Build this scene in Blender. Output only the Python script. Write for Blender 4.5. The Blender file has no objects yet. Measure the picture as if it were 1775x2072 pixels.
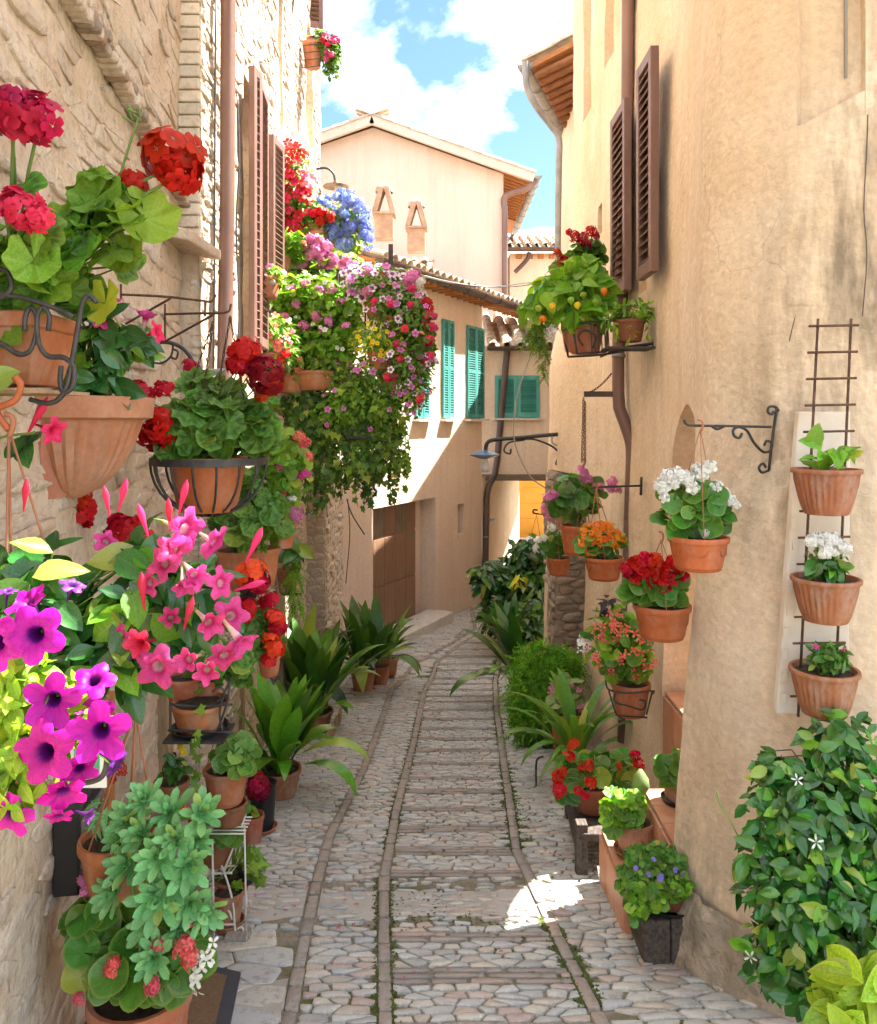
import bpy, bmesh, math, random
import numpy as np
from mathutils import Vector, Matrix, noise as mnoise
random.seed(11)
SC = bpy.context.scene
C = SC.collection
# ------------------------------------------------------------------ camera, sky, sun, exposure
F, CX, HY, CZ = 1600.0, 887.0, 850.0, 1.5          # lens measured in photo units, eye height
cam = bpy.data.cameras.new('camera'); camo = bpy.data.objects.new('camera', cam); C.objects.link(camo)
camo.location = (0, 0, CZ); camo.rotation_euler = (math.radians(90), 0, 0)
cam.sensor_fit = 'VERTICAL'; cam.sensor_height = 36; cam.lens = 36 * F / 2072
cam.shift_y = -(1036 - HY) / 2072; cam.shift_x = (887.5 - CX) / 2072
cam.clip_start = .05; cam.clip_end = 2000
SC.camera = camo
SUN_EL, SUN_AZ = 58.5, 22.0                         # azimuth from +X towards +Y
sdir = Vector((math.cos(math.radians(SUN_EL)) * math.cos(math.radians(SUN_AZ)),
               math.cos(math.radians(SUN_EL)) * math.sin(math.radians(SUN_AZ)), math.sin(math.radians(SUN_EL))))
sl = bpy.data.lights.new('sun', 'SUN'); sl.energy = 3.7; sl.angle = math.radians(.5); sl.color = (1, .965, .90)
so = bpy.data.objects.new('sun', sl); C.objects.link(so); so.location = (6, 6, 14)
so.rotation_euler = sdir.to_track_quat('Z', 'Y').to_euler()
W = bpy.data.worlds.new('World'); SC.world = W; W.use_nodes = True
nt = W.node_tree; nt.nodes.clear()
def N(t, ty, **kw):
    n = t.nodes.new(ty)
    for k, v in kw.items():
        if k.startswith('i_'):
            key = k[2:]
            n.inputs[int(key) if key.isdigit() else key].default_value = v
        else: setattr(n, k, v)
    return n
sky = N(nt, 'ShaderNodeTexSky', sky_type='NISHITA', sun_disc=False, sun_elevation=math.radians(SUN_EL),
        sun_rotation=math.radians(90 - SUN_AZ), air_density=1.0, dust_density=.6, ozone_density=2.0)
tc = N(nt, 'ShaderNodeTexCoord'); mp = N(nt, 'ShaderNodeMapping'); mp.inputs['Scale'].default_value = (1, 1, 1.5)
mp.inputs['Location'].default_value = (.33, .1, .47)
nt.links.new(tc.outputs['Generated'], mp.inputs['Vector'])
cn = N(nt, 'ShaderNodeTexNoise', i_Scale=4.2, i_Detail=9, i_Roughness=.56, i_Distortion=.15)
nt.links.new(mp.outputs[0], cn.inputs['Vector'])
cr = N(nt, 'ShaderNodeValToRGB'); cr.color_ramp.elements[0].position = .43; cr.color_ramp.elements[1].position = .60
nt.links.new(cn.outputs[0], cr.inputs[0])
cn2 = N(nt, 'ShaderNodeTexNoise', i_Scale=11, i_Detail=6); nt.links.new(mp.outputs[0], cn2.inputs['Vector'])
cr2 = N(nt, 'ShaderNodeValToRGB'); cr2.color_ramp.elements[0].position = .3; cr2.color_ramp.elements[1].position = .65
cr2.color_ramp.elements[0].color = (2.1, 2.5, 3.0, 1); cr2.color_ramp.elements[1].color = (4.8, 4.8, 4.8, 1)
nt.links.new(cn2.outputs[0], cr2.inputs[0])
mx = N(nt, 'ShaderNodeMixRGB'); nt.links.new(cr.outputs[0], mx.inputs[0])
hs = N(nt, 'ShaderNodeHueSaturation', i_Saturation=1.12, i_Value=.30)
nt.links.new(sky.outputs[0], hs.inputs['Color'])
nt.links.new(hs.outputs[0], mx.inputs[1]); nt.links.new(cr2.outputs[0], mx.inputs[2])
bg = N(nt, 'ShaderNodeBackground', i_Strength=.125); ow = N(nt, 'ShaderNodeOutputWorld')
nt.links.new(mx.outputs[0], bg.inputs[0]); nt.links.new(bg.outputs[0], ow.inputs[0])
SC.view_settings.view_transform = 'Standard'; SC.view_settings.look = 'None'
SC.view_settings.exposure = 3.1; SC.view_settings.gamma = 1.0; SC.view_settings.use_curve_mapping = False
SC.render.engine = 'CYCLES'
SC.cycles.max_bounces = 5; SC.cycles.diffuse_bounces = 4; SC.cycles.glossy_bounces = 2; SC.cycles.transmission_bounces = 4
SC.cycles.use_denoising = True; SC.cycles.use_adaptive_sampling = True; SC.cycles.adaptive_threshold = .03; SC.cycles.sample_clamp_indirect = 8
# ------------------------------------------------------------------ helpers
def V(*a): return Vector(a)
def P(px, py, d): return Vector(((px - CX) / F * d, d, CZ - (py - HY) / F * d))
def S(px, d): return px * d / F
def gz(y):
    if y < 8.5: return -.153 * y
    return -1.3005 - .045 * (y - 8.5) if y < 14 else -1.548
def GP(px, py):
    a, b = 1.0, 40.0
    t = (py - HY) / F
    for _ in range(50):
        m = (a + b) / 2
        if (CZ - gz(m)) / m > t: a = m
        else: b = m
    return Vector(((px - CX) / F * a, a, gz(a)))
ORG = {}
def org(o): return ORG.get(o.name, Vector((0, 0, 0))) if o else Vector((0, 0, 0))
def tag(o, label=None, cat=None, group=None, kind=None):
    if label: o['label'] = label
    if cat: o['category'] = cat
    if group: o['group'] = group
    if kind: o['kind'] = kind
    return o
def thing(name, label, cat, loc, group=None, kind=None):
    o = bpy.data.objects.new(name, None); C.objects.link(o); o.location = loc; o.empty_display_size = .05
    ORG[o.name] = Vector(loc)
    return tag(o, label, cat, group, kind)
def frame(t, n):
    y = t.normalized(); z = n - y * n.dot(y)
    if z.length < 1e-4: z = y.orthogonal()
    z.normalize(); x = y.cross(z)
    return Matrix((x, y, z)).transposed()
def link(name, me, parent=None, o0=None):
    o = bpy.data.objects.new(name, me); C.objects.link(o)
    if parent: o.parent = parent; ORG[o.name] = org(parent)
    elif o0 is not None: o.location = o0; ORG[o.name] = Vector(o0)
    return o
class MB:
    def __init__(s): s.v = []; s.f = []
    def add(s, vs, fs):
        k = len(s.v); s.v += [Vector(q) for q in vs]; s.f += [tuple(i + k for i in q) for q in fs]; return s
    def box(s, c, size, M=None):
        c = Vector(c); hx, hy, hz = [q / 2 for q in size]
        vs = [Vector((x, y, z)) for x in (-hx, hx) for y in (-hy, hy) for z in (-hz, hz)]
        if M is not None: vs = [M @ q for q in vs]
        return s.add([c + q for q in vs], [(0, 1, 3, 2), (4, 6, 7, 5), (0, 4, 5, 1), (2, 3, 7, 6), (0, 2, 6, 4), (1, 5, 7, 3)])
    def tube(s, pts, r, n=6, r2=None, caps=True, flat=None):
        pts = [Vector(q) for q in pts]; m = len(pts); k = len(s.v)
        t = (pts[1] - pts[0]).normalized(); nn = t.orthogonal().normalized()
        for i, p in enumerate(pts):
            if i == 0: tt = pts[1] - pts[0]
            elif i == m - 1: tt = pts[-1] - pts[-2]
            else: tt = pts[i + 1] - pts[i - 1]
            tt = tt.normalized() if tt.length > 1e-9 else t
            nn = nn - tt * nn.dot(tt)
            nn = nn.normalized() if nn.length > 1e-6 else tt.orthogonal().normalized()
            b = tt.cross(nn); rr = r if r2 is None else r + (r2 - r) * i / (m - 1)
            for j in range(n):
                a = 2 * math.pi * j / n
                s.v.append(p + nn * (rr * math.cos(a)) + b * (rr * math.sin(a)))
            t = tt
        for i in range(m - 1):
            for j in range(n):
                j2 = (j + 1) % n
                s.f.append((k + i * n + j, k + i * n + j2, k + (i + 1) * n + j2, k + (i + 1) * n + j))
        if caps:
            s.f.append(tuple(k + j for j in reversed(range(n)))); s.f.append(tuple(k + (m - 1) * n + j for j in range(n)))
        return s
    def lathe(s, prof, c, n=24, rib=None, M=None, a0=0, a1=2 * math.pi):
        k = len(s.v); c = Vector(c); full = abs(a1 - a0 - 2 * math.pi) < 1e-6; m = n if full else n + 1
        for i, (r, z) in enumerate(prof):
            for j in range(m):
                a = a0 + (a1 - a0) * j / n
                rr = r
                if rib and r > 0: rr = r * (1 + rib[1] * math.cos(rib[0] * a) * rib[2](i))
                q = Vector((rr * math.cos(a), rr * math.sin(a), z))
                if M is not None: q = M @ q
                s.v.append(c + q)
        for i in range(len(prof) - 1):
            for j in range(n):
                j2 = (j + 1) % m
                s.f.append((k + i * m + j, k + i * m + j2, k + (i + 1) * m + j2, k + (i + 1) * m + j))
        return s
    def prism(s, poly, n):                      # closed 3-D polygon pushed along n
        k = len(poly); a = [Vector(q) for q in poly]; n = Vector(n)
        return s.add(a + [q + n for q in a], [tuple(range(k))[::-1], tuple(range(k, 2 * k))] +
                     [(i, (i + 1) % k, k + (i + 1) % k, k + i) for i in range(k)])
    def build(s, name, mat, parent=None, smooth=False, bev=0, kind=None, ang=None, rnd=None):
        if parent: o0 = org(parent)
        else:
            a = np.array([tuple(q) for q in s.v]); o0 = Vector(((a[:, 0].min() + a[:, 0].max()) / 2, (a[:, 1].min() + a[:, 1].max()) / 2, a[:, 2].min()))
        me = bpy.data.meshes.new(name); me.from_pydata([tuple(q - o0) for q in s.v], [], s.f)
        me.materials.append(mat)
        if smooth or ang:
            me.polygons.foreach_set('use_smooth', [True] * len(me.polygons))
            if ang: me.set_sharp_from_angle(angle=math.radians(ang))
        if rnd is not None:
            at = me.attributes.new('rnd', 'FLOAT', 'POINT'); at.data.foreach_set('value', rnd)
        me.update()
        o = link(name, me, parent, o0)
        if bev:
            b = o.modifiers.new('bevel', 'BEVEL'); b.width = bev; b.segments = 2; b.limit_method = 'ANGLE'
        if kind: o['kind'] = kind
        return o
def curve3(pts, n=8):                            # Catmull-Rom through points
    pts = [Vector(p) for p in pts]; out = []
    q = [pts[0] * 2 - pts[1]] + pts + [pts[-1] * 2 - pts[-2]]
    for i in range(1, len(q) - 2):
        for k in range(n):
            t = k / n; a, b, c, d = q[i - 1], q[i], q[i + 1], q[i + 2]
            out.append(.5 * ((2 * b) + (c - a) * t + (2 * a - 5 * b + 4 * c - d) * t * t + (3 * b - a - 3 * c + d) * t ** 3))
    out.append(pts[-1]); return out
def scroll(c, r, a0, turns, u, v, n=18, shrink=.25):     # flat spiral in the plane u,v
    return [Vector(c) + (u * math.cos(a0 + turns * 6.283 * i / n) + v * math.sin(a0 + turns * 6.283 * i / n)) * r * (1 - (1 - shrink) * i / n) for i in range(n + 1)]
# ------------------------------------------------------------------ materials
MT = {}
def rndnode(t):
    oi = N(t, 'ShaderNodeObjectInfo'); at = N(t, 'ShaderNodeAttribute', attribute_name='rnd')
    ad = N(t, 'ShaderNodeMath', operation='ADD'); fr = N(t, 'ShaderNodeMath', operation='FRACT')
    t.links.new(oi.outputs['Random'], ad.inputs[0]); t.links.new(at.outputs['Fac'], ad.inputs[1]); t.links.new(ad.outputs[0], fr.inputs[0])
    return fr.outputs[0]
def mixc(t, fac, a, b, mode='MIX'):
    m = N(t, 'ShaderNodeMixRGB', blend_type=mode)
    for i, q in enumerate((fac, a, b)):
        if isinstance(q, (int, float)): m.inputs[i].default_value = q
        elif isinstance(q, tuple): m.inputs[i].default_value = (*q[:3], 1)
        else: t.links.new(q, m.inputs[i])
    return m.outputs[0]
def ramp(t, fac, stops, interp='LINEAR'):
    r = N(t, 'ShaderNodeValToRGB'); r.color_ramp.interpolation = interp
    e = r.color_ramp.elements
    while len(e) > 1: e.remove(e[-1])
    e[0].position = stops[0][0]; e[0].color = (*stops[0][1], 1) if isinstance(stops[0][1], tuple) else (stops[0][1],) * 3 + (1,)
    for p, c in stops[1:]:
        q = e.new(p); q.color = (*c, 1) if isinstance(c, tuple) else (c, c, c, 1)
    t.links.new(fac, r.inputs[0]); return r.outputs[0]
def tex(t, vec, scale, detail=3, rough=.55, stretch=None, dist=0, kind='ShaderNodeTexNoise', loc=None):
    if stretch or loc:
        m = N(t, 'ShaderNodeMapping'); m.inputs['Scale'].default_value = stretch or (1, 1, 1); m.inputs['Location'].default_value = loc or (0, 0, 0)
        t.links.new(vec, m.inputs['Vector']); vec = m.outputs[0]
    n = N(t, kind); n.inputs['Scale'].default_value = scale
    if kind == 'ShaderNodeTexNoise':
        n.inputs['Detail'].default_value = detail; n.inputs['Roughness'].default_value = rough; n.inputs['Distortion'].default_value = dist
    t.links.new(vec, n.inputs['Vector']); return n.outputs[0]
def mk(name, col, col2=None, rough=.7, nscale=8, contrast=(.35, .65), var=0, hvar=0, bump=None, metal=0, spec=.4, trans=0, transcol=None,
       palette=None, stretch=None, extra=None, coat=0, bd=2):
    m = bpy.data.materials.new(name); m.use_nodes = True; t = m.node_tree; t.nodes.clear(); MT[name] = m
    tcn = N(t, 'ShaderNodeTexCoord'); vec = tcn.outputs['Object']
    out = N(t, 'ShaderNodeOutputMaterial'); b = N(t, 'ShaderNodeBsdfPrincipled')
    b.inputs['Roughness'].default_value = rough; b.inputs['Metallic'].default_value = metal; b.inputs['Specular IOR Level'].default_value = spec
    b.inputs['Coat Weight'].default_value = coat
    r = rndnode(t)
    c = ramp(t, r, palette, 'LINEAR') if palette else None
    if c is None:
        rg = N(t, 'ShaderNodeRGB'); rg.outputs[0].default_value = (*col, 1); c = rg.outputs[0]
    if col2:
        f = ramp(t, tex(t, vec, nscale, stretch=stretch), [(contrast[0], 0.), (contrast[1], 1.)])
        c = mixc(t, f, c, col2)
    if extra: c = extra(t, vec, c, tcn)
    if var or hvar:
        h = N(t, 'ShaderNodeHueSaturation'); mr = N(t, 'ShaderNodeMapRange', i_3=1 - var, i_4=1 + var); t.links.new(r, mr.inputs[0]); t.links.new(mr.outputs[0], h.inputs['Value'])
        if hvar:
            m7 = N(t, 'ShaderNodeMath', operation='MULTIPLY', i_1=7.13); f7 = N(t, 'ShaderNodeMath', operation='FRACT'); mr2 = N(t, 'ShaderNodeMapRange', i_3=.5 - hvar, i_4=.5 + hvar)
            t.links.new(r, m7.inputs[0]); t.links.new(m7.outputs[0], f7.inputs[0]); t.links.new(f7.outputs[0], mr2.inputs[0]); t.links.new(mr2.outputs[0], h.inputs['Hue'])
        t.links.new(c, h.inputs['Color']); c = h.outputs[0]
    t.links.new(c, b.inputs['Base Color'])
    if bump:
        hh = None
        for sc_, st_ in bump:
            bp = N(t, 'ShaderNodeBump', i_Strength=1.0, i_Distance=st_)
            t.links.new(tex(t, vec, sc_, bd, .65, stretch=stretch), bp.inputs['Height'])
            if hh is not None: t.links.new(hh, bp.inputs['Normal'])
            hh = bp.outputs[0]
        t.links.new(hh, b.inputs['Normal'])
    sh = b.outputs[0]
    if trans:
        tb = N(t, 'ShaderNodeBsdfTranslucent'); ms = N(t, 'ShaderNodeMixShader', i_0=trans)
        if transcol: t.links.new(mixc(t, 1.0, c, transcol, 'MULTIPLY'), tb.inputs[0])
        else: t.links.new(c, tb.inputs[0])
        t.links.new(sh, ms.inputs[1]); t.links.new(tb.outputs[0], ms.inputs[2]); sh = ms.outputs[0]
    t.links.new(sh, out.inputs[0]); return m
def leafx(vein, vamt=.6, mode='mid', edge=None, side=9.0, ringc=None):
    def f(t, vec, c, tcn):
        sx = N(t, 'ShaderNodeSeparateXYZ'); t.links.new(tcn.outputs['UV'], sx.inputs[0])
        def mth(op, a, b=None):
            n = N(t, 'ShaderNodeMath', operation=op)
            for i, q in enumerate((a, b)):
                if q is None: continue
                if isinstance(q, (int, float)): n.inputs[i].default_value = q
                else: t.links.new(q, n.inputs[i])
            return n.outputs[0]
        if mode == 'mid':
            au = mth('ABSOLUTE', mth('SUBTRACT', sx.outputs[0], .5))
            mid = ramp(t, au, [(.0, 1.), (.045, 0.)])
            ph = mth('SUBTRACT', mth('MULTIPLY', sx.outputs[1], side), mth('MULTIPLY', au, side * .9))
            sv = ramp(t, mth('ABSOLUTE', mth('SUBTRACT', mth('FRACT', ph), .5)), [(.0, .55), (.10, 0.)])
            vv = mth('MAXIMUM', mid, sv)
        elif mode == 'long':
            vv = ramp(t, mth('ABSOLUTE', mth('SUBTRACT', mth('FRACT', mth('MULTIPLY', sx.outputs[0], side)), .5)), [(.0, .7), (.28, 0.)])
        else:
            vv = ramp(t, mth('ABSOLUTE', mth('SUBTRACT', mth('FRACT', mth('MULTIPLY', sx.outputs[0], side)), .5)), [(.0, .8), (.09, 0.)])
            if ringc:
                rg = ramp(t, sx.outputs[1], [(.42, 0.), (.56, .75), (.66, .75), (.78, 0.)]); c = mixc(t, rg, c, ringc)
        fac = mth('MULTIPLY', vv, vamt); c = mixc(t, fac, c, vein)
        if edge is not None:
            if mode == 'mid': e = ramp(t, au, [(.36, 0.), (.5, .8)])
            else: e = ramp(t, sx.outputs[1], [(.82, 0.), (1., .8)])
            c = mixc(t, e, c, edge)
        return c
    return f
def radx(stops):                                 # petal colour from throat (0) to rim (1)
    def f(t, vec, c, tcn):
        sx = N(t, 'ShaderNodeSeparateXYZ'); t.links.new(tcn.outputs['UV'], sx.inputs[0])
        c = ramp(t, sx.outputs[1], stops)
        m = N(t, 'ShaderNodeMapping'); m.inputs['Scale'].default_value = (70, 2.2, 1); t.links.new(tcn.outputs['UV'], m.inputs['Vector'])
        n = N(t, 'ShaderNodeTexNoise', i_Scale=1.0, i_Detail=2); t.links.new(m.outputs[0], n.inputs['Vector'])
        c = mixc(t, 1.0, c, ramp(t, n.outputs[0], [(.3, .72), (.62, 1.06)]), 'MULTIPLY')
        return mixc(t, 1.0, c, ramp(t, tex(t, vec, 60, 2), [(.3, .8), (.6, 1.05)]), 'MULTIPLY')
    return f
def leafmat(name, col, rough=.42, var=.3, hvar=.02, trans=.3, tcol=(1.5, 1.45, .5), spec=.4, **kw):
    col = (col[0] * 1.12, col[1] * 1.22, col[2] * .8)
    return mk(name, col, tuple(q * .62 for q in col), rough=rough, nscale=22, contrast=(.4, .75), var=var, hvar=hvar, trans=trans, transcol=tcol, spec=spec,
              extra=(lambda t, vec, c, tcn: mixc(t, ramp(t, rndnode(t), [(.925, 0.), (.96, .5)]), leafx(**kw)(t, vec, c, tcn) if kw else c, (.34, .33, .045))))
leafmat('leaf_geranium', (.095, .205, .028), rough=.55, vein=(.22, .36, .10), mode='rad', side=7, ringc=(.05, .11, .02), edge=(.16, .28, .06))
leafmat('leaf_geranium_light', (.17, .31, .04), rough=.55, trans=.4, vein=(.28, .42, .12), mode='rad', side=7)
leafmat('leaf_mandevilla', (.035, .125, .035), rough=.24, spec=.6, trans=.2, vein=(.10, .22, .08), vamt=.5, side=8)
leafmat('leaf_young', (.14, .32, .03), rough=.32, trans=.35, vein=(.24, .42, .10), side=8)
leafmat('leaf_begonia', (.07, .19, .03), rough=.35, vein=(.16, .28, .08), mode='rad', side=6, edge=(.20, .30, .06), vamt=.4)
leafmat('leaf_petunia', (.24, .36, .03), rough=.55, trans=.4, vein=(.5, .58, .16), side=6)
leafmat('leaf_ivy', (.055, .125, .022), rough=.45, trans=.28, var=.5)
leafmat('leaf_ivy_light', (.14, .24, .04), rough=.45, trans=.4, var=.5)
leafmat('leaf_aspidistra', (.05, .135, .025), rough=.3, spec=.55, trans=.2, vein=(.07, .17, .03), mode='long', side=9, vamt=.5, var=.35)
leafmat('leaf_aspidistra_light', (.10, .25, .02), rough=.32, spec=.55, trans=.28, vein=(.26, .42, .06), mode='long', side=9, vamt=.6, var=.35)
leafmat('leaf_strap', (.12, .25, .045), rough=.35, trans=.25, vein=(.16, .3, .07), mode='long', side=7, var=.25)
leafmat('leaf_jasmine', (.036, .125, .022), rough=.26, spec=.5, trans=.15, vein=(.05, .15, .04), side=7, var=.45)
leafmat('leaf_jasmine_young', (.13, .33, .03), rough=.3, trans=.35, vein=(.22, .42, .08), side=7)
leafmat('leaf_aucuba', (.028, .085, .02), rough=.25, spec=.55, trans=.15, vein=(.07, .16, .03), side=7, var=.5)
leafmat('leaf_yellow', (.55, .5, .03), rough=.4, trans=.3, vein=(.6, .6, .1), side=7)
leafmat('leaf_fern', (.13, .31, .02), rough=.6, trans=.35, var=.4)
leafmat('leaf_physalis', (.19, .36, .03), rough=.5, trans=.45, vein=(.28, .45, .10), side=7)
leafmat('leaf_aeonium', (.20, .42, .25), rough=.42, trans=.18, tcol=(1.1, 1.3, .8), var=.2, hvar=.015, spec=.4)
leafmat('leaf_campanula', (.09, .20, .035), rough=.5, trans=.3, var=.4)
leafmat('leaf_hosta', (.34, .46, .04), rough=.4, trans=.35, vein=(.14, .26, .02), vamt=.5, side=6, edge=(.5, .56, .07))
leafmat('leaf_cyclamen', (.12, .25, .05), rough=.45, trans=.25, vein=(.3, .42, .2), mode='rad', side=8, edge=(.22, .36, .09))
leafmat('leaf_grey', (.22, .29, .16), rough=.6, trans=.25, var=.25)
leafmat('leaf_purple', (.05, .035, .075), rough=.45, trans=.1)
leafmat('leaf_succulent', (.12, .20, .05), rough=.4, trans=.25, var=.35)
def petal(name, stops, trans=.28, rough=.5, var=.18, hvar=.012):
    return mk(name, (1, 1, 1), rough=rough, var=var, hvar=hvar, trans=trans, spec=.25, extra=radx(stops))
petal('petal_red', [(0, (.25, .003, .004)), (.4, (.52, .004, .006)), (1, (.62, .007, .008))])
petal('petal_crimson', [(0, (.5, .25, .3)), (.18, (.36, .003, .03)), (1, (.56, .008, .06))])
petal('petal_darkred', [(0, (.12, .002, .012)), (1, (.30, .004, .03))])
petal('petal_pink', [(0, (.70, .55, .2)), (.12, (.80, .50, .55)), (.22, (.50, .015, .12)), (.5, (.64, .045, .22)), (1, (.68, .075, .27))], var=.15, trans=.2)
petal('petal_hotpink', [(0, (.5, .02, .06)), (.3, (.74, .02, .10)), (1, (.80, .05, .17))])
petal('petal_magenta', [(0, (.04, .002, .06)), (.16, (.12, .004, .16)), (.3, (.40, .004, .24)), (1, (.52, .008, .36))], hvar=.02, trans=.2)
petal('petal_purple', [(0, (.06, .01, .09)), (1, (.16, .03, .24))])
petal('petal_rose', [(0, (.75, .3, .5)), (1, (.80, .22, .48))], hvar=.02)
petal('petal_lilac', [(0, (.14, .01, .16)), (.45, (.30, .05, .28)), (.62, (.85, .78, .84)), (1, (.9, .86, .9))])
petal('petal_violet_pink', [(0, (.4, .03, .3)), (.35, (.6, .1, .45)), (1, (.76, .30, .64))])
petal('petal_blue', [(0, (.30, .36, .75)), (1, (.20, .30, .80))], var=.3)
petal('petal_white', [(0, (.75, .7, .3)), (.2, (.86, .85, .76)), (1, (.88, .87, .82))], var=.06)
petal('petal_yellow', [(0, (.65, .25, .01)), (.3, (.85, .62, .02)), (1, (.88, .74, .04))], var=.08)
petal('petal_orange', [(0, (.75, .30, .02)), (1, (.85, .20, .012))], var=.15, hvar=.02)
petal('petal_coral', [(0, (.85, .5, .2)), (.3, (.82, .09, .08)), (1, (.86, .22, .18))], hvar=.02)
petal('petal_scarlet', [(0, (.8, .5, .05)), (.25, (.80, .05, .015)), (1, (.82, .03, .02))])
petal('petal_bell', [(0, (.3, .2, .7)), (1, (.32, .22, .75))])
mk('stem_green', (.14, .24, .05), rough=.5, var=.2)
mk('stem_brown', (.09, .06, .035), (.15, .11, .06), rough=.8, nscale=40)
def terra(name, c, c2, var=.08, stain=(.40, .30, .23), samt=.6, bmp=.0008, rough=.72):
    def ex(t, vec, col, tcn):
        f = ramp(t, tex(t, vec, 16, 6, .65, stretch=(1, 1, .5)), [(.48, 0.), (.70, samt)]); col = mixc(t, f, col, stain)
        f2 = ramp(t, tex(t, vec, 60, 4), [(.3, .88), (.7, 1.08)])
        return mixc(t, 1.0, col, f2, 'MULTIPLY')
    return mk(name, c, c2, rough=rough, nscale=9, var=var, hvar=.008, extra=ex, bump=[(90, bmp), (14, bmp * 2)])
terra('terracotta', (.36, .11, .042), (.43, .15, .065))
terra('terracotta_orange', (.40, .105, .026), (.45, .135, .038), samt=.28, bmp=.0004, rough=.55)
terra('terracotta_pale', (.46, .18, .10), (.52, .24, .15), samt=.4, bmp=.0006)
terra('terracotta_old', (.27, .095, .045), (.36, .13, .06), stain=(.42, .36, .30), samt=.5)
terra('terracotta_wet', (.20, .07, .03), (.27, .10, .045), stain=(.12, .07, .04), samt=.5)
mk('soil', (.035, .022, .014), (.07, .045, .028), rough=.95, nscale=60, bump=[(80, .004)])
mk('iron', (.022, .022, .024), (.05, .045, .04), rough=.55, nscale=40, spec=.5, bump=[(60, .0004)])
mk('iron_rust', (.06, .035, .025), (.14, .06, .03), rough=.8, nscale=50, bump=[(80, .0006)])
mk('iron_dark', (.035, .03, .03), (.07, .05, .045), rough=.65, nscale=30)
mk('wire_white', (.66, .62, .54), (.42, .32, .22), rough=.5, nscale=30, contrast=(.55, .75))
mk('copper_brown', (.16, .085, .065), (.22, .13, .10), rough=.42, nscale=5, metal=.25, stretch=(1, 1, .25), bump=[(30, .0008)])
mk('copper_dark', (.075, .048, .042), (.12, .08, .065), rough=.45, nscale=6, metal=.3, stretch=(1, 1, .3), bump=[(30, .0006)])
mk('zinc', (.20, .19, .18), (.30, .28, .26), rough=.5, nscale=6, metal=.5)
mk('shutter_brown', (.15, .080, .060), (.20, .11, .085), rough=.5, nscale=12, var=.06, stretch=(1, 1, .2))
mk('shutter_teal', (.045, .27, .235), (.10, .34, .30), rough=.6, nscale=7, var=.14, stretch=(1, 1, .3))
mk('wood_dark', (.045, .034, .028), (.10, .078, .06), rough=.85, nscale=14, stretch=(6, 1, 6), bump=[(30, .003)])
mk('wood_beam', (.20, .15, .10), (.12, .09, .06), rough=.8, nscale=10, stretch=(1, 8, 8), bump=[(30, .002)])
mk('wood_orange', (.42, .18, .06), (.32, .12, .035), rough=.7, nscale=8, var=.15, stretch=(1, 6, 6))
mk('wood_pale', (.42, .30, .17), (.30, .20, .11), rough=.8, nscale=10, stretch=(5, 5, 1), bump=[(30, .002)])
mk('garage_wood', (.25, .145, .085), (.20, .11, .065), rough=.55, nscale=5, stretch=(6, 6, .6), var=.05)
mk('glass_dark', (.03, .035, .035), rough=.08, spec=.6)
mk('curtain_glass', (.13, .10, .07), (.20, .16, .11), rough=.12, nscale=6, stretch=(6, 6, 1))
mk('white_stone', (.66, .61, .54), (.55, .5, .43), rough=.7, nscale=10)
mk('globe_glass', (.85, .84, .80), rough=.2, trans=.2)
mk('cable', (.33, .30, .26), rough=.6)
mk('cable_dark', (.05, .045, .04), rough=.6)
mk('plastic_black', (.02, .02, .022), rough=.35)
mk('lamp_blue', (.10, .15, .19), (.16, .2, .23), rough=.3, metal=.5, nscale=20)
mk('lamp_brown', (.16, .09, .05), (.24, .15, .09), rough=.45, metal=.3, nscale=20)
mk('sign_green', (.08, .42, .18), rough=.4); mk('sign_white', (.8, .8, .78), rough=.4); mk('sign_red', (.6, .06, .08), rough=.4)
mk('hanger', (.36, .14, .07), rough=.5)
mk('mat_coir', (.23, .145, .075), (.14, .085, .045), rough=1, nscale=140, contrast=(.3, .7), bump=[(220, .004)])
mk('mat_rubber', (.05, .055, .065), rough=.7)
mk('mat_print', (.035, .032, .03), rough=1, bump=[(220, .003)])
mk('step_tile', (.50, .22, .12), (.58, .30, .18), rough=.55, nscale=8, var=.1, bump=[(40, .0006)])
mk('grout', (.34, .26, .19), rough=.9)
mk('moss', (.06, .085, .015), (.10, .12, .03), rough=1, nscale=40, bump=[(90, .006)])
def tilex(t, vec, c, tcn):
    f = ramp(t, tex(t, vec, 9, 6), [(.45, 0.), (.7, .75)]); c = mixc(t, f, c, (.25, .235, .19))
    return mixc(t, ramp(t, tex(t, vec, 40, 4), [(.55, 0.), (.7, .5)]), c, (.12, .11, .08))
mk('roof_tile', (.5, .3, .2), rough=.85, extra=tilex, bump=[(30, .004)], palette=[(0, (.50, .36, .25)), (.3, (.62, .50, .38)), (.6, (.46, .30, .20)), (.8, (.66, .56, .44)), (1, (.40, .27, .19))])
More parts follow.
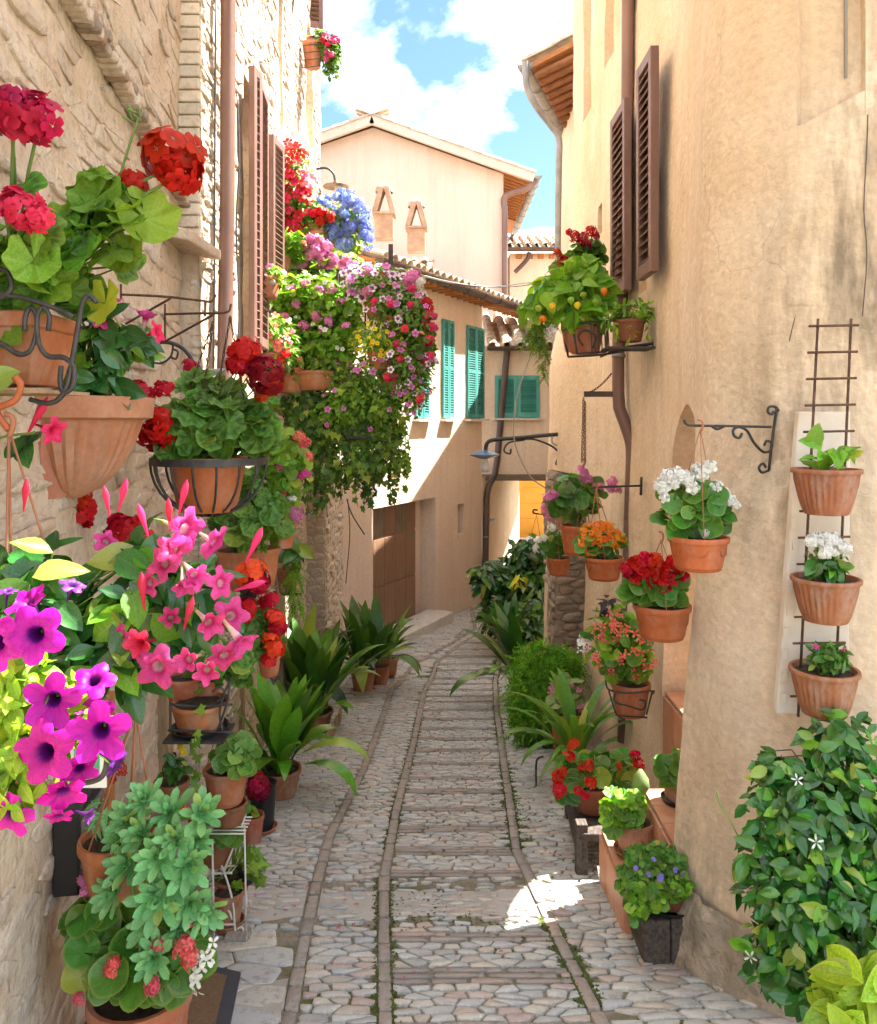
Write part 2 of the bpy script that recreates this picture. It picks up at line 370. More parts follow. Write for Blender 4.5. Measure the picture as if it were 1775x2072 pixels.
def plasterx(dirt, amt, streak, samt, spots=(), lo=.46, hi=.72, base=None):
    def f(t, vec, c, tcn):
        a = ramp(t, tex(t, vec, 1.1, 4, .62, dist=.4), [(.38, 0.), (.7, amt)]); c = mixc(t, a, c, dirt)
        b = ramp(t, tex(t, vec, 3.2, 4, .65, stretch=(2.2, 2.2, .16)), [(lo, 0.), (hi, samt)]); c = mixc(t, b, c, streak)
        sn = tex(t, vec, 5.5, 4, .7, stretch=(1.6, 1.6, .45)) if spots else None
        for (p, r, col, am) in spots:
            d = N(t, 'ShaderNodeVectorMath', operation='SUBTRACT'); d.inputs[1].default_value = (p[0] - 1.3, p[1] - 5, p[2] + .765); t.links.new(vec, d.inputs[0])
            sc_ = N(t, 'ShaderNodeVectorMath', operation='DIVIDE'); sc_.inputs[1].default_value = r; t.links.new(d.outputs[0], sc_.inputs[0])
            ln = N(t, 'ShaderNodeVectorMath', operation='LENGTH'); t.links.new(sc_.outputs[0], ln.inputs[0])
            m = ramp(t, ln.outputs['Value'], [(.25, 1.), (1., 0.)])
            nn = ramp(t, sn, [(.38, 0.), (.66, am)])
            c = mixc(t, mixc(t, 1.0, m, nn, 'MULTIPLY'), c, col)
        if spots:                                  # hairline cracks and sharp-edged old patches
            nz = N(t, 'ShaderNodeTexNoise', i_Scale=3.0, i_Detail=3); t.links.new(vec, nz.inputs['Vector'])
            wv = N(t, 'ShaderNodeVectorMath', operation='MULTIPLY_ADD'); wv.inputs[1].default_value = (.35, .35, .35); t.links.new(nz.outputs['Color'], wv.inputs[0]); t.links.new(vec, wv.inputs[2])
            vo = N(t, 'ShaderNodeTexVoronoi', feature='DISTANCE_TO_EDGE', i_Scale=1.5); t.links.new(wv.outputs[0], vo.inputs['Vector'])
            ck = mixc(t, 1.0, ramp(t, vo.outputs['Distance'], [(.0, .42), (.006, 0.)]), ramp(t, tex(t, vec, 1.7, 2, loc=(3, 1, 2)), [(.54, 0.), (.62, 1.)]), 'MULTIPLY')
            c = mixc(t, ck, c, (.30, .21, .13))
            c = mixc(t, ramp(t, tex(t, vec, 2.3, 5, .6, loc=(7, 2, 5)), [(.60, 0.), (.615, .35)]), c, (.78, .66, .50))
        g = ramp(t, tex(t, vec, 34, 2, .7), [(.3, .88), (.7, 1.06)])
        return mixc(t, 1.0, c, g, 'MULTIPLY')
    return f
# ------------------------------------------------------------------ leaf and flower templates (verts, faces, uv)
TP = {}
def T(name, v, f, uv): TP[name] = (np.array(v, dtype=float), [tuple(q) for q in f], np.array(uv, dtype=float))
def t_ovate(name, cols=4, rows=5, w=.5, fold=.12, curl=.22, peak=.42, wave=.0, tip=1.0, pet=.0, seed=0):
    rn = random.Random(seed); v = []; uv = []; f = []
    for i in range(rows + 1):
        t = i / rows
        a = math.log(.5) / math.log(peak); ww = w / 2 * math.sin(math.pi * min(max(t ** a, 0), 1)) ** (.85 * tip)
        if i == 0: ww = .012
        for j in range(cols + 1):
            u = j / cols * 2 - 1
            v.append((u * ww, t * (1 - pet) + pet, fold * abs(u) ** 1.5 * ww * 2 - curl * t * t + wave * math.sin(t * 9 + u * 2 + seed) * abs(u))); uv.append((j / cols, t))
    for i in range(rows):
        for j in range(cols):
            k = i * (cols + 1) + j; f.append((k, k + 1, k + cols + 2, k + cols + 1))
    if pet: 
        k = len(v); v += [(-.012, 0, .0), (.012, 0, .0), (.012, pet, 0), (-.012, pet, 0)]; uv += [(.5, 0)] * 4; f.append((k, k + 1, k + 2, k + 3))
    T(name, v, f, uv)
def t_round(name, lobes=7, seg=18, sinus=.35, lob=.10, ruf=.07, cup=.12, heart=0, seed=0, asym=0):
    rn = random.Random(seed); v = [(0, 0, 0)]; uv = [(.5, 0)]; f = []; rings = 2; ph = rn.random() * 6
    for i in range(1, rings + 1):
        q = i / rings
        for j in range(seg + 1):
            a = -math.pi + sinus / 2 + (2 * math.pi - sinus) * j / seg; b = a
            rr = .5 * (1 + lob * math.cos(lobes * b)) * (1 + heart * math.cos(b)) * (1 + asym * math.sin(b))
            r = rr * (q if i == rings else q * 1.1)
            z = cup * q * q + ruf * q * math.sin(lobes * b + ph) + .05 * q * math.sin(2 * b + ph * 2)
            v.append((r * math.sin(b), r * math.cos(b), z)); uv.append(((b / (2 * math.pi)) + .5, q))
    for j in range(seg): f.append((0, 2 + j, 1 + j))
    for j in range(seg):
        a = 1 + j; b = a + seg + 1; f.append((a, a + 1, b + 1, b))
    T(name, v, f, uv)
def t_strap(name, w=.16, rows=8, bend=.6, pet=.22, peak=.5, fold=.05, seed=0, tipdown=0):
    v = []; uv = []; f = []; y = z = 0; ang = math.radians(86)
    for i in range(rows + 1):
        t = i / rows; a = math.log(.5) / math.log(peak)
        if t < pet: ww = .014
        else: ww = w / 2 * max(math.sin(math.pi * ((t - pet) / (1 - pet)) ** a), 0) ** .8
        ww = max(ww, .004)
        for j in range(4):
            u = (-1, -.36, .36, 1)[j]
            v.append((u * ww + .02 * math.sin(t * 5 + seed) * t, y, z + fold * abs(u) * ww * 6 * .3)); uv.append(((u + 1) / 2, t))
        ang -= bend * (.3 + 1.4 * t) / rows * 1.6
        y += math.cos(ang) / rows; z += math.sin(ang) / rows
    for i in range(rows):
        for j in range(3): k = i * 4 + j; f.append((k, k + 1, k + 5, k + 4))
    T(name, v, f, uv)
def petalfan(v, f, uv, M, L, w, curl, up, n=5, rot=0, uv1=1., uv0=.15):
    for p in range(n):
        a = rot + 2 * math.pi * p / n; ca, sa = math.cos(a), math.sin(a); k = len(v)
        pts = [(0, .06 * L, 0, uv0), (-w * .42, .5 * L, up * .5, .6), (w * .42, .5 * L, up * .5, .6), (-w * .36, .92 * L, up - curl, uv1), (w * .36, .92 * L, up - curl, uv1), (0, L, up - curl * 1.4, uv1)]
        for (x, y, z, q) in pts:
            v.append(tuple(M @ Vector((x * ca - y * sa, x * sa + y * ca, z)))); uv.append((a / 6.28, q))
        f += [(k, k + 2, k + 1), (k + 1, k + 2, k + 4, k + 3), (k + 3, k + 4, k + 5)]
def t_head(name, n=22, petn=5, pl=.2, pw=.2, dome=.5, seed=0, spread=1.0, zs=.8):
    rn = random.Random(seed); v = []; f = []; uv = []
    for i in range(n):
        z = 1 - (i + .5) / n * 2 * dome - .02; a = i * 2.39996 + rn.uniform(-.3, .3); r = math.sqrt(max(0, 1 - z * z))
        d = Vector((r * math.cos(a), r * math.sin(a), z)); p = Vector((d.x, d.y, d.z * zs)) * (.5 - pl * .35) * spread * rn.uniform(.72, 1.14)
        fr = frame(d.orthogonal(), (d + V(rn.uniform(-.65, .65), rn.uniform(-.65, .65), rn.uniform(-.45, .45))).normalized()); M = Matrix.Translation(p) @ fr.to_4x4()
        petalfan(v, f, uv, M, pl * rn.uniform(.8, 1.15), pw, pl * .15, pl * .18, petn, rn.random() * 6)
    T(name, v, f, uv)
def t_trumpet(name, tube=.9, flare=.5, lobes=5, lob=.3, ruf=.05, back=.05, n=30, r0=.035, twist=.0, rimsub=1):
    prof = [(r0, 0, .0), (r0 * 1.4, tube * .4, .05), (r0 * 2.6, tube * .75, .12), (flare * .35, tube * .95, .25), (flare * .72, tube + .02, .65), (flare, tube - back, 1.0)]
    v = []; f = []; uv = []
    for i, (r, y, q) in enumerate(prof):
        k = max(0, (i - 2) / 3)
        for j in range(n):
            a = 2 * math.pi * j / n + twist * k
            rr = r * (1 + lob * k * k * (abs(math.cos(lobes * a / 2)) * 1.6 - 1)); z = y + ruf * k * math.sin(lobes * a * 2 + 1)
            v.append((rr * math.cos(a), z, rr * math.sin(a))); uv.append((j / n, q))
    for i in range(len(prof) - 1):
        for j in range(n): j2 = (j + 1) % n; f.append((i * n + j, i * n + j2, (i + 1) * n + j2, (i + 1) * n + j))
    T(name, v, f, uv)
for k in range(3):
    t_ovate(f'ovate{k}', 4, 6, .56, .16, (.18, .32, .05)[k], .44, .02, seed=k)
    t_ovate(f'small{k}', 2, 3, .5, .16, (.1, .3, .2)[k], .42, seed=k)
    t_ovate(f'narrow{k}', 2, 4, .26, .2, (.15, .4, .25)[k], .42, seed=k)
    t_ovate(f'physalis{k}', 4, 6, .7, .1, (.2, .4, .3)[k], .36, .04, seed=k)
    t_round(f'round{k}', 7, 42, .35, .06, .055, (.10, .16, -.06)[k], seed=k + 3)
    t_round(f'begonia{k}', 5, 25, .25, .03, .035, (.08, .14, -.05)[k], heart=.16, asym=.12, seed=k)
    t_round(f'smallround{k}', 6, 9, .5, .08, .05, .1, seed=k)
    t_strap(f'strap{k}', (.19, .17, .20)[k], 9, (.32, .7, 1.1)[k], .2, .46, seed=k)
    t_strap(f'blade{k}', (.095, .085, .09)[k], 10, (.8, 1.2, 1.55)[k], .02, .55, seed=k)
    t_head(f'head{k}', 24, 5, .27, .24, .66, seed=k, spread=1.08)
    t_head(f'bighead{k}', 20, 5, .25, .25, .72, seed=k + 20, spread=1.2, zs=.66)
    t_head(f'headloose{k}', 15, 5, .26, .18, .6, seed=k + 5)
    t_head(f'rose{k}', 13, 4, .46, .42, .46, seed=k + 9, spread=.75)
    t_trumpet(f'trumpet{k}', .85, (.43, .46, .30)[k], 5, .38, .04, (.02, .08, -.12)[k], twist=.5)
    t_trumpet(f'petunia{k}', .55, .5, 5, (.26, .3, .34)[k], (.03, .045, .05)[k], (.06, .02, -.1)[k], n=30, r0=.05)
    v, f, uv = [], [], []; petalfan(v, f, uv, Matrix.Identity(4), .5, .42, .02 + .06 * k, .1, 5); T(f'five{k}', v, f, uv)
    v, f, uv = [], [], []; petalfan(v, f, uv, Matrix.Identity(4), .5, .30, .03, .08, 4 - (k == 1)); T(f'four{k}', v, f, uv)
    v, f, uv = [], [], []; petalfan(v, f, uv, Matrix.Identity(4), .5, .17, .02, .06, 5); T(f'star{k}', v, f, uv)
    # ivy leaf: five pointed lobes
    pts = [(0, 0, 0)] + [(x, y + .05 * (k - 1) * (abs(x)), -.12 * (x * x + y * y) + .05 * abs(x)) for x, y in [(0, -.02), (.3, -.22), (.3, .05), (.52, .2), (.22, .36), (0, .85), (-.22, .36), (-.52, .2), (-.3, .05), (-.3, -.22)]]
    T(f'ivy{k}', pts, [(0, i, i % 10 + 1) for i in range(1, 11)], [(.5, .3)] + [(.5 + p[0], p[1]) for p in pts[1:]])
    # feathery frond: needles along an arching axis
    rn = random.Random(k); v = []; f = []; uv = []
    for i in range(22):
        t = (i + 1) / 22; a = i * 2.4; y = t; z = -.35 * t * t; L = .22 * (1 - .6 * t)
        d = Vector((math.cos(a), .75, math.sin(a))).normalized() * L; sd = d.cross(V(.3, .2, 1)).normalized() * .03; b = Vector((0, y, z)); q = len(v)
        v += [tuple(b + sd), tuple(b - sd), tuple(b + d)]; f.append((q, q + 1, q + 2)); uv += [(.5, .5)] * 3
    q = len(v); v += [(-.008, 0, 0), (.008, 0, 0), (.004, 1, -.35), (-.004, 1, -.35)]; f.append((q, q + 1, q + 2, q + 3)); uv += [(.5, .5)] * 4
    T(f'frond{k}', v, f, uv)
    t_ovate(f'spat{k}', 2, 7, .32, .3, (-.14, .05, -.3)[k], .66, tip=.5, seed=k)
    t_trumpet(f'lantern{k}', .8, .1, 5, .1, 0, -.25, 10, .2)
v, f, uv = [], [], []                             # husk: a small ribbed lantern fruit
for i, (r, y) in enumerate([(.03, 0), (.34, .15), (.46, .4), (.36, .7), (.12, .92), (.01, 1.05)]):
    for j in range(10): a = j * .6283; rr = r * (1.06 if j % 2 else .93); v.append((rr * math.cos(a), y, rr * math.sin(a))); uv.append((j / 10, y))
for i in range(5):
    for j in range(10): f.append((i * 10 + j, i * 10 + (j + 1) % 10, i * 10 + 10 + (j + 1) % 10, i * 10 + 10 + j))
T('husk', v, f, uv)
v, f, uv = [], [], []                             # flower bud
for i, (r, y) in enumerate([(.02, 0), (.05, .3), (.10, .65), (.07, .85), (.0, 1.0)]):
    for j in range(7): a = j * .8976; v.append((r * math.cos(a), y, r * math.sin(a))); uv.append((j / 7, .5 + y / 2))
for i in range(4):
    for j in range(7): f.append((i * 7 + j, i * 7 + (j + 1) % 7, i * 7 + 7 + (j + 1) % 7, i * 7 + 7 + j))
T('bud', v, f, uv)
MESHC = {}
def tmesh(tp, mat):
    k = (tp, mat)
    if k not in MESHC: MESHC[k] = rawmesh(tp, *TP[tp], MT[mat])
    return MESHC[k]
def rawmesh(name, v, f, uv, mat, rnd=None):
    me = bpy.data.meshes.new(name); me.from_pydata(v.tolist(), [], f); me.materials.append(mat)
    me.polygons.foreach_set('use_smooth', [True] * len(me.polygons))
    lay = me.uv_layers.new(name='UVMap'); li = np.empty(len(me.loops), dtype=np.int32); me.loops.foreach_get('vertex_index', li)
    lay.data.foreach_set('uv', np.asarray(uv)[li].ravel())
    if rnd is not None:
        at = me.attributes.new('rnd', 'FLOAT', 'POINT'); at.data.foreach_set('value', rnd)
    me.update(); return me
NL = [0]
def place(parent, name, tp, mat, pos, M3, sc):
    o = bpy.data.objects.new(name, tmesh(tp, mat)); C.objects.link(o); o.parent = parent
    o.matrix_basis = Matrix.Translation(pos - org(parent)) @ (M3 * sc).to_4x4(); NL[0] += 1
    return o
class Joined:
    def __init__(s): s.v = []; s.f = []; s.uv = []; s.r = []; s.k = 0
    def add(s, tp, pos, M3, sc):
        v, f, uv = TP[tp]; A = np.array(M3) * sc
        s.v.append(v @ A.T + np.array(pos)); k = s.k; s.f += [tuple(i + k for i in q) for q in f]; s.uv.append(uv); s.r.append(np.full(len(v), random.random())); s.k += len(v)
    def build(s, name, mat, parent):
        if not s.k: return
        me = rawmesh(name, np.concatenate(s.v) - np.array(org(parent)), s.f, np.concatenate(s.uv), MT[mat], np.concatenate(s.r))
        o = link(name, me, parent); o['kind'] = 'stuff'; return o
UP = V(0, 0, 1); BACK = V(0, -1, 0)
def rv(): return Vector((random.gauss(0, 1), random.gauss(0, 1), random.gauss(0, 1))).normalized()
def B(px, py, d, rx, ry, rd=None): return (P(px, py, d), Vector((S(rx, d), rd if rd else S((rx + ry) / 2, d) * .8, S(ry, d))))
def foliage(root, blobs, n, kind, size, mat, up=.55, out=.4, cam=.35, jit=.62, shell=(.4, 1.06), droop=.15, core=None, smin=.5, join=False, name='leaf',
            mat2=None, p2=0., stem='stem_green', srad=.0016, camb=.3, zb=0., stemf=1.0, var=3):
    w = [b[1].x * b[1].y * b[1].z for b in blobs]; J = {mat: Joined()}
    if mat2: J[mat2] = Joined()
    sm = MB(); made = 0
    for i in range(n):
        c, r = random.choices(blobs, w)[0]
        d = (rv() + BACK * camb + UP * zb).normalized(); q = random.uniform(*shell)
        pos = c + Vector((d.x * r.x, d.y * r.y, d.z * r.z)) * q
        od = Vector((d.x / r.x, d.y / r.y, d.z / r.z)).normalized()
        nn = (UP * up + od * out + BACK * cam + rv() * jit).normalized()
        tt = od + rv() * .6; tt.z -= droop * 2; fr = frame(tt - nn * tt.dot(nn), nn)
        sc = size * random.uniform(smin, 1.15); m = mat2 if mat2 and random.random() < p2 * (.6 + .8 * q) else mat
        tp = f'{kind}{random.randrange(var)}'; base = pos - fr.col[1] * sc * .4 if not kind.startswith(('round', 'begonia', 'smallround')) else pos
        if join or made >= 300: J[m].add(tp, base, fr, sc)
        else: place(root, name, tp, m, base, fr, sc); made += 1
        if core is not None and random.random() < stemf:
            cc = core if isinstance(core, Vector) else min(core, key=lambda k: (k - pos).length)
            midp = (cc + base) / 2 + UP * (base - cc).length * .12 + rv() * size * .15
            sm.tube([cc + rv() * .01, midp, base], srad * 1.4, 4, r2=srad * .8, caps=False)
    for m, j in J.items(): j.build('foliage', m, root)
    if sm.v: sm.build('stems', MT[stem], root, smooth=True, kind='stuff')
def flowers(root, blobs, n, kind, size, mat, name='flower', smin=.75, camb=.9, zb=.3, shell=(.92, 1.08), join=False, var=3, tubed=False, cam=.6):
    w = [b[1].x * b[1].z for b in blobs]; J = Joined()
    for i in range(n):
        c, r = random.choices(blobs, w)[0]; d = (rv() + BACK * camb + UP * zb).normalized(); q = random.uniform(*shell)
        pos = c + Vector((d.x * r.x, d.y * r.y, d.z * r.z)) * q
        nn = (Vector((d.x / r.x, d.y / r.y, d.z / r.z)).normalized() * .7 + BACK * cam + UP * .25 + rv() * .4).normalized()
        fr = frame(nn, rv()) if tubed else frame(rv(), nn)
        if tubed: pos = pos - nn * size * .5
        else: fr = frame(nn.orthogonal() + rv() * .3, nn)
        sc = size * random.uniform(smin, 1.15)
        if join: J.add(f'{kind}{random.randrange(var)}', pos, fr, sc)
        else: place(root, name, f'{kind}{random.randrange(var)}', mat, pos, fr, sc)
    J.build('blossoms', mat, root)
def heads(root, pts, kind, mat, core=None, name='flower_head', srad=.002, var=3, cam=.45):
    """flower heads at (px,py,depth,size in photo units), each on a stalk from the core"""
    sm = MB()
    for q in pts:
        px, py, d, s = q[:4]; pos = P(px, py, d); sc = S(s, d); nn = (UP * .7 + BACK * cam + rv() * .25).normalized()
        place(root, name, f'{kind}{random.randrange(var)}', q[4] if len(q) > 4 else mat, pos, frame(rv(), nn), sc)
        if core is not None:
            m = (pos + core) / 2 + V(0, 0, (pos - core).length * .1) + rv() * .01
            sm.tube(curve3([core, m, pos - nn * sc * .1], 5), srad * 1.3, 5, r2=srad, caps=False)
    if sm.v: sm.build('flower_stalks', MT['stem_green'], root, smooth=True)
def trumpets(root, pts, kind, mat, name='flower', calyx=None):
    for (px, py, d, s, dx, dy, dz) in pts:         # axis direction given in picture terms: right, up, towards viewer
        ax = V(dx, -dz, dy).normalized(); sc = S(s, d); pos = P(px, py, d) - ax * sc * (.85 if kind == 'trumpet' else .5)
        place(root, name, f'{kind}{random.randrange(3)}', mat, pos, frame(ax, rv()), sc)
        if calyx: place(root, 'calyx', 'bud', calyx, pos - ax * sc * .25, frame(ax, rv()), sc * .5)
def pot(root, c, rt, h, mat='terracotta', rb=None, rim=.16, rib=None, saucer=False, n=28, square=False, soil=True, band=False):
    c = Vector(c); rb = rb or rt * .7
    hr = h * (1 - rim); rm = rb + (rt * .93 - rb) * (1 - rim)
    prof = [(0, 0), (rb * .96, 0), (rb, h * .02)]
    if band: prof += [(rb * 1.04, h * .1), (rb * 1.08, h * .12)]
    for k in range(1, 6): prof.append((rb + (rt * .93 - rb) * (k / 5) ** .8, h * .02 + (hr - h * .02) * k / 5))
    prof += [(rt * .985, hr + h * .004), (rt, hr + h * .03), (rt, h * .97), (rt * .985, h), (rt * .9, h), (rt * .88, h * .97), (rt * .86, h * .8)]
    nr = len(prof); mb = MB()
    if square:
        M = Matrix.Rotation(math.pi / 4, 3, 'Z'); mb.lathe([(r * 1.32, z) for r, z in prof], c, 4, M=M)
        o = mb.build('pot', MT[mat], root, bev=rt * .05)
    else:
        mb.lathe(prof, c, n if not rib else rib[0] * 4, rib=(rib[0], rib[1], lambda i: 1. if 2 < i < nr - 8 else 0.) if rib else None)
        o = mb.build('pot', MT[mat], root, ang=35)
    if soil:
        s = MB().lathe([(0, .012 * rt / .1), (rt * .5, .008), (rt * (.87 if not square else 1.1), 0)], c + UP * h * .88, 16 if not square else 4, M=Matrix.Rotation(math.pi / 4, 3, 'Z') if square else None); s.build('soil', MT['soil'], root, smooth=True)
    if saucer:
        MB().lathe([(0, 0), (rb * 1.2, 0), (rb * 1.42, .022), (rb * 1.36, .024), (rb * 1.18, .008), (0, .008)], c - UP * .012, 24).build('saucer', MT[saucer if isinstance(saucer, str) else mat], root, ang=40)
    return c + UP * h * .9
def hanger(root, c, rt, hook, mat='hanger', r=.0016, n=3):
    mb = MB()
    for k in range(n):
        a = k * 6.283 / n + .4; mb.tube([Vector(c) + V(rt * .97 * math.cos(a), rt * .97 * math.sin(a), -.01), Vector(hook)], r, 5)
    mb.tube(curve3([Vector(hook) - UP * .015, Vector(hook) + V(.008, 0, .005), Vector(hook) + V(.006, 0, .025), Vector(hook) + V(-.008, 0, .03)], 4), r * 2.2, 6)
    mb.build('hanger_wires', MT[mat], root, smooth=True)
def chain(root, a, b, n, r=.0018, w=.007, mat='iron_rust', sag=0.):
    mb = MB(); a = Vector(a); b = Vector(b); L = (b - a).length / n
    for i in range(n):
        t = (i + .5) / n; c = a.lerp(b, t) - UP * sag * 4 * t * (1 - t); ax = (b - a).normalized(); s = ax.orthogonal().normalized()
        if i % 2: s = ax.cross(s)
        mb.tube([c + ax * L * .62 * math.cos(q) + s * w * .5 * math.sin(q) for q in [k * 6.283 / 8 for k in range(9)]], r, 4, caps=False)
    return mb.build('chain', MT[mat], root, smooth=True)
# ------------------------------------------------------------------ stone cells
def clip(poly, nx, ny, d):
    out = []; m = len(poly)
    for i in range(m):
        a, b = poly[i], poly[(i + 1) % m]; da = a[0] * nx + a[1] * ny - d; db = b[0] * nx + b[1] * ny - d
        if da <= 0: out.append(a)
        if (da < 0 < db) or (db < 0 < da): t = da / (da - db); out.append((a[0] + (b[0] - a[0]) * t, a[1] + (b[1] - a[1]) * t))
    return out
def cells(u0, u1, v0, v1, cw, ch, jit=.42, asp=1.0, seed=0):
    rn = random.Random(seed); nx = max(1, round((u1 - u0) / cw)); ny = max(1, round((v1 - v0) / ch)); cw = (u1 - u0) / nx; ch = (v1 - v0) / ny
    pt = {}
    for j in range(-1, ny + 1):
        for i in range(-1, nx + 1):
            pt[i, j] = ((i + .5 + (.5 if j % 2 else 0) * .9 - .22 + rn.uniform(-jit, jit)) * cw, (j + .5 + rn.uniform(-jit, jit) * .8) * ch)
    res = []
    for j in range(ny):
        for i in range(nx):
            x, y = pt[i, j]; poly = [(max(0, x - 1.8 * cw), max(0, y - 1.8 * ch)), (min(u1 - u0, x + 1.8 * cw), max(0, y - 1.8 * ch)), (min(u1 - u0, x + 1.8 * cw), min(v1 - v0, y + 1.8 * ch)), (max(0, x - 1.8 * cw), min(v1 - v0, y + 1.8 * ch))]
            for dj in (0, -1, 1, -2, 2):
                for di in (-1, 1, 0, -2, 2):
                    if (di, dj) == (0, 0) or (i + di, j + dj) not in pt: continue
                    a, b = pt[i + di, j + dj]; k = (cw / ch) ** 1.3 * asp; ex, ey = (a - x), (b - y) * k
                    mx_, my_ = (x + a) / 2, (y + b) / 2
                    poly = clip(poly, ex, ey * k, ex * mx_ + ey * k * my_)
                    if len(poly) < 3: break
                if len(poly) < 3: break
            if len(poly) >= 3: res.append([(u0 + p[0], v0 + p[1]) for p in poly])
    return res
def round_poly(poly, gap, rn, rough=.0, ct=.2):
    m = len(poly); cx = sum(p[0] for p in poly) / m; cy = sum(p[1] for p in poly) / m; out = []
    for i in range(m):
        a, b = poly[i], poly[(i + 1) % m]
        for t in (ct, 1 - ct): out.append((a[0] + (b[0] - a[0]) * t, a[1] + (b[1] - a[1]) * t))
    res = []
    for x, y in out:
        l = math.hypot(x - cx, y - cy) or 1e-6; k = max(.35, 1 - gap / l) * (1 + rn.uniform(-rough, rough)); res.append((cx + (x - cx) * k, cy + (y - cy) * k))
    return (cx, cy), res
def stone_geo(poly, gap, mapf, h, rn, depth=.02, rough=.05, inset=.88, tilt=.15, sh=.75, ct=.2):
    (cx, cy), q = round_poly(poly, gap, rn, rough, ct); m = len(q); v = []
    tx, ty = rn.uniform(-tilt, tilt), rn.uniform(-tilt, tilt)
    def hh(x, y, k): return k * (1 + tx * (x - cx) / .08 + ty * (y - cy) / .08) if k > 0 else k
    for x, y in q: v.append(mapf(x, y, -depth))
    for x, y in q: v.append(mapf(cx + (x - cx) * .965, cy + (y - cy) * .965, hh(x, y, h * sh)))
    for x, y in q: v.append(mapf(cx + (x - cx) * inset, cy + (y - cy) * inset, hh(x, y, h * rn.uniform(.88, 1.05))))
    v.append(mapf(cx, cy, h * 1.08))
    f = [(i, (i + 1) % m, m + (i + 1) % m, m + i) for i in range(m)] + [(m + i, m + (i + 1) % m, 2 * m + (i + 1) % m, 2 * m + i) for i in range(m)] + [(2 * m + i, 2 * m + (i + 1) % m, 3 * m) for i in range(m)]
    return v, f
def stones(parent, name, geos, mat, key, nmax=300):
    """the largest in view become objects of their own, the rest one mass"""
    geos = sorted(geos, key=key)
    rest = MB(); rn = []
    for i, (v, f) in enumerate(geos):
        if i < nmax:
            mb = MB().add(v, f); c = sum((Vector(q) for q in v), Vector()) / len(v); me = bpy.data.meshes.new(name)
            me.from_pydata([tuple(Vector(q) - c) for q in v], [], f); me.materials.append(mat); me.polygons.foreach_set('use_smooth', [True] * len(f))
            o = bpy.data.objects.new(name, me); C.objects.link(o); o.parent = parent; o.location = c - org(parent)
        else: rest.add(v, f); rn += [random.random()] * len(v)
    if rest.v: rest.build(name + '_mass', mat, parent, smooth=True, kind='stuff', rnd=rn)
# ------------------------------------------------------------------ walls
def wall(name, fn, ss, hs, mat, parent, holes=(), noise=0., nsc=2., smooth=True, cut=None, warp=None, backmat=None, thick=0.):
    ss = sorted(set([round(q, 4) for q in ss] + [round(q, 4) for h in holes for q in h[:2]])); hs = sorted(set([round(q, 4) for q in hs] + [round(q, 4) for h in holes for q in h[2:4]]))
    holes = [(*[round(q, 4) for q in h[:4]], *h[4:]) for h in holes]
    if cut: cut = (round(cut[0], 4), round(cut[1], 4), round(cut[2], 4))
    n, m = len(ss), len(hs); mb = MB()
    def pt(s, h, dep=0.):
        p, nn = fn(s, h)
        if noise:
            d = mnoise.fractal(p * nsc, 1.0, 2.0, 4) * noise; p = p + nn * d
        return p - nn * dep
    for s in ss:
        for h in hs: mb.v.append(pt(s, warp(s, h) if warp else h))
    bmask = set()
    for i in range(n - 1):
        for j in range(m - 1):
            sc_, hc = (ss[i] + ss[i + 1]) / 2, (hs[j] + hs[j + 1]) / 2
            if any(a < sc_ < b and c < hc < d for a, b, c, d, *_ in holes) or (cut and cut[0] < sc_ < cut[1] and hc < cut[2]): continue
            mb.f.append((i * m + j, (i + 1) * m + j, (i + 1) * m + j + 1, i * m + j + 1))
    for (a, b, c, d, dep, *_) in holes:
        si = [q for q in ss if a - 1e-6 <= q <= b + 1e-6]; hi = [q for q in hs if c - 1e-6 <= q <= d + 1e-6]
        loop = [(s, c) for s in si] + [(b, h) for h in hi[1:]] + [(s, d) for s in si[-2::-1]] + [(a, h) for h in hi[-2:0:-1]]
        k = len(mb.v); L = len(loop)
        mb.v += [pt(*q) for q in loop] + [pt(q[0], q[1], dep) for q in loop]
        mb.f += [(k + i, k + (i + 1) % L, k + L + (i + 1) % L, k + L + i) for i in range(L)]
        k = len(mb.v); A = len(si); Bn = len(hi)
        mb.v += [pt(s, h, dep) for s in si for h in hi]
        mb.f += [(k + i * Bn + j, k + (i + 1) * Bn + j, k + (i + 1) * Bn + j + 1, k + i * Bn + j + 1) for i in range(A - 1) for j in range(Bn - 1)]
    if cut:                                       # reveal of an arched opening, pushed back by thick
        si = [q for q in ss if cut[0] - 1e-6 <= q <= cut[1] + 1e-6]; hl = [h for h in hs if h <= cut[2] + 1e-6]
        loop = [(cut[0], h) for h in hl] + [(s, hl[-1]) for s in si[1:]] + [(cut[1], h) for h in hl[-2::-1]]
        k = len(mb.v); L = len(loop); g = lambda q: (q[0], warp(*q) if warp else q[1])
        mb.v += [pt(*g(q)) for q in loop] + [pt(*g(q), thick) for q in loop]
        mb.f += [(k + i, k + i + 1, k + L + i + 1, k + L + i) for i in range(L - 1)]
    if thick:
        k = len(mb.v)
        for s in ss:
            for h in hs:
                mb.v.append(pt(s, warp(s, h) if warp else h, thick))
        for i in range(n - 1):
            for j in range(m - 1):
                sc_, hc = (ss[i] + ss[i + 1]) / 2, (hs[j] + hs[j + 1]) / 2
                if cut and cut[0] < sc_ < cut[1] and hc < cut[2]: continue
                mb.f.append((k + i * m + j, k + i * m + j + 1, k + (i + 1) * m + j + 1, k + (i + 1) * m + j))
        for i in (0, n - 1):
            for j in range(m - 1): mb.f.append((i * m + j, i * m + j + 1, k + i * m + j + 1, k + i * m + j))
        for i in range(n - 1): mb.f.append((i * m + m - 1, (i + 1) * m + m - 1, k + (i + 1) * m + m - 1, k + i * m + m - 1))
    return mb.build(name, MT[mat], parent, ang=30 if smooth else None)
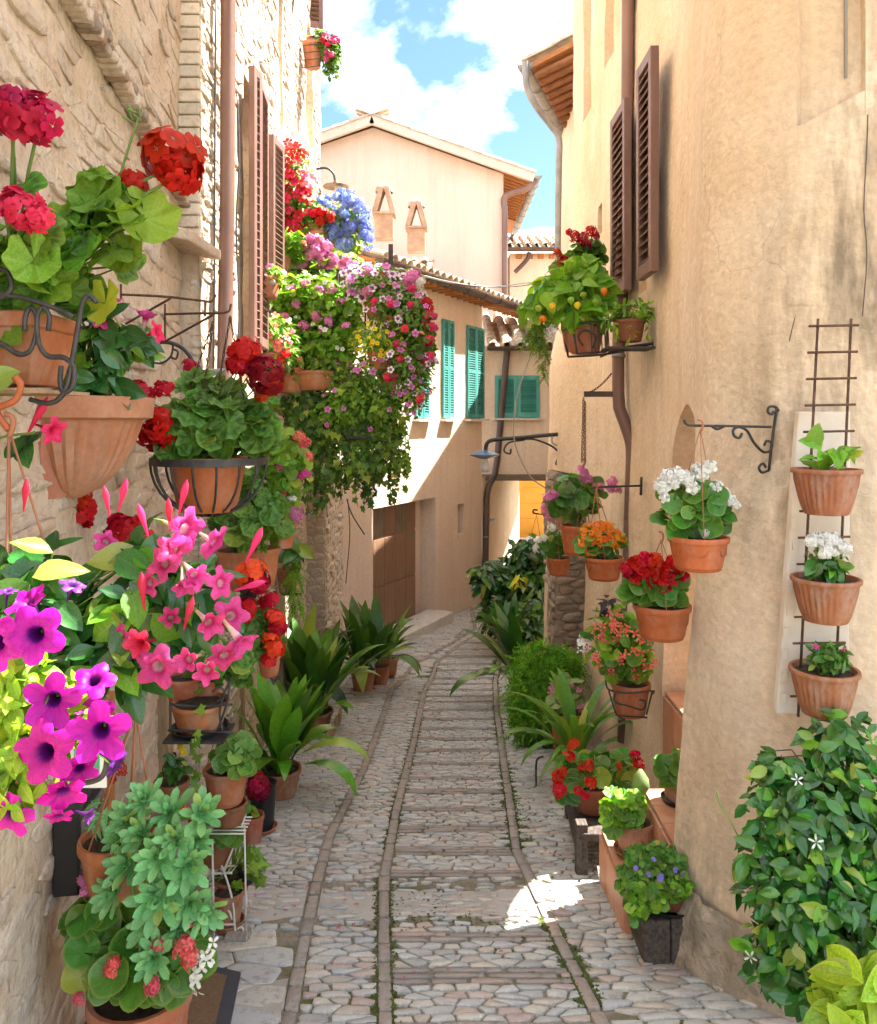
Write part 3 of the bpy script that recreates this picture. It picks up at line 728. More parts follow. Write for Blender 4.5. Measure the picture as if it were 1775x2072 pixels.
def seg(a, b, r=.05):
    n = max(1, int(abs(b - a) / r)); return [a + (b - a) * i / n for i in range(n + 1)]
def planar(p0, p1):                               # wall plane from p0 to p1 (x,y), normal on the right-hand side seen from above going p0->p1
    a = Vector((p0[0], p0[1], 0)); d = Vector((p1[0] - p0[0], p1[1] - p0[1], 0)); L = d.length; d /= L; n = Vector((d.y, -d.x, 0))
    return (lambda s, h: (a + d * s + UP * h, n)), L, d, n
def shutter(parent, p, u, n, w, h, mat, slats=24, th=.035, st=.045, mid=False, ang=35, label=None):
    """p lower corner of the leaf, u along its width, n outward"""
    M = Matrix((u, n, UP)).transposed(); mb = MB(); bx = lambda c, s: mb.box(p + u * c[0] + n * c[1] + UP * c[2], s, M)
    bx((st / 2, th / 2, h / 2), (st, th, h)); bx((w - st / 2, th / 2, h / 2), (st, th, h))
    bx((w / 2, th / 2, st * .7), (w - 2 * st, th * .96, st * 1.4)); bx((w / 2, th / 2, h - st * .6), (w - 2 * st, th * .96, st * 1.2))
    zs = [(st * 1.4, h - st * 1.2)]
    if mid: bx((w / 2, th / 2, h * .5), (w - 2 * st, th * .96, st * 1.1)); zs = [(st * 1.4, h * .5 - st * .55), (h * .5 + st * .55, h - st * 1.2)]
    o = mb.build('shutter', MT[mat], parent, bev=.003)
    ws = w - 2 * st; R = M @ Matrix.Rotation(math.radians(ang), 3, 'X'); sp = (sum(b - a for a, b in zs)) / slats
    sm = MB().box((0, 0, 0), (ws, th * 1.15, .008), None); me = bpy.data.meshes.new('slat'); me.from_pydata([tuple(q) for q in sm.v], [], sm.f); me.materials.append(MT[mat])
    for a, b in zs:
        k = max(2, round((b - a) / sp))
        for i in range(k):
            q = bpy.data.objects.new('slat', me); C.objects.link(q); q.parent = o
            q.matrix_basis = Matrix.Translation(p + u * w / 2 + n * th / 2 + UP * (a + (b - a) * (i + .5) / k) - org(o)) @ R.to_4x4()
    bk = MB(); bk.box(p + u * w / 2 + n * .004 + UP * h / 2, (w - 2 * st, .004, h - st * 2), M); bk.build('backing', MT[mat], o)
    return o
def tile_mesh(L=.42, r0=.085, r1=.065, mat='roof_tile', th=.014):
    mb = MB(); n = 7
    for (y, r) in ((0, r0), (L, r1)):
        for k in range(n): a = math.pi * k / (n - 1); mb.v.append(Vector((r * math.cos(a), y, r * math.sin(a) * .85)))
        for k in range(n): a = math.pi * k / (n - 1); mb.v.append(Vector(((r - th) * math.cos(a), y, (r - th) * math.sin(a) * .85 - .001)))
    for k in range(n - 1):
        mb.f += [(k, k + 1, 2 * n + k + 1, 2 * n + k), (n + k, 3 * n + k, 3 * n + k + 1, n + k + 1), (k, n + k, n + k + 1, k + 1), (2 * n + k, 2 * n + k + 1, 3 * n + k + 1, 3 * n + k)]
    me = bpy.data.meshes.new('tile'); me.from_pydata([tuple(q) for q in mb.v], [], mb.f); me.materials.append(MT[mat]); me.polygons.foreach_set('use_smooth', [True] * len(me.polygons)); me.set_sharp_from_angle(angle=.8)
    return me
def roof(parent, p, u, slope_dir, W_, L_, pitch, rows=None, cols=None, name='roof', sp=.19, mat='roof_tile', board=True, tl=.36):
    """p eave corner, u along the eave, slope_dir horizontal direction going up; every tile an object"""
    s = (slope_dir * math.cos(pitch) + UP * math.sin(pitch)).normalized(); nn = u.cross(s)
    if nn.z < 0: nn = -nn
    mb = MB(); M = Matrix((u, s, nn)).transposed(); mb.box(p + u * W_ / 2 + s * L_ / 2 - nn * .03, (W_, L_, .05), M); ro = mb.build(name, MT['wood_orange'], parent)
    me = tile_mesh(); cols = cols or int(W_ / sp); rows = rows or int(L_ / tl)
    for i in range(cols):
        for j in range(rows):
            for under in (0, 1):
                o = bpy.data.objects.new('tile', me); C.objects.link(o); o.parent = ro
                R = frame(s + rv() * .012, nn if not under else -nn)
                pos = p + u * (W_ / cols * (i + .5 * under + .25)) + s * (j * tl - .06 + random.uniform(-.015, .015)) + nn * (.05 if not under else .052 + .0)
                o.matrix_basis = Matrix.Translation(pos - org(ro)) @ R.to_4x4()
    return ro
def gutter(parent, a, b, r=.07, mat='zinc', name='gutter'):
    a, b = Vector(a), Vector(b); d = (b - a).normalized(); s = d.cross(UP).normalized(); mb = MB(); n = 9; ring = []
    for p in (a, b):
        for k in range(n): q = math.pi + math.pi * k / (n - 1); mb.v.append(p + s * r * math.cos(q) + UP * r * math.sin(q))
        for k in range(n): q = math.pi + math.pi * k / (n - 1); mb.v.append(p + s * (r - .006) * math.cos(q) + UP * ((r - .006) * math.sin(q)))
    for k in range(n - 1): mb.f += [(k, k + 1, 2 * n + k + 1, 2 * n + k), (n + k, 3 * n + k, 3 * n + k + 1, n + k + 1), (k, n + k, n + k + 1, k + 1), (2 * n + k, 2 * n + k + 1, 3 * n + k + 1, 3 * n + k)]
    for k in (0, n - 1): mb.f.append((k, n + k, 3 * n + k, 2 * n + k))
    for p in (a, b):                              # end caps
        kk = len(mb.v); mb.v += [p + s * r * math.cos(math.pi + math.pi * k / (n - 1)) + UP * r * math.sin(math.pi + math.pi * k / (n - 1)) for k in range(n)]; mb.f.append(tuple(range(kk, kk + n)))
    L = (b - a).length; k = int(L / .55)
    for i in range(1, k): c = a + d * L * i / k; mb.tube([c + s * (r + .004) * math.cos(math.pi + math.pi * q / 8) + UP * (r + .004) * math.sin(math.pi + math.pi * q / 8) for q in range(9)], .006, 4)
    return mb.build(name, MT[mat], parent, ang=40)
def pipe(parent, pts, r, mat, name='drainpipe', clamps=()):
    o = MB().tube(pts, r, 14).build(name, MT[mat], parent, ang=40)
    for c in clamps:
        MB().lathe([(r * 1.02, -.012), (r * 1.14, -.010), (r * 1.14, .010), (r * 1.02, .012)], c, 16).build('pipe_clamp', MT['zinc'], o, smooth=True)
    return o
# ------------------------------------------------------------------ setting materials
def stonex(dark, warm, amt=.6):
    def f(t, vec, c, tcn):
        a = ramp(t, tex(t, vec, 7, 3, .6), [(.42, 0.), (.68, amt)]); c = mixc(t, a, c, warm)
        b = ramp(t, tex(t, vec, 26, 3, .7), [(.5, 0.), (.68, .55)]); c = mixc(t, b, c, dark)
        return c
    return f
mk('cobble', (0.355, 0.378, 0.382), rough=.55, spec=.45, bump=[(26, .004), (90, .0012)], extra=stonex((0.154, 0.151, 0.127), (0.426, 0.429, 0.395), .55),
   palette=[(0, (0.355, 0.359, 0.338)), (.16, (0.522, 0.517, 0.472)), (.3, (0.426, 0.441, 0.433)), (.44, (0.568, 0.530, 0.433)), (.56, (0.449, 0.340, 0.293)), (.66, (0.544, 0.555, 0.523)), (.8, (0.355, 0.359, 0.332)), (.9, (0.498, 0.416, 0.332)), (1, (0.426, 0.441, 0.433))])
mk('paving_brick', (0.316, 0.250, 0.209), rough=.85, bump=[(40, .003), (120, .001)], extra=stonex((0.126, 0.125, 0.097), (0.378, 0.330, 0.271), .6),
   palette=[(0, (0.294, 0.250, 0.215)), (.4, (0.358, 0.307, 0.259)), (.7, (0.263, 0.238, 0.221)), (.88, (0.420, 0.318, 0.245)), (1, (0.336, 0.330, 0.307))])
def bedx(t, vec, c, tcn):
    ms = ramp(t, tex(t, vec, 2.1, 6, .6), [(.44, 0.), (.60, 1.)]); ms2 = ramp(t, tex(t, vec, 24, 5), [(.36, 0.), (.58, 1.)])
    c = mixc(t, mixc(t, 1.0, ms, ms2, 'MULTIPLY'), c, (.11, .125, .02))
    return mixc(t, ramp(t, tex(t, vec, 60, 4), [(.4, 0.), (.7, .6)]), c, (.14, .11, .08))
mk('paving_bed', (.32, .275, .21), (.24, .20, .15), rough=1, nscale=3, extra=bedx, bump=[(40, .006), (140, .002)])
mk('mortar_patch', (.46, .43, .38), (.38, .35, .30), rough=.8, nscale=9, bump=[(30, .003), (110, .0015)])
mk('stone_wall', (.5, .42, .3), rough=.9, bd=4, bump=[(12, .022), (60, .006)], extra=stonex((.30, .23, .16), (.62, .52, .40), .6),
   palette=[(0, (.58, .48, .37)), (.2, (.64, .55, .44)), (.4, (.52, .41, .31)), (.55, (.67, .59, .49)), (.72, (.52, .37, .27)), (.85, (.60, .52, .43)), (1, (.48, .40, .32))])
mk('stone_mortar', (.64, .525, .40), (.55, .42, .295), rough=.95, nscale=4, bd=4, bump=[(8, .02), (40, .009)], extra=stonex((.34, .25, .17), (.64, .55, .43), .5))
mk('stone_dark', (.25, .19, .14), rough=.9, bump=[(14, .010), (60, .003)], extra=stonex((.10, .08, .06), (.36, .29, .22), .6),
   palette=[(0, (.26, .19, .14)), (.3, (.36, .29, .23)), (.5, (.30, .18, .12)), (.75, (.40, .33, .27)), (1, (.24, .20, .17))])
mk('pale_brick', (.62, .54, .42), rough=.9, var=.12, bump=[(20, .006), (70, .002)], extra=stonex((.40, .30, .20), (.70, .64, .54), .6))
MW = (.73, .575, .41)
mk('plaster_tan', MW, (.75, .61, .455), rough=.9, nscale=1.6, bd=3, bump=[(5, .014), (40, .005)],
   extra=plasterx((.62, .42, .24), .7, (.50, .36, .23), .35,
                  spots=[((1.42, 2.55, 2.05), (.42, .5, .75), (.22, .165, .11), 1.0), ((1.25, 2.7, 1.35), (.35, .5, .75), (.30, .21, .13), .85), ((1.5, 2.5, 2.7), (.3, .4, .6), (.27, .19, .12), .7),
                         ((1.05, 2.9, .2), (.3, .4, .5), (.40, .28, .17), .6), ((1.0, 2.85, -.2), (.4, .5, .35), (.28, .25, .18), .9), ((1.2, 4.4, 1.9), (.3, .5, .45), (.36, .26, .16), .6)]))
mk('plaster_pink', (.70, .545, .45), (.67, .51, .41), rough=.9, nscale=1.5, bump=[(30, .0015)], extra=plasterx((.62, .47, .37), .6, (.52, .40, .31), .45))
mk('plaster_cream', (.74, .60, .47), (.70, .55, .42), rough=.9, nscale=1.5, bump=[(30, .0015)], extra=plasterx((.66, .50, .37), .5, (.54, .42, .31), .4))
mk('plaster_orange', (.68, .29, .03), (.72, .34, .05), rough=.85, nscale=3)
mk('plaster_white', (.66, .59, .50), (.58, .47, .35), rough=.8, nscale=6, bump=[(30, .001)])
mk('chimney_brick', (.36, .23, .16), (.46, .33, .24), rough=.9, nscale=9, bump=[(30, .006)])
mk('plinth', (.40, .31, .22), (.22, .19, .14), rough=1, nscale=9, bump=[(18, .02), (70, .006)], extra=stonex((.16, .15, .09), (.46, .39, .30), .6))
# ------------------------------------------------------------------ ground and paved alley
mb = MB(); xs = [-60, -20, -6, -3, -1.5, 0, 1.5, 3, 6, 20, 60]; ys = [-30, -10] + seg(-3, 15, .5) + [20, 40, 80]
for x in xs:
    for y in ys: mb.v.append(V(x, y, gz(max(y, -3)) - .05))
for i in range(len(xs) - 1):
    for j in range(len(ys) - 1): k = len(ys); mb.f.append((i * k + j, (i + 1) * k + j, (i + 1) * k + j + 1, i * k + j + 1))
ground = mb.build('ground', MT['paving_bed'], smooth=True); tag(ground, kind='structure')
def line(pts):
    q = sorted([tuple(GP(*p)[:2]) for p in pts], key=lambda a: a[1]); ya = [a[1] for a in q]; xa = [a[0] for a in q]
    return lambda y: float(np.interp(y, ya, xa))
XL2 = line([(570, 2110), (585, 2072), (610, 1930), (640, 1790), (668, 1690), (735, 1560), (765, 1480), (790, 1400), (832, 1350), (900, 1310), (962, 1272)])
XL1 = line([(780, 2110), (780, 2072), (777, 1900), (777, 1780), (802, 1640), (838, 1500), (858, 1400), (885, 1340), (935, 1302), (992, 1268)])
XR = line([(1240, 2110), (1218, 2072), (1120, 1880), (1045, 1720), (1022, 1560), (1005, 1440), (1002, 1380), (1010, 1330), (1030, 1295), (1060, 1266)])
def XLW(y):
    if y < 8.0: return -1.1 - .14 * (y - 2.455) if y < 4.06 else -1.223 - .03 * (y - 4.06)
    return -1.13 if y < 9.4 else -.57 + .514 * (y - 10.5)
XRW = lambda y: float(np.interp(y, [2, 2.4, 2.8, 3.0, 3.6, 5, 7.2, 8, 13.4], [1.9, 1.5, 1.1, .92, 1.12, 1.15, 1.02, 1.25, 1.25]))
pave = thing('pavement', None, None, (0, 2.5, gz(2.5)), kind='structure')
Y0, Y1 = 2.15, 13.3
def bed(xa, xb, y0, y1, mat, name, dz=0., n=8, nz=.004):
    mb = MB(); yy = seg(y0, y1, .06 if name == 'bed' else .02); m = len(yy)
    for i in range(n + 1):
        for y in yy:
            x = xa(y) + (xb(y) - xa(y)) * i / n; ed = min(y - y0, y1 - y) if name == 'mortar_patch' else 1; mb.v.append(V(x, y, gz(y) + dz + nz * mnoise.noise(V(x * 5, y * 5, 0)) - .02 * max(0, 1 - (ed + .05 * mnoise.noise(V(x * 9, y * 9, 1))) / .06)))
    for i in range(n):
        for j in range(m - 1): mb.f.append((i * m + j, (i + 1) * m + j, (i + 1) * m + j + 1, i * m + j + 1))
    return mb.build(name, MT[mat], pave, smooth=True)
bed(lambda y: XLW(y) - .08, lambda y: XRW(y) + .12, Y0, Y1, 'paving_bed', 'bed', -.004, 26)
rn = random.Random(5); COB = []; BR = []
def band(xa, xb, y0, y1, cw, ch, h=.0075, gap=.0036, seed=0, low=None):
    Wm = (xb((y0 + y1) / 2) - xa((y0 + y1) / 2))
    if Wm < .05: return
    def mf(u, v, hh):
        x = xa(v) + (xb(v) - xa(v)) * u / Wm; return V(x, v, gz(v) + hh + .004 * mnoise.noise(V(x * 5, v * 5, 0)))
    for c in cells(0, Wm, y0, y1, cw, ch, seed=seed):
        cy = sum(p[1] for p in c) / len(c)
        hh = h * rn.uniform(.55, 1.35)
        if low and low[0] < cy < low[1]:
            if rn.random() < .35: continue
            hh = rn.uniform(.005, .011); COB.append(stone_geo(c, gap + .010, mf, hh, rn)); continue
        COB.append(stone_geo(c, gap * rn.uniform(.6, 1.7), mf, hh, rn, tilt=.2, rough=.06, ct=.10))
BW = .023                                        # half width of the brick edging lines
LOW = (3.08, 3.5)
yb = Y0; k = 0                                   # centre band: strips of cobbles and of bricks on edge
while yb < 10.5:
    L = rn.uniform(.15, .24) * (1 if yb < 5 else 1.15)
    if LOW[0] - .2 < yb < LOW[1]: L = LOW[1] + .02 - yb
    band(lambda y: XL1(y) + BW, lambda y: XR(y) - BW, yb, yb + L, .078, .042, seed=k, low=LOW); yb += L; k += 1
    nrow = rn.choice((2, 3, 3, 4)); bh = .034
    for r in range(nrow):
        y0 = yb + r * bh; ym = y0 + bh / 2; xa, xb = XL1(ym) + BW, XR(ym) - BW; x = xa
        while x < xb - .03:
            w = min(rn.uniform(.13, .26), xb - x)
            poly = [(x + .003, y0 + .003 + rn.uniform(-.003, .003)), (x + w - .003, y0 + .003 + rn.uniform(-.003, .003)), (x + w - .003, y0 + bh - .003), (x + .003, y0 + bh - .003)]
            BR.append(stone_geo(poly, .001, lambda u, v, hh: V(u, v, gz(v) + hh), .008 * rn.uniform(.6, 1.3), rn, rough=.015, inset=.93, tilt=.05, ct=.06)); x += w
    yb += nrow * bh
band(lambda y: XL1(y) + BW, lambda y: XR(y) - BW, yb, Y1, .12, .085, seed=99)
band(lambda y: XL2(y) + BW, lambda y: XL1(y) - BW, Y0, 8.6, .082, .044, seed=201, low=LOW)
band(lambda y: XL2(y) + BW, lambda y: max(XL1(y) - BW, XL2(y) + .06), 8.6, Y1, .13, .09, seed=202)
band(lambda y: XLW(y) + .02, lambda y: XL2(y) - BW, Y0 + .9, 8.6, .092, .050, seed=203, low=LOW)
band(lambda y: XLW(y) + .02, lambda y: XL2(y) - BW, Y0, Y0 + .9, .20, .12, h=.005, seed=207)
band(lambda y: XLW(y) + .02, lambda y: max(XL2(y) - BW, XLW(y) + .1), 8.6, Y1, .13, .085, seed=204)
band(lambda y: XR(y) + BW, lambda y: XRW(y), Y0, 8.6, .092, .048, seed=205, h=.006)
band(lambda y: XR(y) + BW, lambda y: XRW(y), 8.6, Y1, .14, .09, seed=206)
for fx in (XL2, XL1, XR):
    y = Y0
    while y < 12.2:
        L = rn.uniform(.10, .24); d = (fx(y + L) - fx(y)) / L; w = BW * rn.uniform(.85, 1.05)
        def mf(u, v, hh, fx=fx): return V(fx(v) + u, v, gz(v) + hh)
        poly = [(-w, y + .004), (w, y + .004 + rn.uniform(-.004, .004)), (w, y + L - .004), (-w, y + L - .004)]
        BR.append(stone_geo(poly, .001, mf, .007 * rn.uniform(.5, 1.3), rn, rough=.03, inset=.93, tilt=.04, ct=.08)); y += L
ky = lambda g: max(q[1] for q in g[0]) - 8 * (max(q[0] for q in g[0]) - min(q[0] for q in g[0])) * 0
kin = lambda g: (g[0][-1][1] + (0 if abs((g[0][-1][0]) / g[0][-1][1]) < .54 and g[0][-1][1] > 2.42 else 100) + (3 if g[0][-1][0] < -.55 and g[0][-1][1] < 3.4 else 0))
stones(pave, 'cobblestone', COB, MT['cobble'], kin)
stones(pave, 'brick', BR, MT['paving_brick'], kin)
bed(lambda y: XLW(y) + .25, lambda y: XL2(y) - .03, 3.1, 3.48, 'mortar_patch', 'mortar_patch', .003, 8, .006)
bed(lambda y: XL2(y) + .03, lambda y: XL1(y) - .03, 3.08, 3.44, 'mortar_patch', 'mortar_patch', .003, 8, .006)
bed(lambda y: XL1(y) + .03, lambda y: XR(y) - .03, 3.12, 3.44, 'mortar_patch', 'mortar_patch', .004, 8, .006)
bed(lambda y: XLW(y) + .02, lambda y: XL2(y) - .03, 2.2, 2.75, 'mortar_patch', 'mortar_patch', .002, 8, .007)
# ------------------------------------------------------------------ left stone house
LH = thing('stone_house', 'tall rough stone house with brown shutters and flower balcony on the left', 'house', (-1.3, 5, gz(5)))
def fl_near(s, h): y = .4 + s; return V(-1.1 - .14 * (y - 2.455), y, h), V(.99, .139, 0)
def fl_far(s, h): y = 4.06 + s; return V(-1.223 - .03 * (y - 4.06), y, h), V(1, .03, 0)
wn = wall('wall', fl_near, seg(0, 3.66, .07), seg(-.8, 4.6, .07) + [5.5, 6.5, 7.4], 'stone_mortar', LH, noise=.022, nsc=3.2)
wf = wall('wall', fl_far, seg(0, 5.2, .08), seg(-1.5, 7.2, .08), 'stone_mortar', LH, noise=.016, nsc=3.4,
          holes=[(1.02, 1.45, 1.75, 3.75, .16), (2.35, 2.55, 3.9, 5.1, .1), (4.0, 4.5, 4.4, 5.6, .14)])
def wallstones(par, fn, s0, s1, h0, h1, cw, ch, hmin, hmax, seed, skip=0., holes=()):
    g = []; r2 = random.Random(seed)
    def mf(u, v, hh): p, n = fn(u, v); return p + n * (hh + mnoise.fractal(p * 3.2, 1., 2., 3) * .018)
    for c in cells(s0, s1, h0, h1, cw, ch, seed=seed, jit=.45):
        if r2.random() < skip: continue
        cx = sum(p[0] for p in c) / len(c); cy = sum(p[1] for p in c) / len(c)
        if any(a - .1 < cx < b + .1 and q - .08 < cy < d + .08 for a, b, q, d in holes): continue
        g.append(stone_geo(c, .007 * r2.uniform(.4, 2.2), mf, r2.uniform(hmin, hmax), r2, depth=.05, rough=.10, inset=.9, tilt=.3, sh=.8, ct=.13))
    stones(par, 'stone', g, MT['stone_wall'], lambda q: (Vector(q[0][-1]) - V(0, 0, 1.5)).length + (50 if abs(q[0][-1][0] / q[0][-1][1]) > .56 or (q[0][-1][2] - 1.5) / q[0][-1][1] > .55 else 0))
wallstones(wn, fl_near, 1.2, 3.66, -.8, 4.3, .20, .062, -.006, .0125, 31, .10)
wallstones(wf, fl_far, .0, 5.2, -1.5, 6.6, .135, .046, -.004, .014, 32, .04, holes=[(1.02, 1.45, 1.75, 3.75), (2.35, 2.55, 3.9, 5.1), (4., 4.5, 4.4, 5.6)])
MB().box((-1.32, 4.12, .9), (.185, .09, 5.2)).build('return_wall', MT['stone_mortar'], LH)
# brick jamb facing the viewer, stone slab under it
mb = MB(); h = 2.42; me = None
while h < 4.2:
    MB().box((-1.274, 4.055, h + .03), (.108, .05, .056)).build('brick', MT['pale_brick'], wf, bev=.006); h += .064
MB().box((-1.274, 4.075, 3.3), (.10, .05, 1.75)).build('brick_mortar', MT['stone_mortar'], wf)
MB().prism([V(-1.33, 3.6, 2.36), V(-1.15, 3.66, 2.33), V(-1.13, 4.12, 2.33), V(-1.33, 4.12, 2.36)], (0, 0, .055)).build('slab', MT['stone_wall'], wf, bev=.01)
# relieving arch of thin stones on the near wall
ac = V(0, 0, 0); arcpts = [(15, -190), (95, -40), (170, 70), (235, 185), (300, 305), (355, 400), (392, 462)]
def onwall(px, py, off=0.):
    k = (px - CX) / F; y = (-1.1 + .14 * 2.455 + off) / (k + .14); return V(k * y, y, CZ - (py - HY) / F * y)
ap = curve3([onwall(*q) for q in arcpts], 9)
for i in range(len(ap) - 1):
    a, b = ap[i], ap[i + 1]; t = (b - a).normalized(); n = V(.99, .139, 0); w = n.cross(t)
    for r in range(2):
        L = (b - a).length * .92; c = (a + b) / 2 + w * (.05 * r) + n * (.03 - .012 * r) ; M = Matrix((t, w, n)).transposed()
        MB().box(c, (L, .045 * random.uniform(.8, 1), .07 * random.uniform(.7, 1.2)), M).build('arch_stone', MT['stone_wall'] if random.random() < .55 else MT['stone_dark'], wn, bev=.012)
# house mass behind the facing
mb = MB(); mb.box((-3.6, 2.2, 3.0), (4.2, 3.7, 8.8)); mb.box((-3.5, 6.7, 2.6), (4.0, 5.0, 8.6)); mb.build('rear_wall', MT['stone_mortar'], LH)
# drainpipe, cables, shutters
X_P = -1.17
pipe(LH, [P(462, -60, 4.31), P(460, 400, 4.31), P(452, 900, 4.27), P(451, 1240, 4.27)], S(15, 4.31), 'copper_brown', clamps=[P(458, 552, 4.31), P(453, 1010, 4.28)])
MB().tube(curve3([P(480, 190, 4.6), P(484, 330, 4.6), P(478, 460, 4.6), P(484, 620, 4.62), P(480, 720, 4.6)], 6), .006, 6).build('cable', MT['cable_dark'], LH, smooth=True)
MB().tube(curve3([P(437, 0, 4.2), P(435, 300, 4.2), P(434, 560, 4.2), P(432, 760, 4.2)], 5), .006, 6).build('cable', MT['cable_dark'], LH, smooth=True)
# window shutters seen edge on: near leaf swung out, far leaf swung out
def swung(x0p, d0, x1p, d1, h0, h1, sl, flip=1):
    a = P(x0p, 850, d0); b = P(x1p, 850, d1); u = V(b.x - a.x, b.y - a.y, 0); w = u.length; u.normalize(); n = V(u.y, -u.x, 0) * flip
    a.z = h0; return shutter(LH, a, u, n, w, h1 - h0, 'shutter_brown', slats=sl, th=.04)
swung(517, 5.08, 532, 5.42, 1.98, 3.70, 30)
swung(543, 5.75, 566, 6.02, 2.52, 3.58, 22)
swung(503, 4.95, 520, 5.08, 1.92, 3.72, 30)
MB().box(P(530, 394, 5.5), (.035, .01, .13)).build('sticker', MT['sign_green'], LH); MB().box(P(530, 394, 5.5) + V(0, .008, 0), (.048, .01, .15)).build('sticker_border', MT['sign_white'], LH)
MB().box(P(530, 394, 5.492), (.012, .006, .012)).build('sticker_dot', MT['sign_red'], LH)
pz = P(628, 52, 8.3); shutter(LH, V(pz.x - .14, 8.3, pz.z), V(.95, .31, 0), V(.31, -.95, 0), .27, .9, 'shutter_brown', slats=16, th=.04)
MB().tube(curve3([P(578, 130, 7.1), P(588, 40, 7.1), P(600, -40, 7.1)], 5), .012, 6).build('cable', MT['cable_dark'], LH, smooth=True)
# stone pier at the far end, timber door post
def boxstones(par, x0, x1, y0, y1, z0, z1, cw, ch, seed):
    g = []; r2 = random.Random(seed)
    fa = lambda u, v, hh: V(u, y0 - hh, v); fb = lambda u, v, hh: V(x1 + hh, u, v)
    for (a, b, fn) in ((x0, x1, fa), (y0, y1, fb)):
        for c in cells(a, b, z0, z1, cw, ch, seed=seed, jit=.35):
            v, f = stone_geo(c, .008, fn, r2.uniform(.004, .03), r2, depth=.03, rough=.1, inset=.75, tilt=.2); g.append((v, f))
    return g
PIER = MB().box((-1.35, 8.85, .8), (.40, 1.6, 4.6)).build('pier', MT['stone_mortar'], LH)
stones(PIER, 'stone', boxstones(PIER, -1.55, -1.15, 8.05, 9.65, -1.45, 1.5, .16, .085, 41), MT['stone_wall'], lambda q: q[0][-1][1])
MB().box((-1.24, 6.25, -.1), (.06, .10, 2.2)).build('door_post', MT['wood_pale'], LH, bev=.006)
MB().box((-1.30, 5.0, -.15), (.14, .07, 1.9)).build('door_jamb', MT['wood_pale'], LH, bev=.006)
MB().box((-1.28, 3.55, -.2), (.16, .08, 1.35)).build('door_jamb', MT['wood_pale'], LH, bev=.006)
pipe(LH, [P(697, 560, 9.62), P(697, 1300, 9.62)], S(6, 9.6), 'copper_brown')
MB().tube(curve3([P(702, 1010, 9.3), P(712, 1040, 9.2), P(738, 1082, 9.1)], 6), .008, 5).build('cable', MT['cable_dark'], LH, smooth=True)
MB().tube(curve3([P(704, 1010, 9.3), P(708, 1080, 9.2), P(700, 1180, 9.1)], 6), .006, 5).build('cable', MT['cable_dark'], LH, smooth=True)
# balcony
BY0, BY1, BX0, BX1, BZ = 6.15, 7.8, -1.32, -.36, 1.72
mb = MB().box(((BX0 + BX1) / 2, (BY0 + BY1) / 2, BZ - .05), (BX1 - BX0, BY1 - BY0, .1)); BAL = mb.build('balcony', MT['white_stone'], LH, bev=.01)
def rail(a, b, n):
    a, b = Vector(a), Vector(b)
    for z in (.95, .08): MB().tube([a + UP * z, b + UP * z], .011, 6).build('rail', MT['iron_dark'], BAL, smooth=True)
    for i in range(n + 1): p = a.lerp(b, i / n); MB().tube([p + UP * .02, p + UP * .95], .007, 6).build('baluster', MT['iron_dark'], BAL, smooth=True)
rail((BX0 + .02, BY0 + .02, BZ), (BX1, BY0 + .02, BZ), 9); rail((BX1, BY0 + .02, BZ), (BX1, BY1 - .02, BZ), 14)
MB().box((BX1 - .01, BY0 + .02, BZ + .55), (.035, .035, 1.2)).build('post', MT['iron_dark'], BAL)
MB().box((BX1 - .06, BY0 - .08, BZ + .80), (.22, .20, .02)).build('shelf', MT['iron_dark'], BAL)
# ------------------------------------------------------------------ right plastered house
RH = thing('plaster_house', 'tan plastered house with arched doorway and brown drainpipe on the right', 'house', (1.3, 5, gz(5)))
RP = [(1.19, 7.25), (1.2, 6.4), (1.2, 5.5), (1.2, 4.6), (1.2, 4.08), (1.12, 3.6), (1.02, 3.05), (1.05, 2.92), (1.13, 2.76), (1.22, 2.66), (1.34, 2.60), (1.6, 2.54), (1.85, 2.48), (2.5, 2.3), (3.6, 1.6)]
acc = [0]
for a, b in zip(RP[:-1], RP[1:]): acc.append(acc[-1] + math.dist(a, b))
RL = acc[-1]
def rp_s(y): return float(np.interp(-y, [-p[1] for p in RP], acc))
def rp_x(x): return float(np.interp(x, [p[0] for p in RP[6:]], acc[6:]))
def smst(a, b, x): t = min(max((x - a) / (b - a), 0), 1); return t * t * (3 - 2 * t)
def fr_(s, h):
    def q(s):
        return V(float(np.interp(s, acc, [p[0] for p in RP])), float(np.interp(s, acc, [p[1] for p in RP])), h)
    e = .06; a, b = q(max(s - e, 0)), q(min(s + e, RL)); p = (a + b + q(s)) / 3 if 0 < s < RL else q(s)
    d = (b - a).normalized(); n = V(d.y, -d.x, 0)
    bt = .115 * min(max((1.5 - h) / 1.6, 0), 1.4) * smst(3.9, 3.1, p.y) + .06 * min(max((1.5 - h) / 2, 0), 1.2) - .05 * smst(1.5, 5, h)
    bt += .17 * smst(3.2, 1.8, h) * smst(5.7, 7.2, p.y)
    return p + n * bt, n
sA, sB = rp_s(4.08), rp_s(2.99); HJ = 1.56
def archtop(s): t = (s - sA) / (sB - sA) * 2 - 1; return 1.02 + .55 * (1 - abs(t) ** 2.2) ** .75 if abs(t) <= 1 else 1.02
def warp(s, h):
    if h <= -1.4: return h
    k = 1. if sA - 1e-6 <= s <= sB + 1e-6 else max(0, 1 - (sA - s) / .3 if s < sA else 1 - (s - sB) / .3)
    if k <= 0: return h
    tgt = HJ + (archtop(min(max(s, sA), sB)) - HJ) * k
    return -1.4 + (h + 1.4) * (tgt + 1.4) / (HJ + 1.4) if h <= HJ else (tgt + (h - HJ) * (2.9 - tgt) / (2.9 - HJ) if h < 2.9 else h)
s_of = lambda px, X=1.2: rp_s(X * F / (px - CX))
sr1, sr2 = rp_x(1.207), rp_x(1.40)
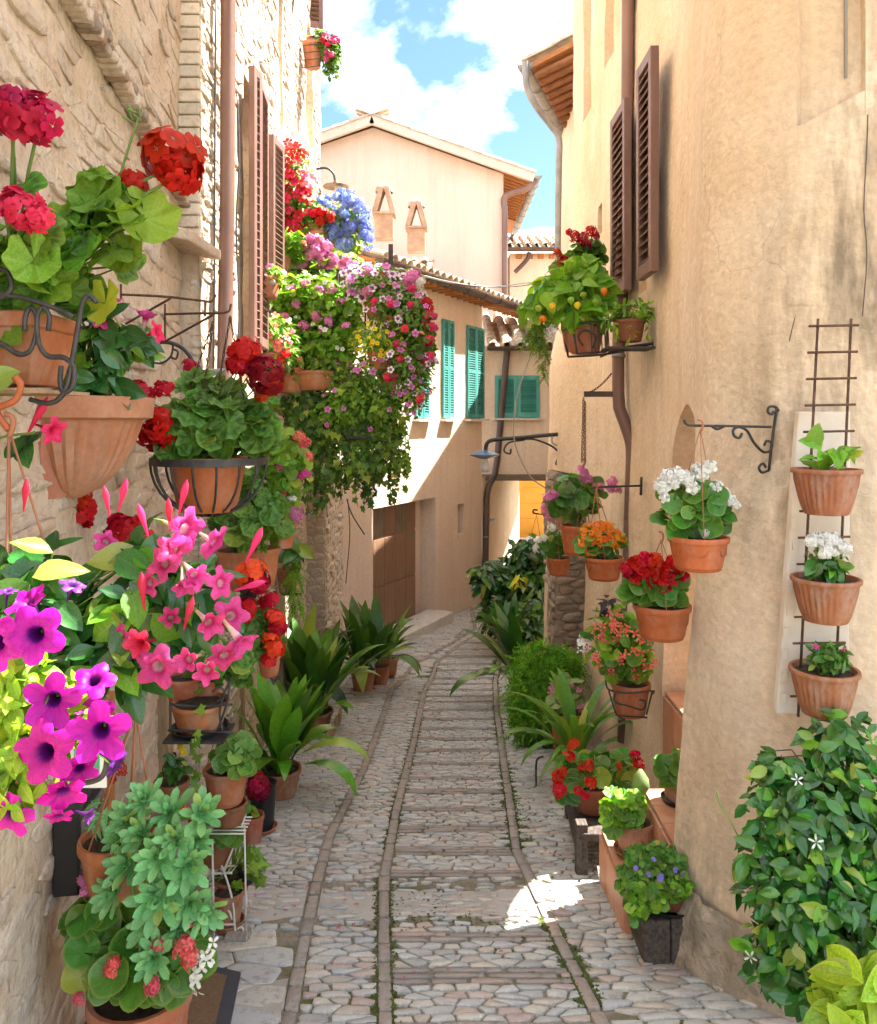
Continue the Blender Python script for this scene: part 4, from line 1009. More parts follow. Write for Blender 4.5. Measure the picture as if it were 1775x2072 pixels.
RW = wall('wall', fr_, seg(0, RL, .06) + seg(sA, sB, .04) + [sA, sB], seg(-1.4, HJ, .07) + seg(HJ, 5.6, .09), 'plaster_tan', RH, noise=.016, nsc=1.8,
          cut=(sA, sB, HJ), warp=warp, thick=.30,
          holes=[(s_of(1170), s_of(1184), 4.05, 5.5, .10), (s_of(1214), s_of(1231), 4.1, 5.5, .10), (s_of(1291), s_of(1309), 2.25, 3.42, .12), (s_of(1205), s_of(1214), 2.9, 3.12, .12),
                 (sr1, sr2, 2.5, 5.2, .05), (rp_x(1.46), rp_x(1.9), -1.2, 1.43, .10), (rp_s(7.1), rp_s(6.1), -1.3, 1.06, .24)])
MB().box((1.47, 3.2, .6), (.08, .62, 2.4)).build('sunpatch_mask', MT['plaster_tan'], RH)  # unseen slabs added behind the doorway to narrow the sun patch
MB().box((1.47, 4.05, .6), (.08, .2, 2.4)).build('sunpatch_mask', MT['plaster_tan'], RH)
MB().box((2.55, 3.6, .3), (.1, 2.6, 3.8)).build('light_baffle', MT['stone_dark'], RH)  # unseen walls added to keep sky and bounce light off the arch reveal
MB().box((2.0, 4.75, .3), (1.2, .1, 3.8)).build('light_baffle', MT['stone_dark'], RH)
MB().box((2.0, 2.72, .3), (1.0, .1, 3.8)).build('light_baffle', MT['stone_dark'], RH)
MB().box((2.0, 3.7, -.75), (1.2, 2.0, .2)).build('floor_baffle', MT['stone_dark'], RH)  # unseen dark floor added to cut light bouncing into the doorway
# unseen wall added above the frame, height set to shade the near left wall
MB().box((1.45, 1.1, 6.9), (.3, 8.0, 2.7)).build('upper_shade_wall', MT['plaster_tan'], RH)
fr3 = lambda x, h, o=0.: fr_(rp_x(x), h)[0] - fr_(rp_x(x), h)[1] * o
MB().add([fr3(1.207, 2.49), fr3(1.30, 2.49), fr3(1.40, 2.49), fr3(1.40, 2.585), fr3(1.30, 2.535), fr3(1.207, 2.49, .05), fr3(1.30, 2.535, .05), fr3(1.40, 2.585, .05)], [(0, 1, 4), (1, 2, 3, 4), (0, 4, 6, 5), (4, 3, 7, 6)]).build('ledge', MT['plaster_tan'], RH, smooth=False)
MB().tube([fr3(1.345, 2.64, .02), fr3(1.345, 5.2, .02)], .006, 6).build('conduit', MT['cable'], RH, smooth=True)
for pts in ([(1757, 230), (1755, 300), (1748, 420), (1752, 520), (1744, 640)], [(1612, 620), (1604, 650), (1596, 690)]):
    cr_ = []
    for (px, py) in pts:
        k_ = (px - CX) / F; xx = next((x for x in np.arange(1.0, 1.8, .004) if x / np.interp(x, [q[0] for q in RP[6:]], [q[1] for q in RP[6:]]) > k_), 1.4); yy = float(np.interp(xx, [q[0] for q in RP[6:]], [q[1] for q in RP[6:]])); hh_ = CZ - (py - HY) / F * yy; cr_.append(fr3(float(xx), hh_, -.001) + V(random.uniform(-.004, .004), 0, 0))
    MB().tube(curve3(cr_, 3), .0016, 4).build('crack', MT['copper_dark'], RH)
PL = MB()
for i, s in enumerate(seg(rp_s(2.98), rp_x(1.9), .05)):
    pass
def fplinth(s, h): p, n = fr_(s, h); return p + n * (.03 + .05 * max(0, (-.1 - h)) ), n
wall('plinth', fplinth, seg(rp_s(2.93), rp_x(2.0), .04), seg(-.75, -.17, .04), 'plinth', RH, noise=.03, nsc=9)
# drainpipe with an offset bend
RPX = lambda px, py, d: P(px, py, d)
pipe(RH, curve3([P(1271, -60, 4.98), P(1268, 300, 4.98), P(1253, 640, 5.0), P(1251, 790, 5.0)], 4) + curve3([P(1253, 825, 5.0), P(1276, 890, 4.95), P(1279, 930, 4.93)], 4) + [P(1272, 1150, 4.9), P(1262, 1500, 4.9)], S(12.5, 5), 'copper_brown', clamps=[P(1252, 720, 5), P(1268, 1238, 4.9)])
MB().tube([P(1284, -40, 5.0), P(1280, 300, 5.0), P(1266, 700, 5.0)], .006, 6).build('cable', MT['cable_dark'], RH, smooth=True)
b0 = P(1246, 793, 5.0); b1 = P(1182, 802, 5.0); MB().box((b0 + b1) / 2, ((b0 - b1).length, .02, .035)).build('pipe_bracket', MT['copper_dark'], RH)
# shutters lying open against the wall
def rshut(pxn, pxf, h0, h1, sl):
    yn, yf = 1.16 * F / (pxn - CX), 1.16 * F / (pxf - CX); a = V(1.155, yn, h0); return shutter(RH, a, V(0, 1, 0), V(-1, 0, 0), yf - yn, h1 - h0, 'shutter_brown', slats=sl, th=.045, st=.05, ang=-38)
rshut(1336, 1305, 2.28, 3.46, 21); rshut(1280, 1250, 2.28, 3.43, 21)
MB().box((1.19, 4.42, 2.85), (.05, .02, .1)).build('hinge', MT['copper_dark'], RH)
gr = MB(); gx = P(1246, 392, 5.3)
for i in range(7): gr.box((1.185, 5.32, 2.82 + i * .026), (.012, .17, .012))
for i in range(5): gr.box((1.187, 5.25 + i * .035, 2.90), (.010, .008, .19))
gr.build('vent_grille', MT['copper_dark'], RH)
pw = V(1.23, 2.63, 0)
# cracks: thin dark wires of missing plaster along the near wall
for pts in ([(1757, 195), (1755, 300), (1748, 420), (1752, 520), (1744, 620)], [(1905 * .8094, 780), (1540, 800), (1530, 830)]):
    pass
# far pier of rough stone and dark arch under the far end
def pbox(a, b): a, b = Vector(a), Vector(b); return (a + b) / 2, tuple(abs(q) for q in (b - a))
PR = MB().box((1.15, 7.05, -.2), (.30, .6, 2.5)).build('pier', MT['stone_dark'], RH)
stones(PR, 'stone', [q for q in boxstones(PR, 1.0, 1.3, 6.75, 7.35, -1.4, 1.04, .14, .075, 51)] +
       [stone_geo(c, .006, (lambda u, v, hh: V(1.0 - hh, u, v)), random.uniform(.004, .03), rn, depth=.03, rough=.1, inset=.75) for c in cells(6.75, 7.35, -1.4, 1.04, .14, .075, seed=52)], MT['stone_dark'], lambda q: q[0][-1][0])
# ------------------------------------------------------------------ tiled steps and timber baulk
ST = thing('doorstep', 'terracotta tiled doorsteps rising into the arched doorway', 'steps', (1.0, 3.2, gz(3.2)))
def tilestep(x0, x1, y0, y1, z0, z1, tx, ty):
    MB().box(((x0 + x1) / 2, (y0 + y1) / 2, (z0 + z1) / 2 - .006), (x1 - x0 - .008, y1 - y0 - .008, z1 - z0 - .012)).build('core', MT['grout'], ST)
    nx, ny = max(1, round((x1 - x0) / tx)), max(1, round((y1 - y0) / ty)); g = .004
    for i in range(nx):
        for j in range(ny): MB().box((x0 + (x1 - x0) * (i + .5) / nx, y0 + (y1 - y0) * (j + .5) / ny, z1), ((x1 - x0) / nx - g, (y1 - y0) / ny - g, .014)).build('tile', MT['step_tile'], ST, bev=.003)
    for j in range(ny): MB().box((x0 - .002, y0 + (y1 - y0) * (j + .5) / ny, (z0 + z1) / 2 - .008), (.012, (y1 - y0) / ny - g, z1 - z0 - .012)).build('tile', MT['step_tile'], ST, bev=.003)
    for i in range(nx): MB().box((x0 + (x1 - x0) * (i + .5) / nx, y0 - .002, (z0 + z1) / 2 - .008), ((x1 - x0) / nx - g, .012, z1 - z0 - .012)).build('tile', MT['step_tile'], ST, bev=.003)
tilestep(.715, 1.3, 3.02, 3.48, -.62, -.305, .2, .155)
tilestep(.885, 1.5, 2.98, 3.42, -.30, -.10, .2, .15)
tilestep(1.16, 1.36, 3.06, 4.06, -.6, .10, .2, .2); MB().box((1.5, 3.56, -.25), (.26, 1.0, .7)).build('inner_step', MT['stone_dark'], ST)
MB().box((2.0, 3.56, -.3), (.85, .98, .9)).build('landing', MT['stone_dark'], ST)
LOG = thing('timber_baulk', 'weathered dark timber baulk with split end at the foot of the steps', 'timber', (.83, 2.9, gz(2.9)))
mb = MB(); nn_ = 7; c0 = V(.828, 2.79, -.345)
for yy in (2.79, 3.005):
    for i in range(-3, 4):
        pass
mb.box((.775, 2.9, -.352), (.094, .21, .165)); mb.box((.877, 2.9, -.350), (.104, .212, .168)); mb.box((.826, 2.905, -.355), (.03, .19, .155))
mb.build('baulk', MT['wood_dark'], LOG, bev=.008)
for r_ in (): MB().tube([V(.838 + r_ * math.cos(a) * 1.1, 2.792, -.345 + r_ * math.sin(a)) for a in [k * 6.283 / 14 for k in range(15)]], .0014, 4).build('growth_ring', MT['wood_pale'], LOG, smooth=True)
# wooden plank bench further along
BN = thing('plank_bench', 'low dark plank bench under the red begonias by the right wall', 'bench', GP(1185, 1640))
a, b = V(.66, 3.52, -.36), V(.74, 4.35, -.52); u = (b - a).normalized(); M = Matrix((V(1, 0, 0), u, V(1, 0, 0).cross(u))).transposed()
MB().box((a + b) / 2 + V(.06, 0, 0), (.16, (b - a).length, .035), M).build('plank', MT['wood_dark'], BN, bev=.004); MB().box((a + b) / 2 + V(-.03, 0, -.05), (.025, (b - a).length, .10), M).build('apron', MT['wood_dark'], BN, bev=.004)
for t in (.05, .93): p = a.lerp(b, t); MB().box((p.x - .02, p.y, (p.z + gz(p.y)) / 2 - .01), (.05, .06, p.z - gz(p.y) + .14)).build('leg', MT['wood_dark'], BN, bev=.004)
# ------------------------------------------------------------------ house with the garage door
GH = thing('garage_house', 'cream house with teal shutters and brown garage door round the bend', 'house', (-.3, 11, gz(11)))
g0 = (-1.14, 9.39); g1 = (.715, 13.0); fg, GL, gd, gn = planar(g0, g1)
def gs(px): k = (px - CX) / F; return ((k * g0[1] - g0[0]) / (gd.x - k * gd.y))
def gp(px, py, off=0.):
    s = gs(px); p = V(g0[0], g0[1], 0) + gd * s; return V(p.x, p.y, CZ - (py - HY) / F * p.y) + gn * off
top = 3.48
sG0, sG1 = gs(755), gs(882); hG = gp(755, 1030).z
sw0, sw1 = gs(926), gs(940)
GW = wall('wall', fg, [0, GL] + seg(0, GL, .3), seg(-1.7, top, .3), 'plaster_cream', GH, noise=.006, holes=[(sG0, sG1, -1.7, hG, .26), (sw0, sw1, gp(930, 1082).z, gp(930, 1020).z, .14)])
gdm = sG0 + (sG1 - sG0) * 0
dn = -gn * .2
gw = (sG1 - sG0) - .30; gh = hG + 1.42
M = Matrix((gd, gn, UP)).transposed()
GD = MB().box(V(*fg(sG0 + gw / 2, 0)[0]) + dn + UP * (hG - gh / 2), (gw, .03, gh), M).build('garage_door', MT['garage_wood'], GH)
for i in range(5):
    w_ = gw / 5
    for j, (a_, b_) in enumerate(((0, .235), (.25, .60), (.61, 1))):
        MB().box(fg(sG0 + w_ * (i + .5), 0)[0] + dn + gn * .02 + UP * (hG - gh * (a_ + b_) / 2), (w_ - .006, .016, gh * (b_ - a_) - .006), M).build('panel', MT['garage_wood'] if not (j == 0 and i in (1, 3)) else MT['curtain_glass'], GD, bev=.003)
MB().box(fg((sG0 + sG1) / 2, 0)[0] + gn * .06 + UP * (gz(10.8) + .05), (sG1 - sG0 + .1, .42, .16), M).build('doorstep', MT['white_stone'], GH, bev=.015)
MB().box(fg(sw0 + .08, 0)[0] - gn * .05 + UP * (gp(930, 1085).z), (.2, .12, .03), M).build('sill', MT['white_stone'], GH)
for (xa, xb, nm) in ((893, 916, 0), (943, 977, 1), (838, 866, 2)):
    s0_, s1_ = gs(xa), gs(xb); z0_, z1_ = gp(905, 846).z, gp(905, 648).z; hw = (s1_ - s0_) / 2
    for k_ in (0, 1): shutter(GH, fg(s0_ + hw * k_ + .004, 0)[0] + gn * .004 + UP * z0_, gd, gn, hw - .008, z1_ - z0_, 'shutter_teal', slats=36, th=.035, st=.04, mid=True, ang=-35)
    MB().box(fg((s0_ + s1_) / 2, 0)[0] + gn * .04 + UP * (z0_ - .03), (s1_ - s0_ + .08, .12, .035), M).build('sill', MT['white_stone'], GH)
pe = V(g0[0], g0[1], top - .02) + gn * .27 + gd * .42
rl = GL + 1.35
RG = roof(GH, pe, gd, -gn, rl, 1.9, math.radians(17), rows=5)
gutter(GH, pe + gn * .03 + UP * .0 - gd * .05, pe + gn * .03 + gd * (rl), .075, 'copper_dark')
for i in range(26): s_ = i * rl / 26; MB().box(V(g0[0], g0[1], top - .09) + gd * (s_ + .45) + gn * .12, (.06, .30, .06), M).build('rafter', MT['wood_orange'], GH)
MB().box(V(g0[0], g0[1], top - .03) + gd * (rl / 2 + .42) + gn * .12, (rl, .32, .02), M).build('soffit', MT['wood_orange'], GH)
# two little tile chimneys
def chimney(par, px, py, d, w, h):
    p = P(px, py, d); w_ = S(w, d); hh = S(h, d); MB().box(p + UP * hh * .18, (w_ * .85, w_ * .85, hh * .5)).build('chimney', MT['chimney_brick'], par, bev=.01)
    MB().box(p + UP * hh * .45, (w_ * 1.05, w_ * 1.05, .03)).build('chimney_slab', MT['chimney_brick'], par, bev=.006)
    for sx in (-1, 1):
        a_ = p + V(sx * w_ * .42, 0, hh * .47); b_ = p + V(sx * w_ * .10, 0, hh * 1.0); t_ = (b_ - a_); Mx = Matrix((V(0, 1, 0).cross(t_.normalized()), V(0, 1, 0), t_.normalized())).transposed()
        MB().box((a_ + b_) / 2, (.075, w_ * .95, t_.length), Mx).build('chimney_tile', MT['chimney_brick'], par, bev=.008)
    MB().lathe([(w_ * .42, -.03), (w_ * .40, .04), (w_ * .2, .09), (0, .10)], p + UP * hh * .97, 10).build('chimney_cap', MT['chimney_brick'], par, bev=.005)
chimney(GH, 778, 478, 11.3, 44, 95); chimney(GH, 843, 505, 11.8, 42, 92)
pipe(GH, [gp(994, 700, .3), gp(993, 930, .12)] + curve3([gp(990, 960, .10), gp(981, 985, .07), gp(977, 1010, .07)], 4) + [gp(973, 1235, .07)], S(6.5, 13.2), 'copper_dark', clamps=[gp(977, 1050, .07), gp(976, 1085, .07)])
# ------------------------------------------------------------------ annex over the passage
AN = thing('passage_annex', 'small cream annex with teal shutters bridging a passage', 'house', (1.2, 13.5, gz(13)))
ay = 13.3
def fa(s, h): return V(.72 + s, ay, h), V(0, -1, 0)
az = lambda py: CZ - (py - HY) / F * ay
ax_ = lambda px: (px - CX) / F * ay
wall('wall', fa, [0, 1.3], [az(962), az(700)], 'plaster_cream', AN, noise=0)
MB().box((.72 + .65, ay - .03, az(966)), (1.35, .12, .10)).build('beam', MT['wood_beam'], AN, bev=.01)
MB().box((1.4, ay + 1.2, az(962)), (1.3, 2.4, .04)).build('passage_ceiling', MT['wood_beam'], AN)
MB().box((1.4, ay + 1.2, az(700) - .05), (1.3, 2.3, .1)).build('ceiling', MT['wood_beam'], AN)
for k_ in (0, 1):
    w_ = (ax_(1092) - ax_(1001)) / 2; shutter(AN, V(ax_(1001) + w_ * k_ + .003, ay - .003, az(845)), V(1, 0, 0), V(0, -1, 0), w_ - .006, az(760) - az(845), 'shutter_teal', slats=22, th=.035, st=.055, ang=-35)
MB().box(((ax_(998) + ax_(1096)) / 2, ay - .05, az(848)), (ax_(1096) - ax_(998), .12, .03)).build('sill', MT['white_stone'], AN)
roof(AN, V(ax_(988), ay - .22, az(706)), V(1, 0, 0), V(0, 1, 0), 1.4, 2.2, math.radians(21), rows=6, sp=.2)
gutter(AN, V(ax_(984), ay - .26, az(704)), V(1.9, ay - .26, az(704)), .065, 'copper_dark')
# passage: side wall carrying on and a sunlit orange wall at its end
fq, QL, qd, qn = planar((.72, 13.0), (1.6, 15.6))
wall('passage_wall', fq, seg(0, QL, .4), seg(-1.7, az(962), .4), 'plaster_tan', AN, holes=[(.12, .5, az(1052), az(992), .12)])
MB().box(V(*fq(.3, 0)[0]) + qn * .03 + UP * (az(1056)), (.5, .12, .05), Matrix((qd, qn, UP)).transposed()).build('sill', MT['white_stone'], AN)
OW = thing('orange_house', 'sunlit orange plastered wall at the end of the passage', 'house', (2.4, 17.2, gz(16)))
for i in range(12): MB().box((2.4, 17.2, -1.45 + i * .33), (2.6, .2, .326)).build('wall_course', MT['plaster_orange'], OW)
MB().box((2.2, 16.6, -1.3), (2.4, .3, .62)).build('low_wall', MT['white_stone'], OW)
# ------------------------------------------------------------------ tall gabled house behind
TH = thing('gabled_house', 'tall pale pink gabled house rising behind the lower roof', 'house', (-.6, 17.5, gz(14)))
ty = 17.0; tx = lambda px: (px - CX) / F * ty; tz = lambda py: CZ - (py - HY) / F * ty
MB().prism([V(tx(480), ty, -1.5), V(tx(1019), ty, -1.5), V(tx(1019), ty, tz(352)), V(tx(755), ty, tz(258)), V(tx(480), ty, tz(352))], (0, 5, 0)).build('wall', MT['plaster_pink'], TH)
rx0, rx1 = tx(440), tx(1075)
for sgn, (pa, pb) in ((1, (V(tx(755), 0, tz(246)), V(tx(1080), 0, tz(362)))), (-1, (V(tx(755), 0, tz(246)), V(tx(430), 0, tz(362))))):
    d_ = (pb - pa); L_ = d_.length; d_.normalize(); n_ = V(-d_.z, 0, d_.x) * (1 if sgn > 0 else -1)
    if n_.z < 0: n_ = -n_
    Mx = Matrix((d_, V(0, 1, 0), n_)).transposed()
    MB().box((pa + pb) / 2 + V(0, ty + 2.3, 0) - n_ * .02, (L_, 5.2, .05), Mx).build('roof', MT['wood_orange'], TH)
    MB().box((pa + pb) / 2 + V(0, ty - .28, 0) - n_ * .06, (L_, .10, .20), Mx).build('verge_board', MT['plaster_pink'], TH)
    rr = bpy.data.objects[TH.children[-2].name]; me = tile_mesh(.46, .10, .08)
    for i in range(int(L_ / .40) + 1):
        for j in range(4):
            o = bpy.data.objects.new('tile', me); C.objects.link(o); o.parent = TH.children[-2] if TH.children[-2].name.startswith('roof') else rr
            o.matrix_basis = Matrix.Translation(pb - d_ * (i * .40) + V(0, ty - .27 + j * .22, 0) + n_ * .02 - org(TH)) @ frame(-d_ + rv() * .015, n_).to_4x4()
    if sgn > 0:
        for j in range(16): MB().box(pb - d_ * .45 + V(0, ty + j * .22, 0) - n_ * .08, (.8, .05, .05), Mx).build('rafter', MT['wood_orange'], TH)
        gutter(TH, pb + V(.05, ty - .3, -.02), pb + V(.05, ty + 4.6, -.02), .09, 'zinc')
        pipe(TH, curve3([pb + V(.02, ty - .22, -.10), pb + V(-.18, ty - .25, -.28), V(tx(1022), ty - .1, tz(400)), V(tx(1021), ty - .1, tz(430))], 5) + [V(tx(1021), ty - .1, tz(600))], .065, 'copper_brown')
MB().lathe([(.10, 0), (.10, .10), (0, .14)], V(tx(755), ty - .2, tz(246)), 10).build('ridge_cap', MT['roof_tile'], TH)
# low lean-to between gable and chimneys
LT = thing('lean_to', 'small lean-to roof with gutter behind the chimneys', 'roof', (tx(815), 15.9, gz(14)))
MB().box((-.75, 16.1, 1.6), (1.0, .8, 6.2)).build('wall', MT['plaster_pink'], LT)
roof(LT, V(-1.2, 15.5, 4.55), V(1, .1, 0).normalized(), V(0, 1, 0), 1.1, .9, math.radians(17), rows=2); gutter(LT, V(-1.2, 15.45, 4.53), V(-.05, 15.55, 4.38), .07, 'copper_dark')
# small house on the right behind
SH = thing('far_house', 'far peach house with old tile roof and bent gutter pipe', 'house', (2.2, 19.5, gz(14)))
sy = 19.0; sx_ = lambda px: (px - CX) / F * sy; sz = lambda py: CZ - (py - HY) / F * sy
MB().box((sx_(1032) + 1.0, sy + 1, sz(512) / 2 - .8), (2.0, 2.0, sz(512) + 1.6)).build('wall', MT['plaster_cream'], SH)
roof(SH, V(sx_(1026), sy - .3, sz(506)), V(1, 0, 0), V(0, 1, 0), 1.9, 2.0, math.radians(20), rows=5, sp=.21)
gutter(SH, V(sx_(1022), sy - .36, sz(508)), V(sx_(1160), sy - .36, sz(508)), .09, 'copper_dark')
pipe(SH, curve3([V(sx_(1068), sy - .3, sz(516)), V(sx_(1064), sy - .3, sz(530)), V(sx_(1040), sy - .25, sz(555))], 4), .05, 'copper_dark')
for i in range(4): MB().box((sx_(1050 + i * 22), sy - .06, sz(520)), (.12, .2, .1)).build('corbel', MT['wood_orange'], SH)
MB().box((sx_(1089), sy - .02, sz(592)), (.20, .03, .3)).build('shutter', MT['shutter_teal'], SH)
# eaves of the house behind the plaster house
EH = thing('eaves_house', 'house behind the right wall with tiled eaves, grey gutter and downpipe', 'house', (1.9, 9.5, gz(9)))
ey = 9.2; ex = lambda px, d=9.2: (px - CX) / F * d; ez = lambda py, d=9.2: CZ - (py - HY) / F * d
MB().box((2.75, 9.9, 1.9), (2.2, 2.2, 7.2)).build('wall', MT['plaster_tan'], EH)
MB().prism([V(2.1, 7.3, -1.6), V(2.1, 7.3, 5.6), V(2.1, 10.1, 5.4), V(2.1, 11.2, 5.15), V(2.1, 11.86, 4.75), V(2.1, 13.56, 4.44), V(2.1, 14.6, 4.2), V(2.1, 14.6, -1.6)], (.7, 0, 0)).build('sun_blocker', MT['plaster_tan'], EH)  # unseen occluder, top edge shaped to cast the diagonal shadow on the garage facade
ea, eb = P(1072, 128, 8.6), P(1150, 285, 10.8); eb.z = ea.z + .02
u_ = (eb - ea).normalized(); 
er = roof(EH, ea, u_, V(u_.y, -u_.x, 0), (eb - ea).length, 1.4, math.radians(20), rows=3)
gutter(EH, ea - V(u_.y, -u_.x, 0) * .05, eb - V(u_.y, -u_.x, 0) * .05, .09, 'zinc')
tm = tile_mesh(.8, .085, .085)
tmm = bpy.data.meshes.new('eave_tile')
for i in range(11):
    MB().box(ea + u_ * (i * .2 + .1) + V(u_.y, -u_.x, 0) * .42 + UP * .02, (.10, .8, .05), frame(V(u_.y, -u_.x, 0) + UP * .33, UP)).build('eave_tile', MT['terracotta_wet'], EH, bev=.02)
MB().box(ea.lerp(eb, .5) + V(.45, -.1, .02), (.02, .02, .02)).build('fixing', MT['zinc'], EH)
pipe(EH, curve3([P(1063, 125, 8.55), P(1066, 175, 8.55), P(1085, 215, 8.6), P(1112, 250, 8.7), P(1131, 280, 8.75), P(1131, 330, 8.75)], 5) + [P(1129, 480, 8.75), P(1128, 640, 8.75)], S(6.5, 8.7), 'zinc')
# ------------------------------------------------------------------ overhead cables
def cableobj(name, label, pts, r, mat='cable'):
    o = MB().tube(curve3(pts, 8), r, 5).build(name, MT[mat], smooth=True); return tag(o, label, 'cable')
cableobj('overhead_cable', 'pale cable strung below the gutter across to the right wall', [P(840, 553, 9.3), P(920, 572, 10), P(1000, 580, 11), P(1110, 566, 8.5)], .008)
cableobj('overhead_cable', 'darker cable sagging beside the pale one under the gutter', [P(840, 556, 9.2), P(940, 578, 10), P(1040, 580, 11), P(1110, 568, 8.4)], .006, 'cable_dark')
cableobj('hanging_cable', 'loose pale cable looping from the rack past the street lamp', [P(1073, 720, 6.8), P(1050, 790, 6.8), P(1040, 850, 6.8), P(1043, 900, 6.8), P(1070, 960, 6.8), P(1100, 985, 6.8), P(1112, 990, 6.8)], .006)
cableobj('wall_cable', 'twisted wire running down the right wall to the lamp bracket', [P(1148, 725, 6.9), P(1143, 780, 6.9), P(1141, 830, 6.9), P(1143, 872, 6.9)], .006, 'cable_dark')

# moss in the joints
mj = Joined(); r3 = random.Random(77)
for i in range(20000):
    y = 2.3 + 7 * r3.random() ** 1.6
    k = r3.random()
    if k < .45: x = r3.choice((XL1, XR, XR))(y) + r3.choice((-1, 1)) * (BW + abs(r3.gauss(0, .012)))
    elif k < .75: x = XL1(y) + (XR(y) - XL1(y)) * r3.random()
    else: x = XR(y) + .05 + r3.random() ** 2 * .5
    if mnoise.noise(V(x * 2.2, y * 1.6, 3.3)) < (-.2 if k < .45 else .05): continue
    mj.add(f'ivy{i % 3}', V(x, y, gz(y) + r3.uniform(-.001, .006)), frame(V(r3.uniform(-1, 1), r3.uniform(-1, 1), .15), V(r3.uniform(-.4, .4), r3.uniform(-.4, .4), 1)), r3.uniform(.006, .017))
mo = mj.build('moss', 'moss', None); mo['kind'] = 'stuff'; tag(mo, 'green moss growing in the joints of the paving', 'moss')
# ------------------------------------------------------------------ plants: left side, near to far
def root_at(name, label, cat, px, py, d, group=None): return thing(name, label, cat, P(px, py, d), group)
def potpx(root, px, base, d, w, top, mat='terracotta', **kw):
    c = P(px, base, d); return pot(root, c, S(w / 2, d), S(base - top, d), mat, **kw)
def straps(root, core, n, L, mat, kind='strap', mat2=None, p2=0., tilt=(.05, .6), rad=.03, az=None, name='leaf'):
    for i in range(n):
        a = random.uniform(*az) if az else i * 2.39996 + random.uniform(-.4, .4); t = random.uniform(*tilt) * (i + 1) / n + .02
        R = Matrix.Rotation(a, 3, 'Z') @ Matrix.Rotation(-t, 3, 'X'); p = core + V(-math.sin(a), math.cos(a), 0) * rad * random.random()
        k = 0 if t < .25 else random.choice((0, 1, 1, 2)) if t < .55 else random.choice((1, 2, 2))
        place(root, name, f'{kind}{k}', mat2 if random.random() < p2 else mat, p, R @ Matrix.Rotation(random.uniform(-.35, .35), 3, 'Z') , L * random.uniform(.7, 1.1))
def rosette(root, pos, r, axis, n=20, mat='leaf_aeonium'):
    st = MB().lathe([(0, -.02), (r * .1, 0), (r * .06, r * .12), (0, r * .16)], pos, 8, M=frame(axis.orthogonal(), axis)).build('rosette', MT[mat], root, smooth=True)
    fr = frame(axis.orthogonal(), axis)
    for i in range(n):
        t = i / n; a = i * 2.39996; el = math.radians(78 - 72 * t ** .7 + random.uniform(-6, 6)); L = r * (.38 + .62 * t ** .5) * random.uniform(.9, 1.1)
        d = fr @ V(math.cos(a) * math.cos(el), math.sin(a) * math.cos(el), math.sin(el)); place(st, 'leaf', f'spat{i % 2 * 2}', mat, pos, frame(d, axis + d * -.1), L)
def ironwork(parent, pts, d, r, mat='iron', name='bar', n=6): return MB().tube(curve3([P(x, y, dd if len(q) else d) for x, y, *q in pts for dd in [q[0] if q else d]], 6), r, n).build(name, MT[mat], parent, smooth=True)
def arch(root, c, h): pass
G1 = 'pots hung along the left stone wall'; G2 = 'flower pots on the balcony'; G3 = 'hanging begonia pots on the right wall'; G4 = 'potted plants standing along the left wall'; G5 = 'potted plants along the right wall'; G6 = 'ribbed wall pots on the ladder trellis'
# -- geranium in an iron rack, top left
R_ = root_at('geranium_rack', 'wrought iron wall rack with scrolled bars at the top left', 'pot rack', 90, 800, 1.75)
for pts in ([(-60, 585), (60, 606), (150, 640)], [(-20, 540), (14, 550), (24, 580), (8, 600), (-20, 606)], [(196, 612), (180, 598), (168, 612), (160, 650), (148, 720), (136, 780), (118, 808), (94, 816), (60, 808)],
            [(98, 670), (100, 640), (88, 622), (76, 640), (78, 690), (96, 720), (130, 724), (150, 745), (146, 784), (128, 792), (122, 770), (124, 740)], [(50, 670), (52, 640), (62, 622), (74, 640), (72, 680), (60, 710), (36, 716), (0, 694), (-40, 690)]):
    ironwork(R_, pts, 1.64, .0055)
MB().box(P(20, 795, 1.72), (.26, .2, .008)).build('tray', MT['wood_pale'], R_)
R_ = root_at('potted_geranium', 'big red geranium in a square terracotta pot in the iron rack, top left', 'potted plant', 30, 785, 1.76, G1)
co = potpx(R_, 28, 782, 1.78, 200, 640, square=True, rim=.22)
foliage(R_, [B(50, 560, 1.72, 120, 110), B(190, 520, 1.78, 110, 110), B(220, 420, 1.8, 90, 70), B(20, 440, 1.66, 70, 70)], 74, 'round', S(112, 1.75), 'leaf_geranium_light', core=co, srad=.0028, up=.5, cam=.45, mat2='leaf_geranium', p2=.3)
heads(R_, [(28, 245, 1.6, 115, 'petal_crimson'), (78, 240, 1.62, 95, 'petal_crimson'), (20, 205, 1.6, 80, 'petal_crimson'), (345, 322, 1.8, 118), (360, 345, 1.78, 90), (270, 373, 1.82, 62), (40, 425, 1.6, 85, 'petal_hotpink'), (78, 440, 1.6, 60, 'petal_hotpink'), (6, 420, 1.6, 60, 'petal_hotpink')], 'bighead', 'petal_red', core=co, srad=.0035)
for k in range(7): place(R_, 'bud', 'bud', 'stem_green', P(282 + random.uniform(-14, 14), 240 + random.uniform(-10, 10), 1.8), frame(rv() + UP, rv()), S(28, 1.8))
MB().tube(curve3([co, P(215, 480, 1.8), P(245, 350, 1.8), P(280, 240, 1.8)], 5), .004, 6, r2=.0025).build('stalk', MT['stem_green'], R_, smooth=True)
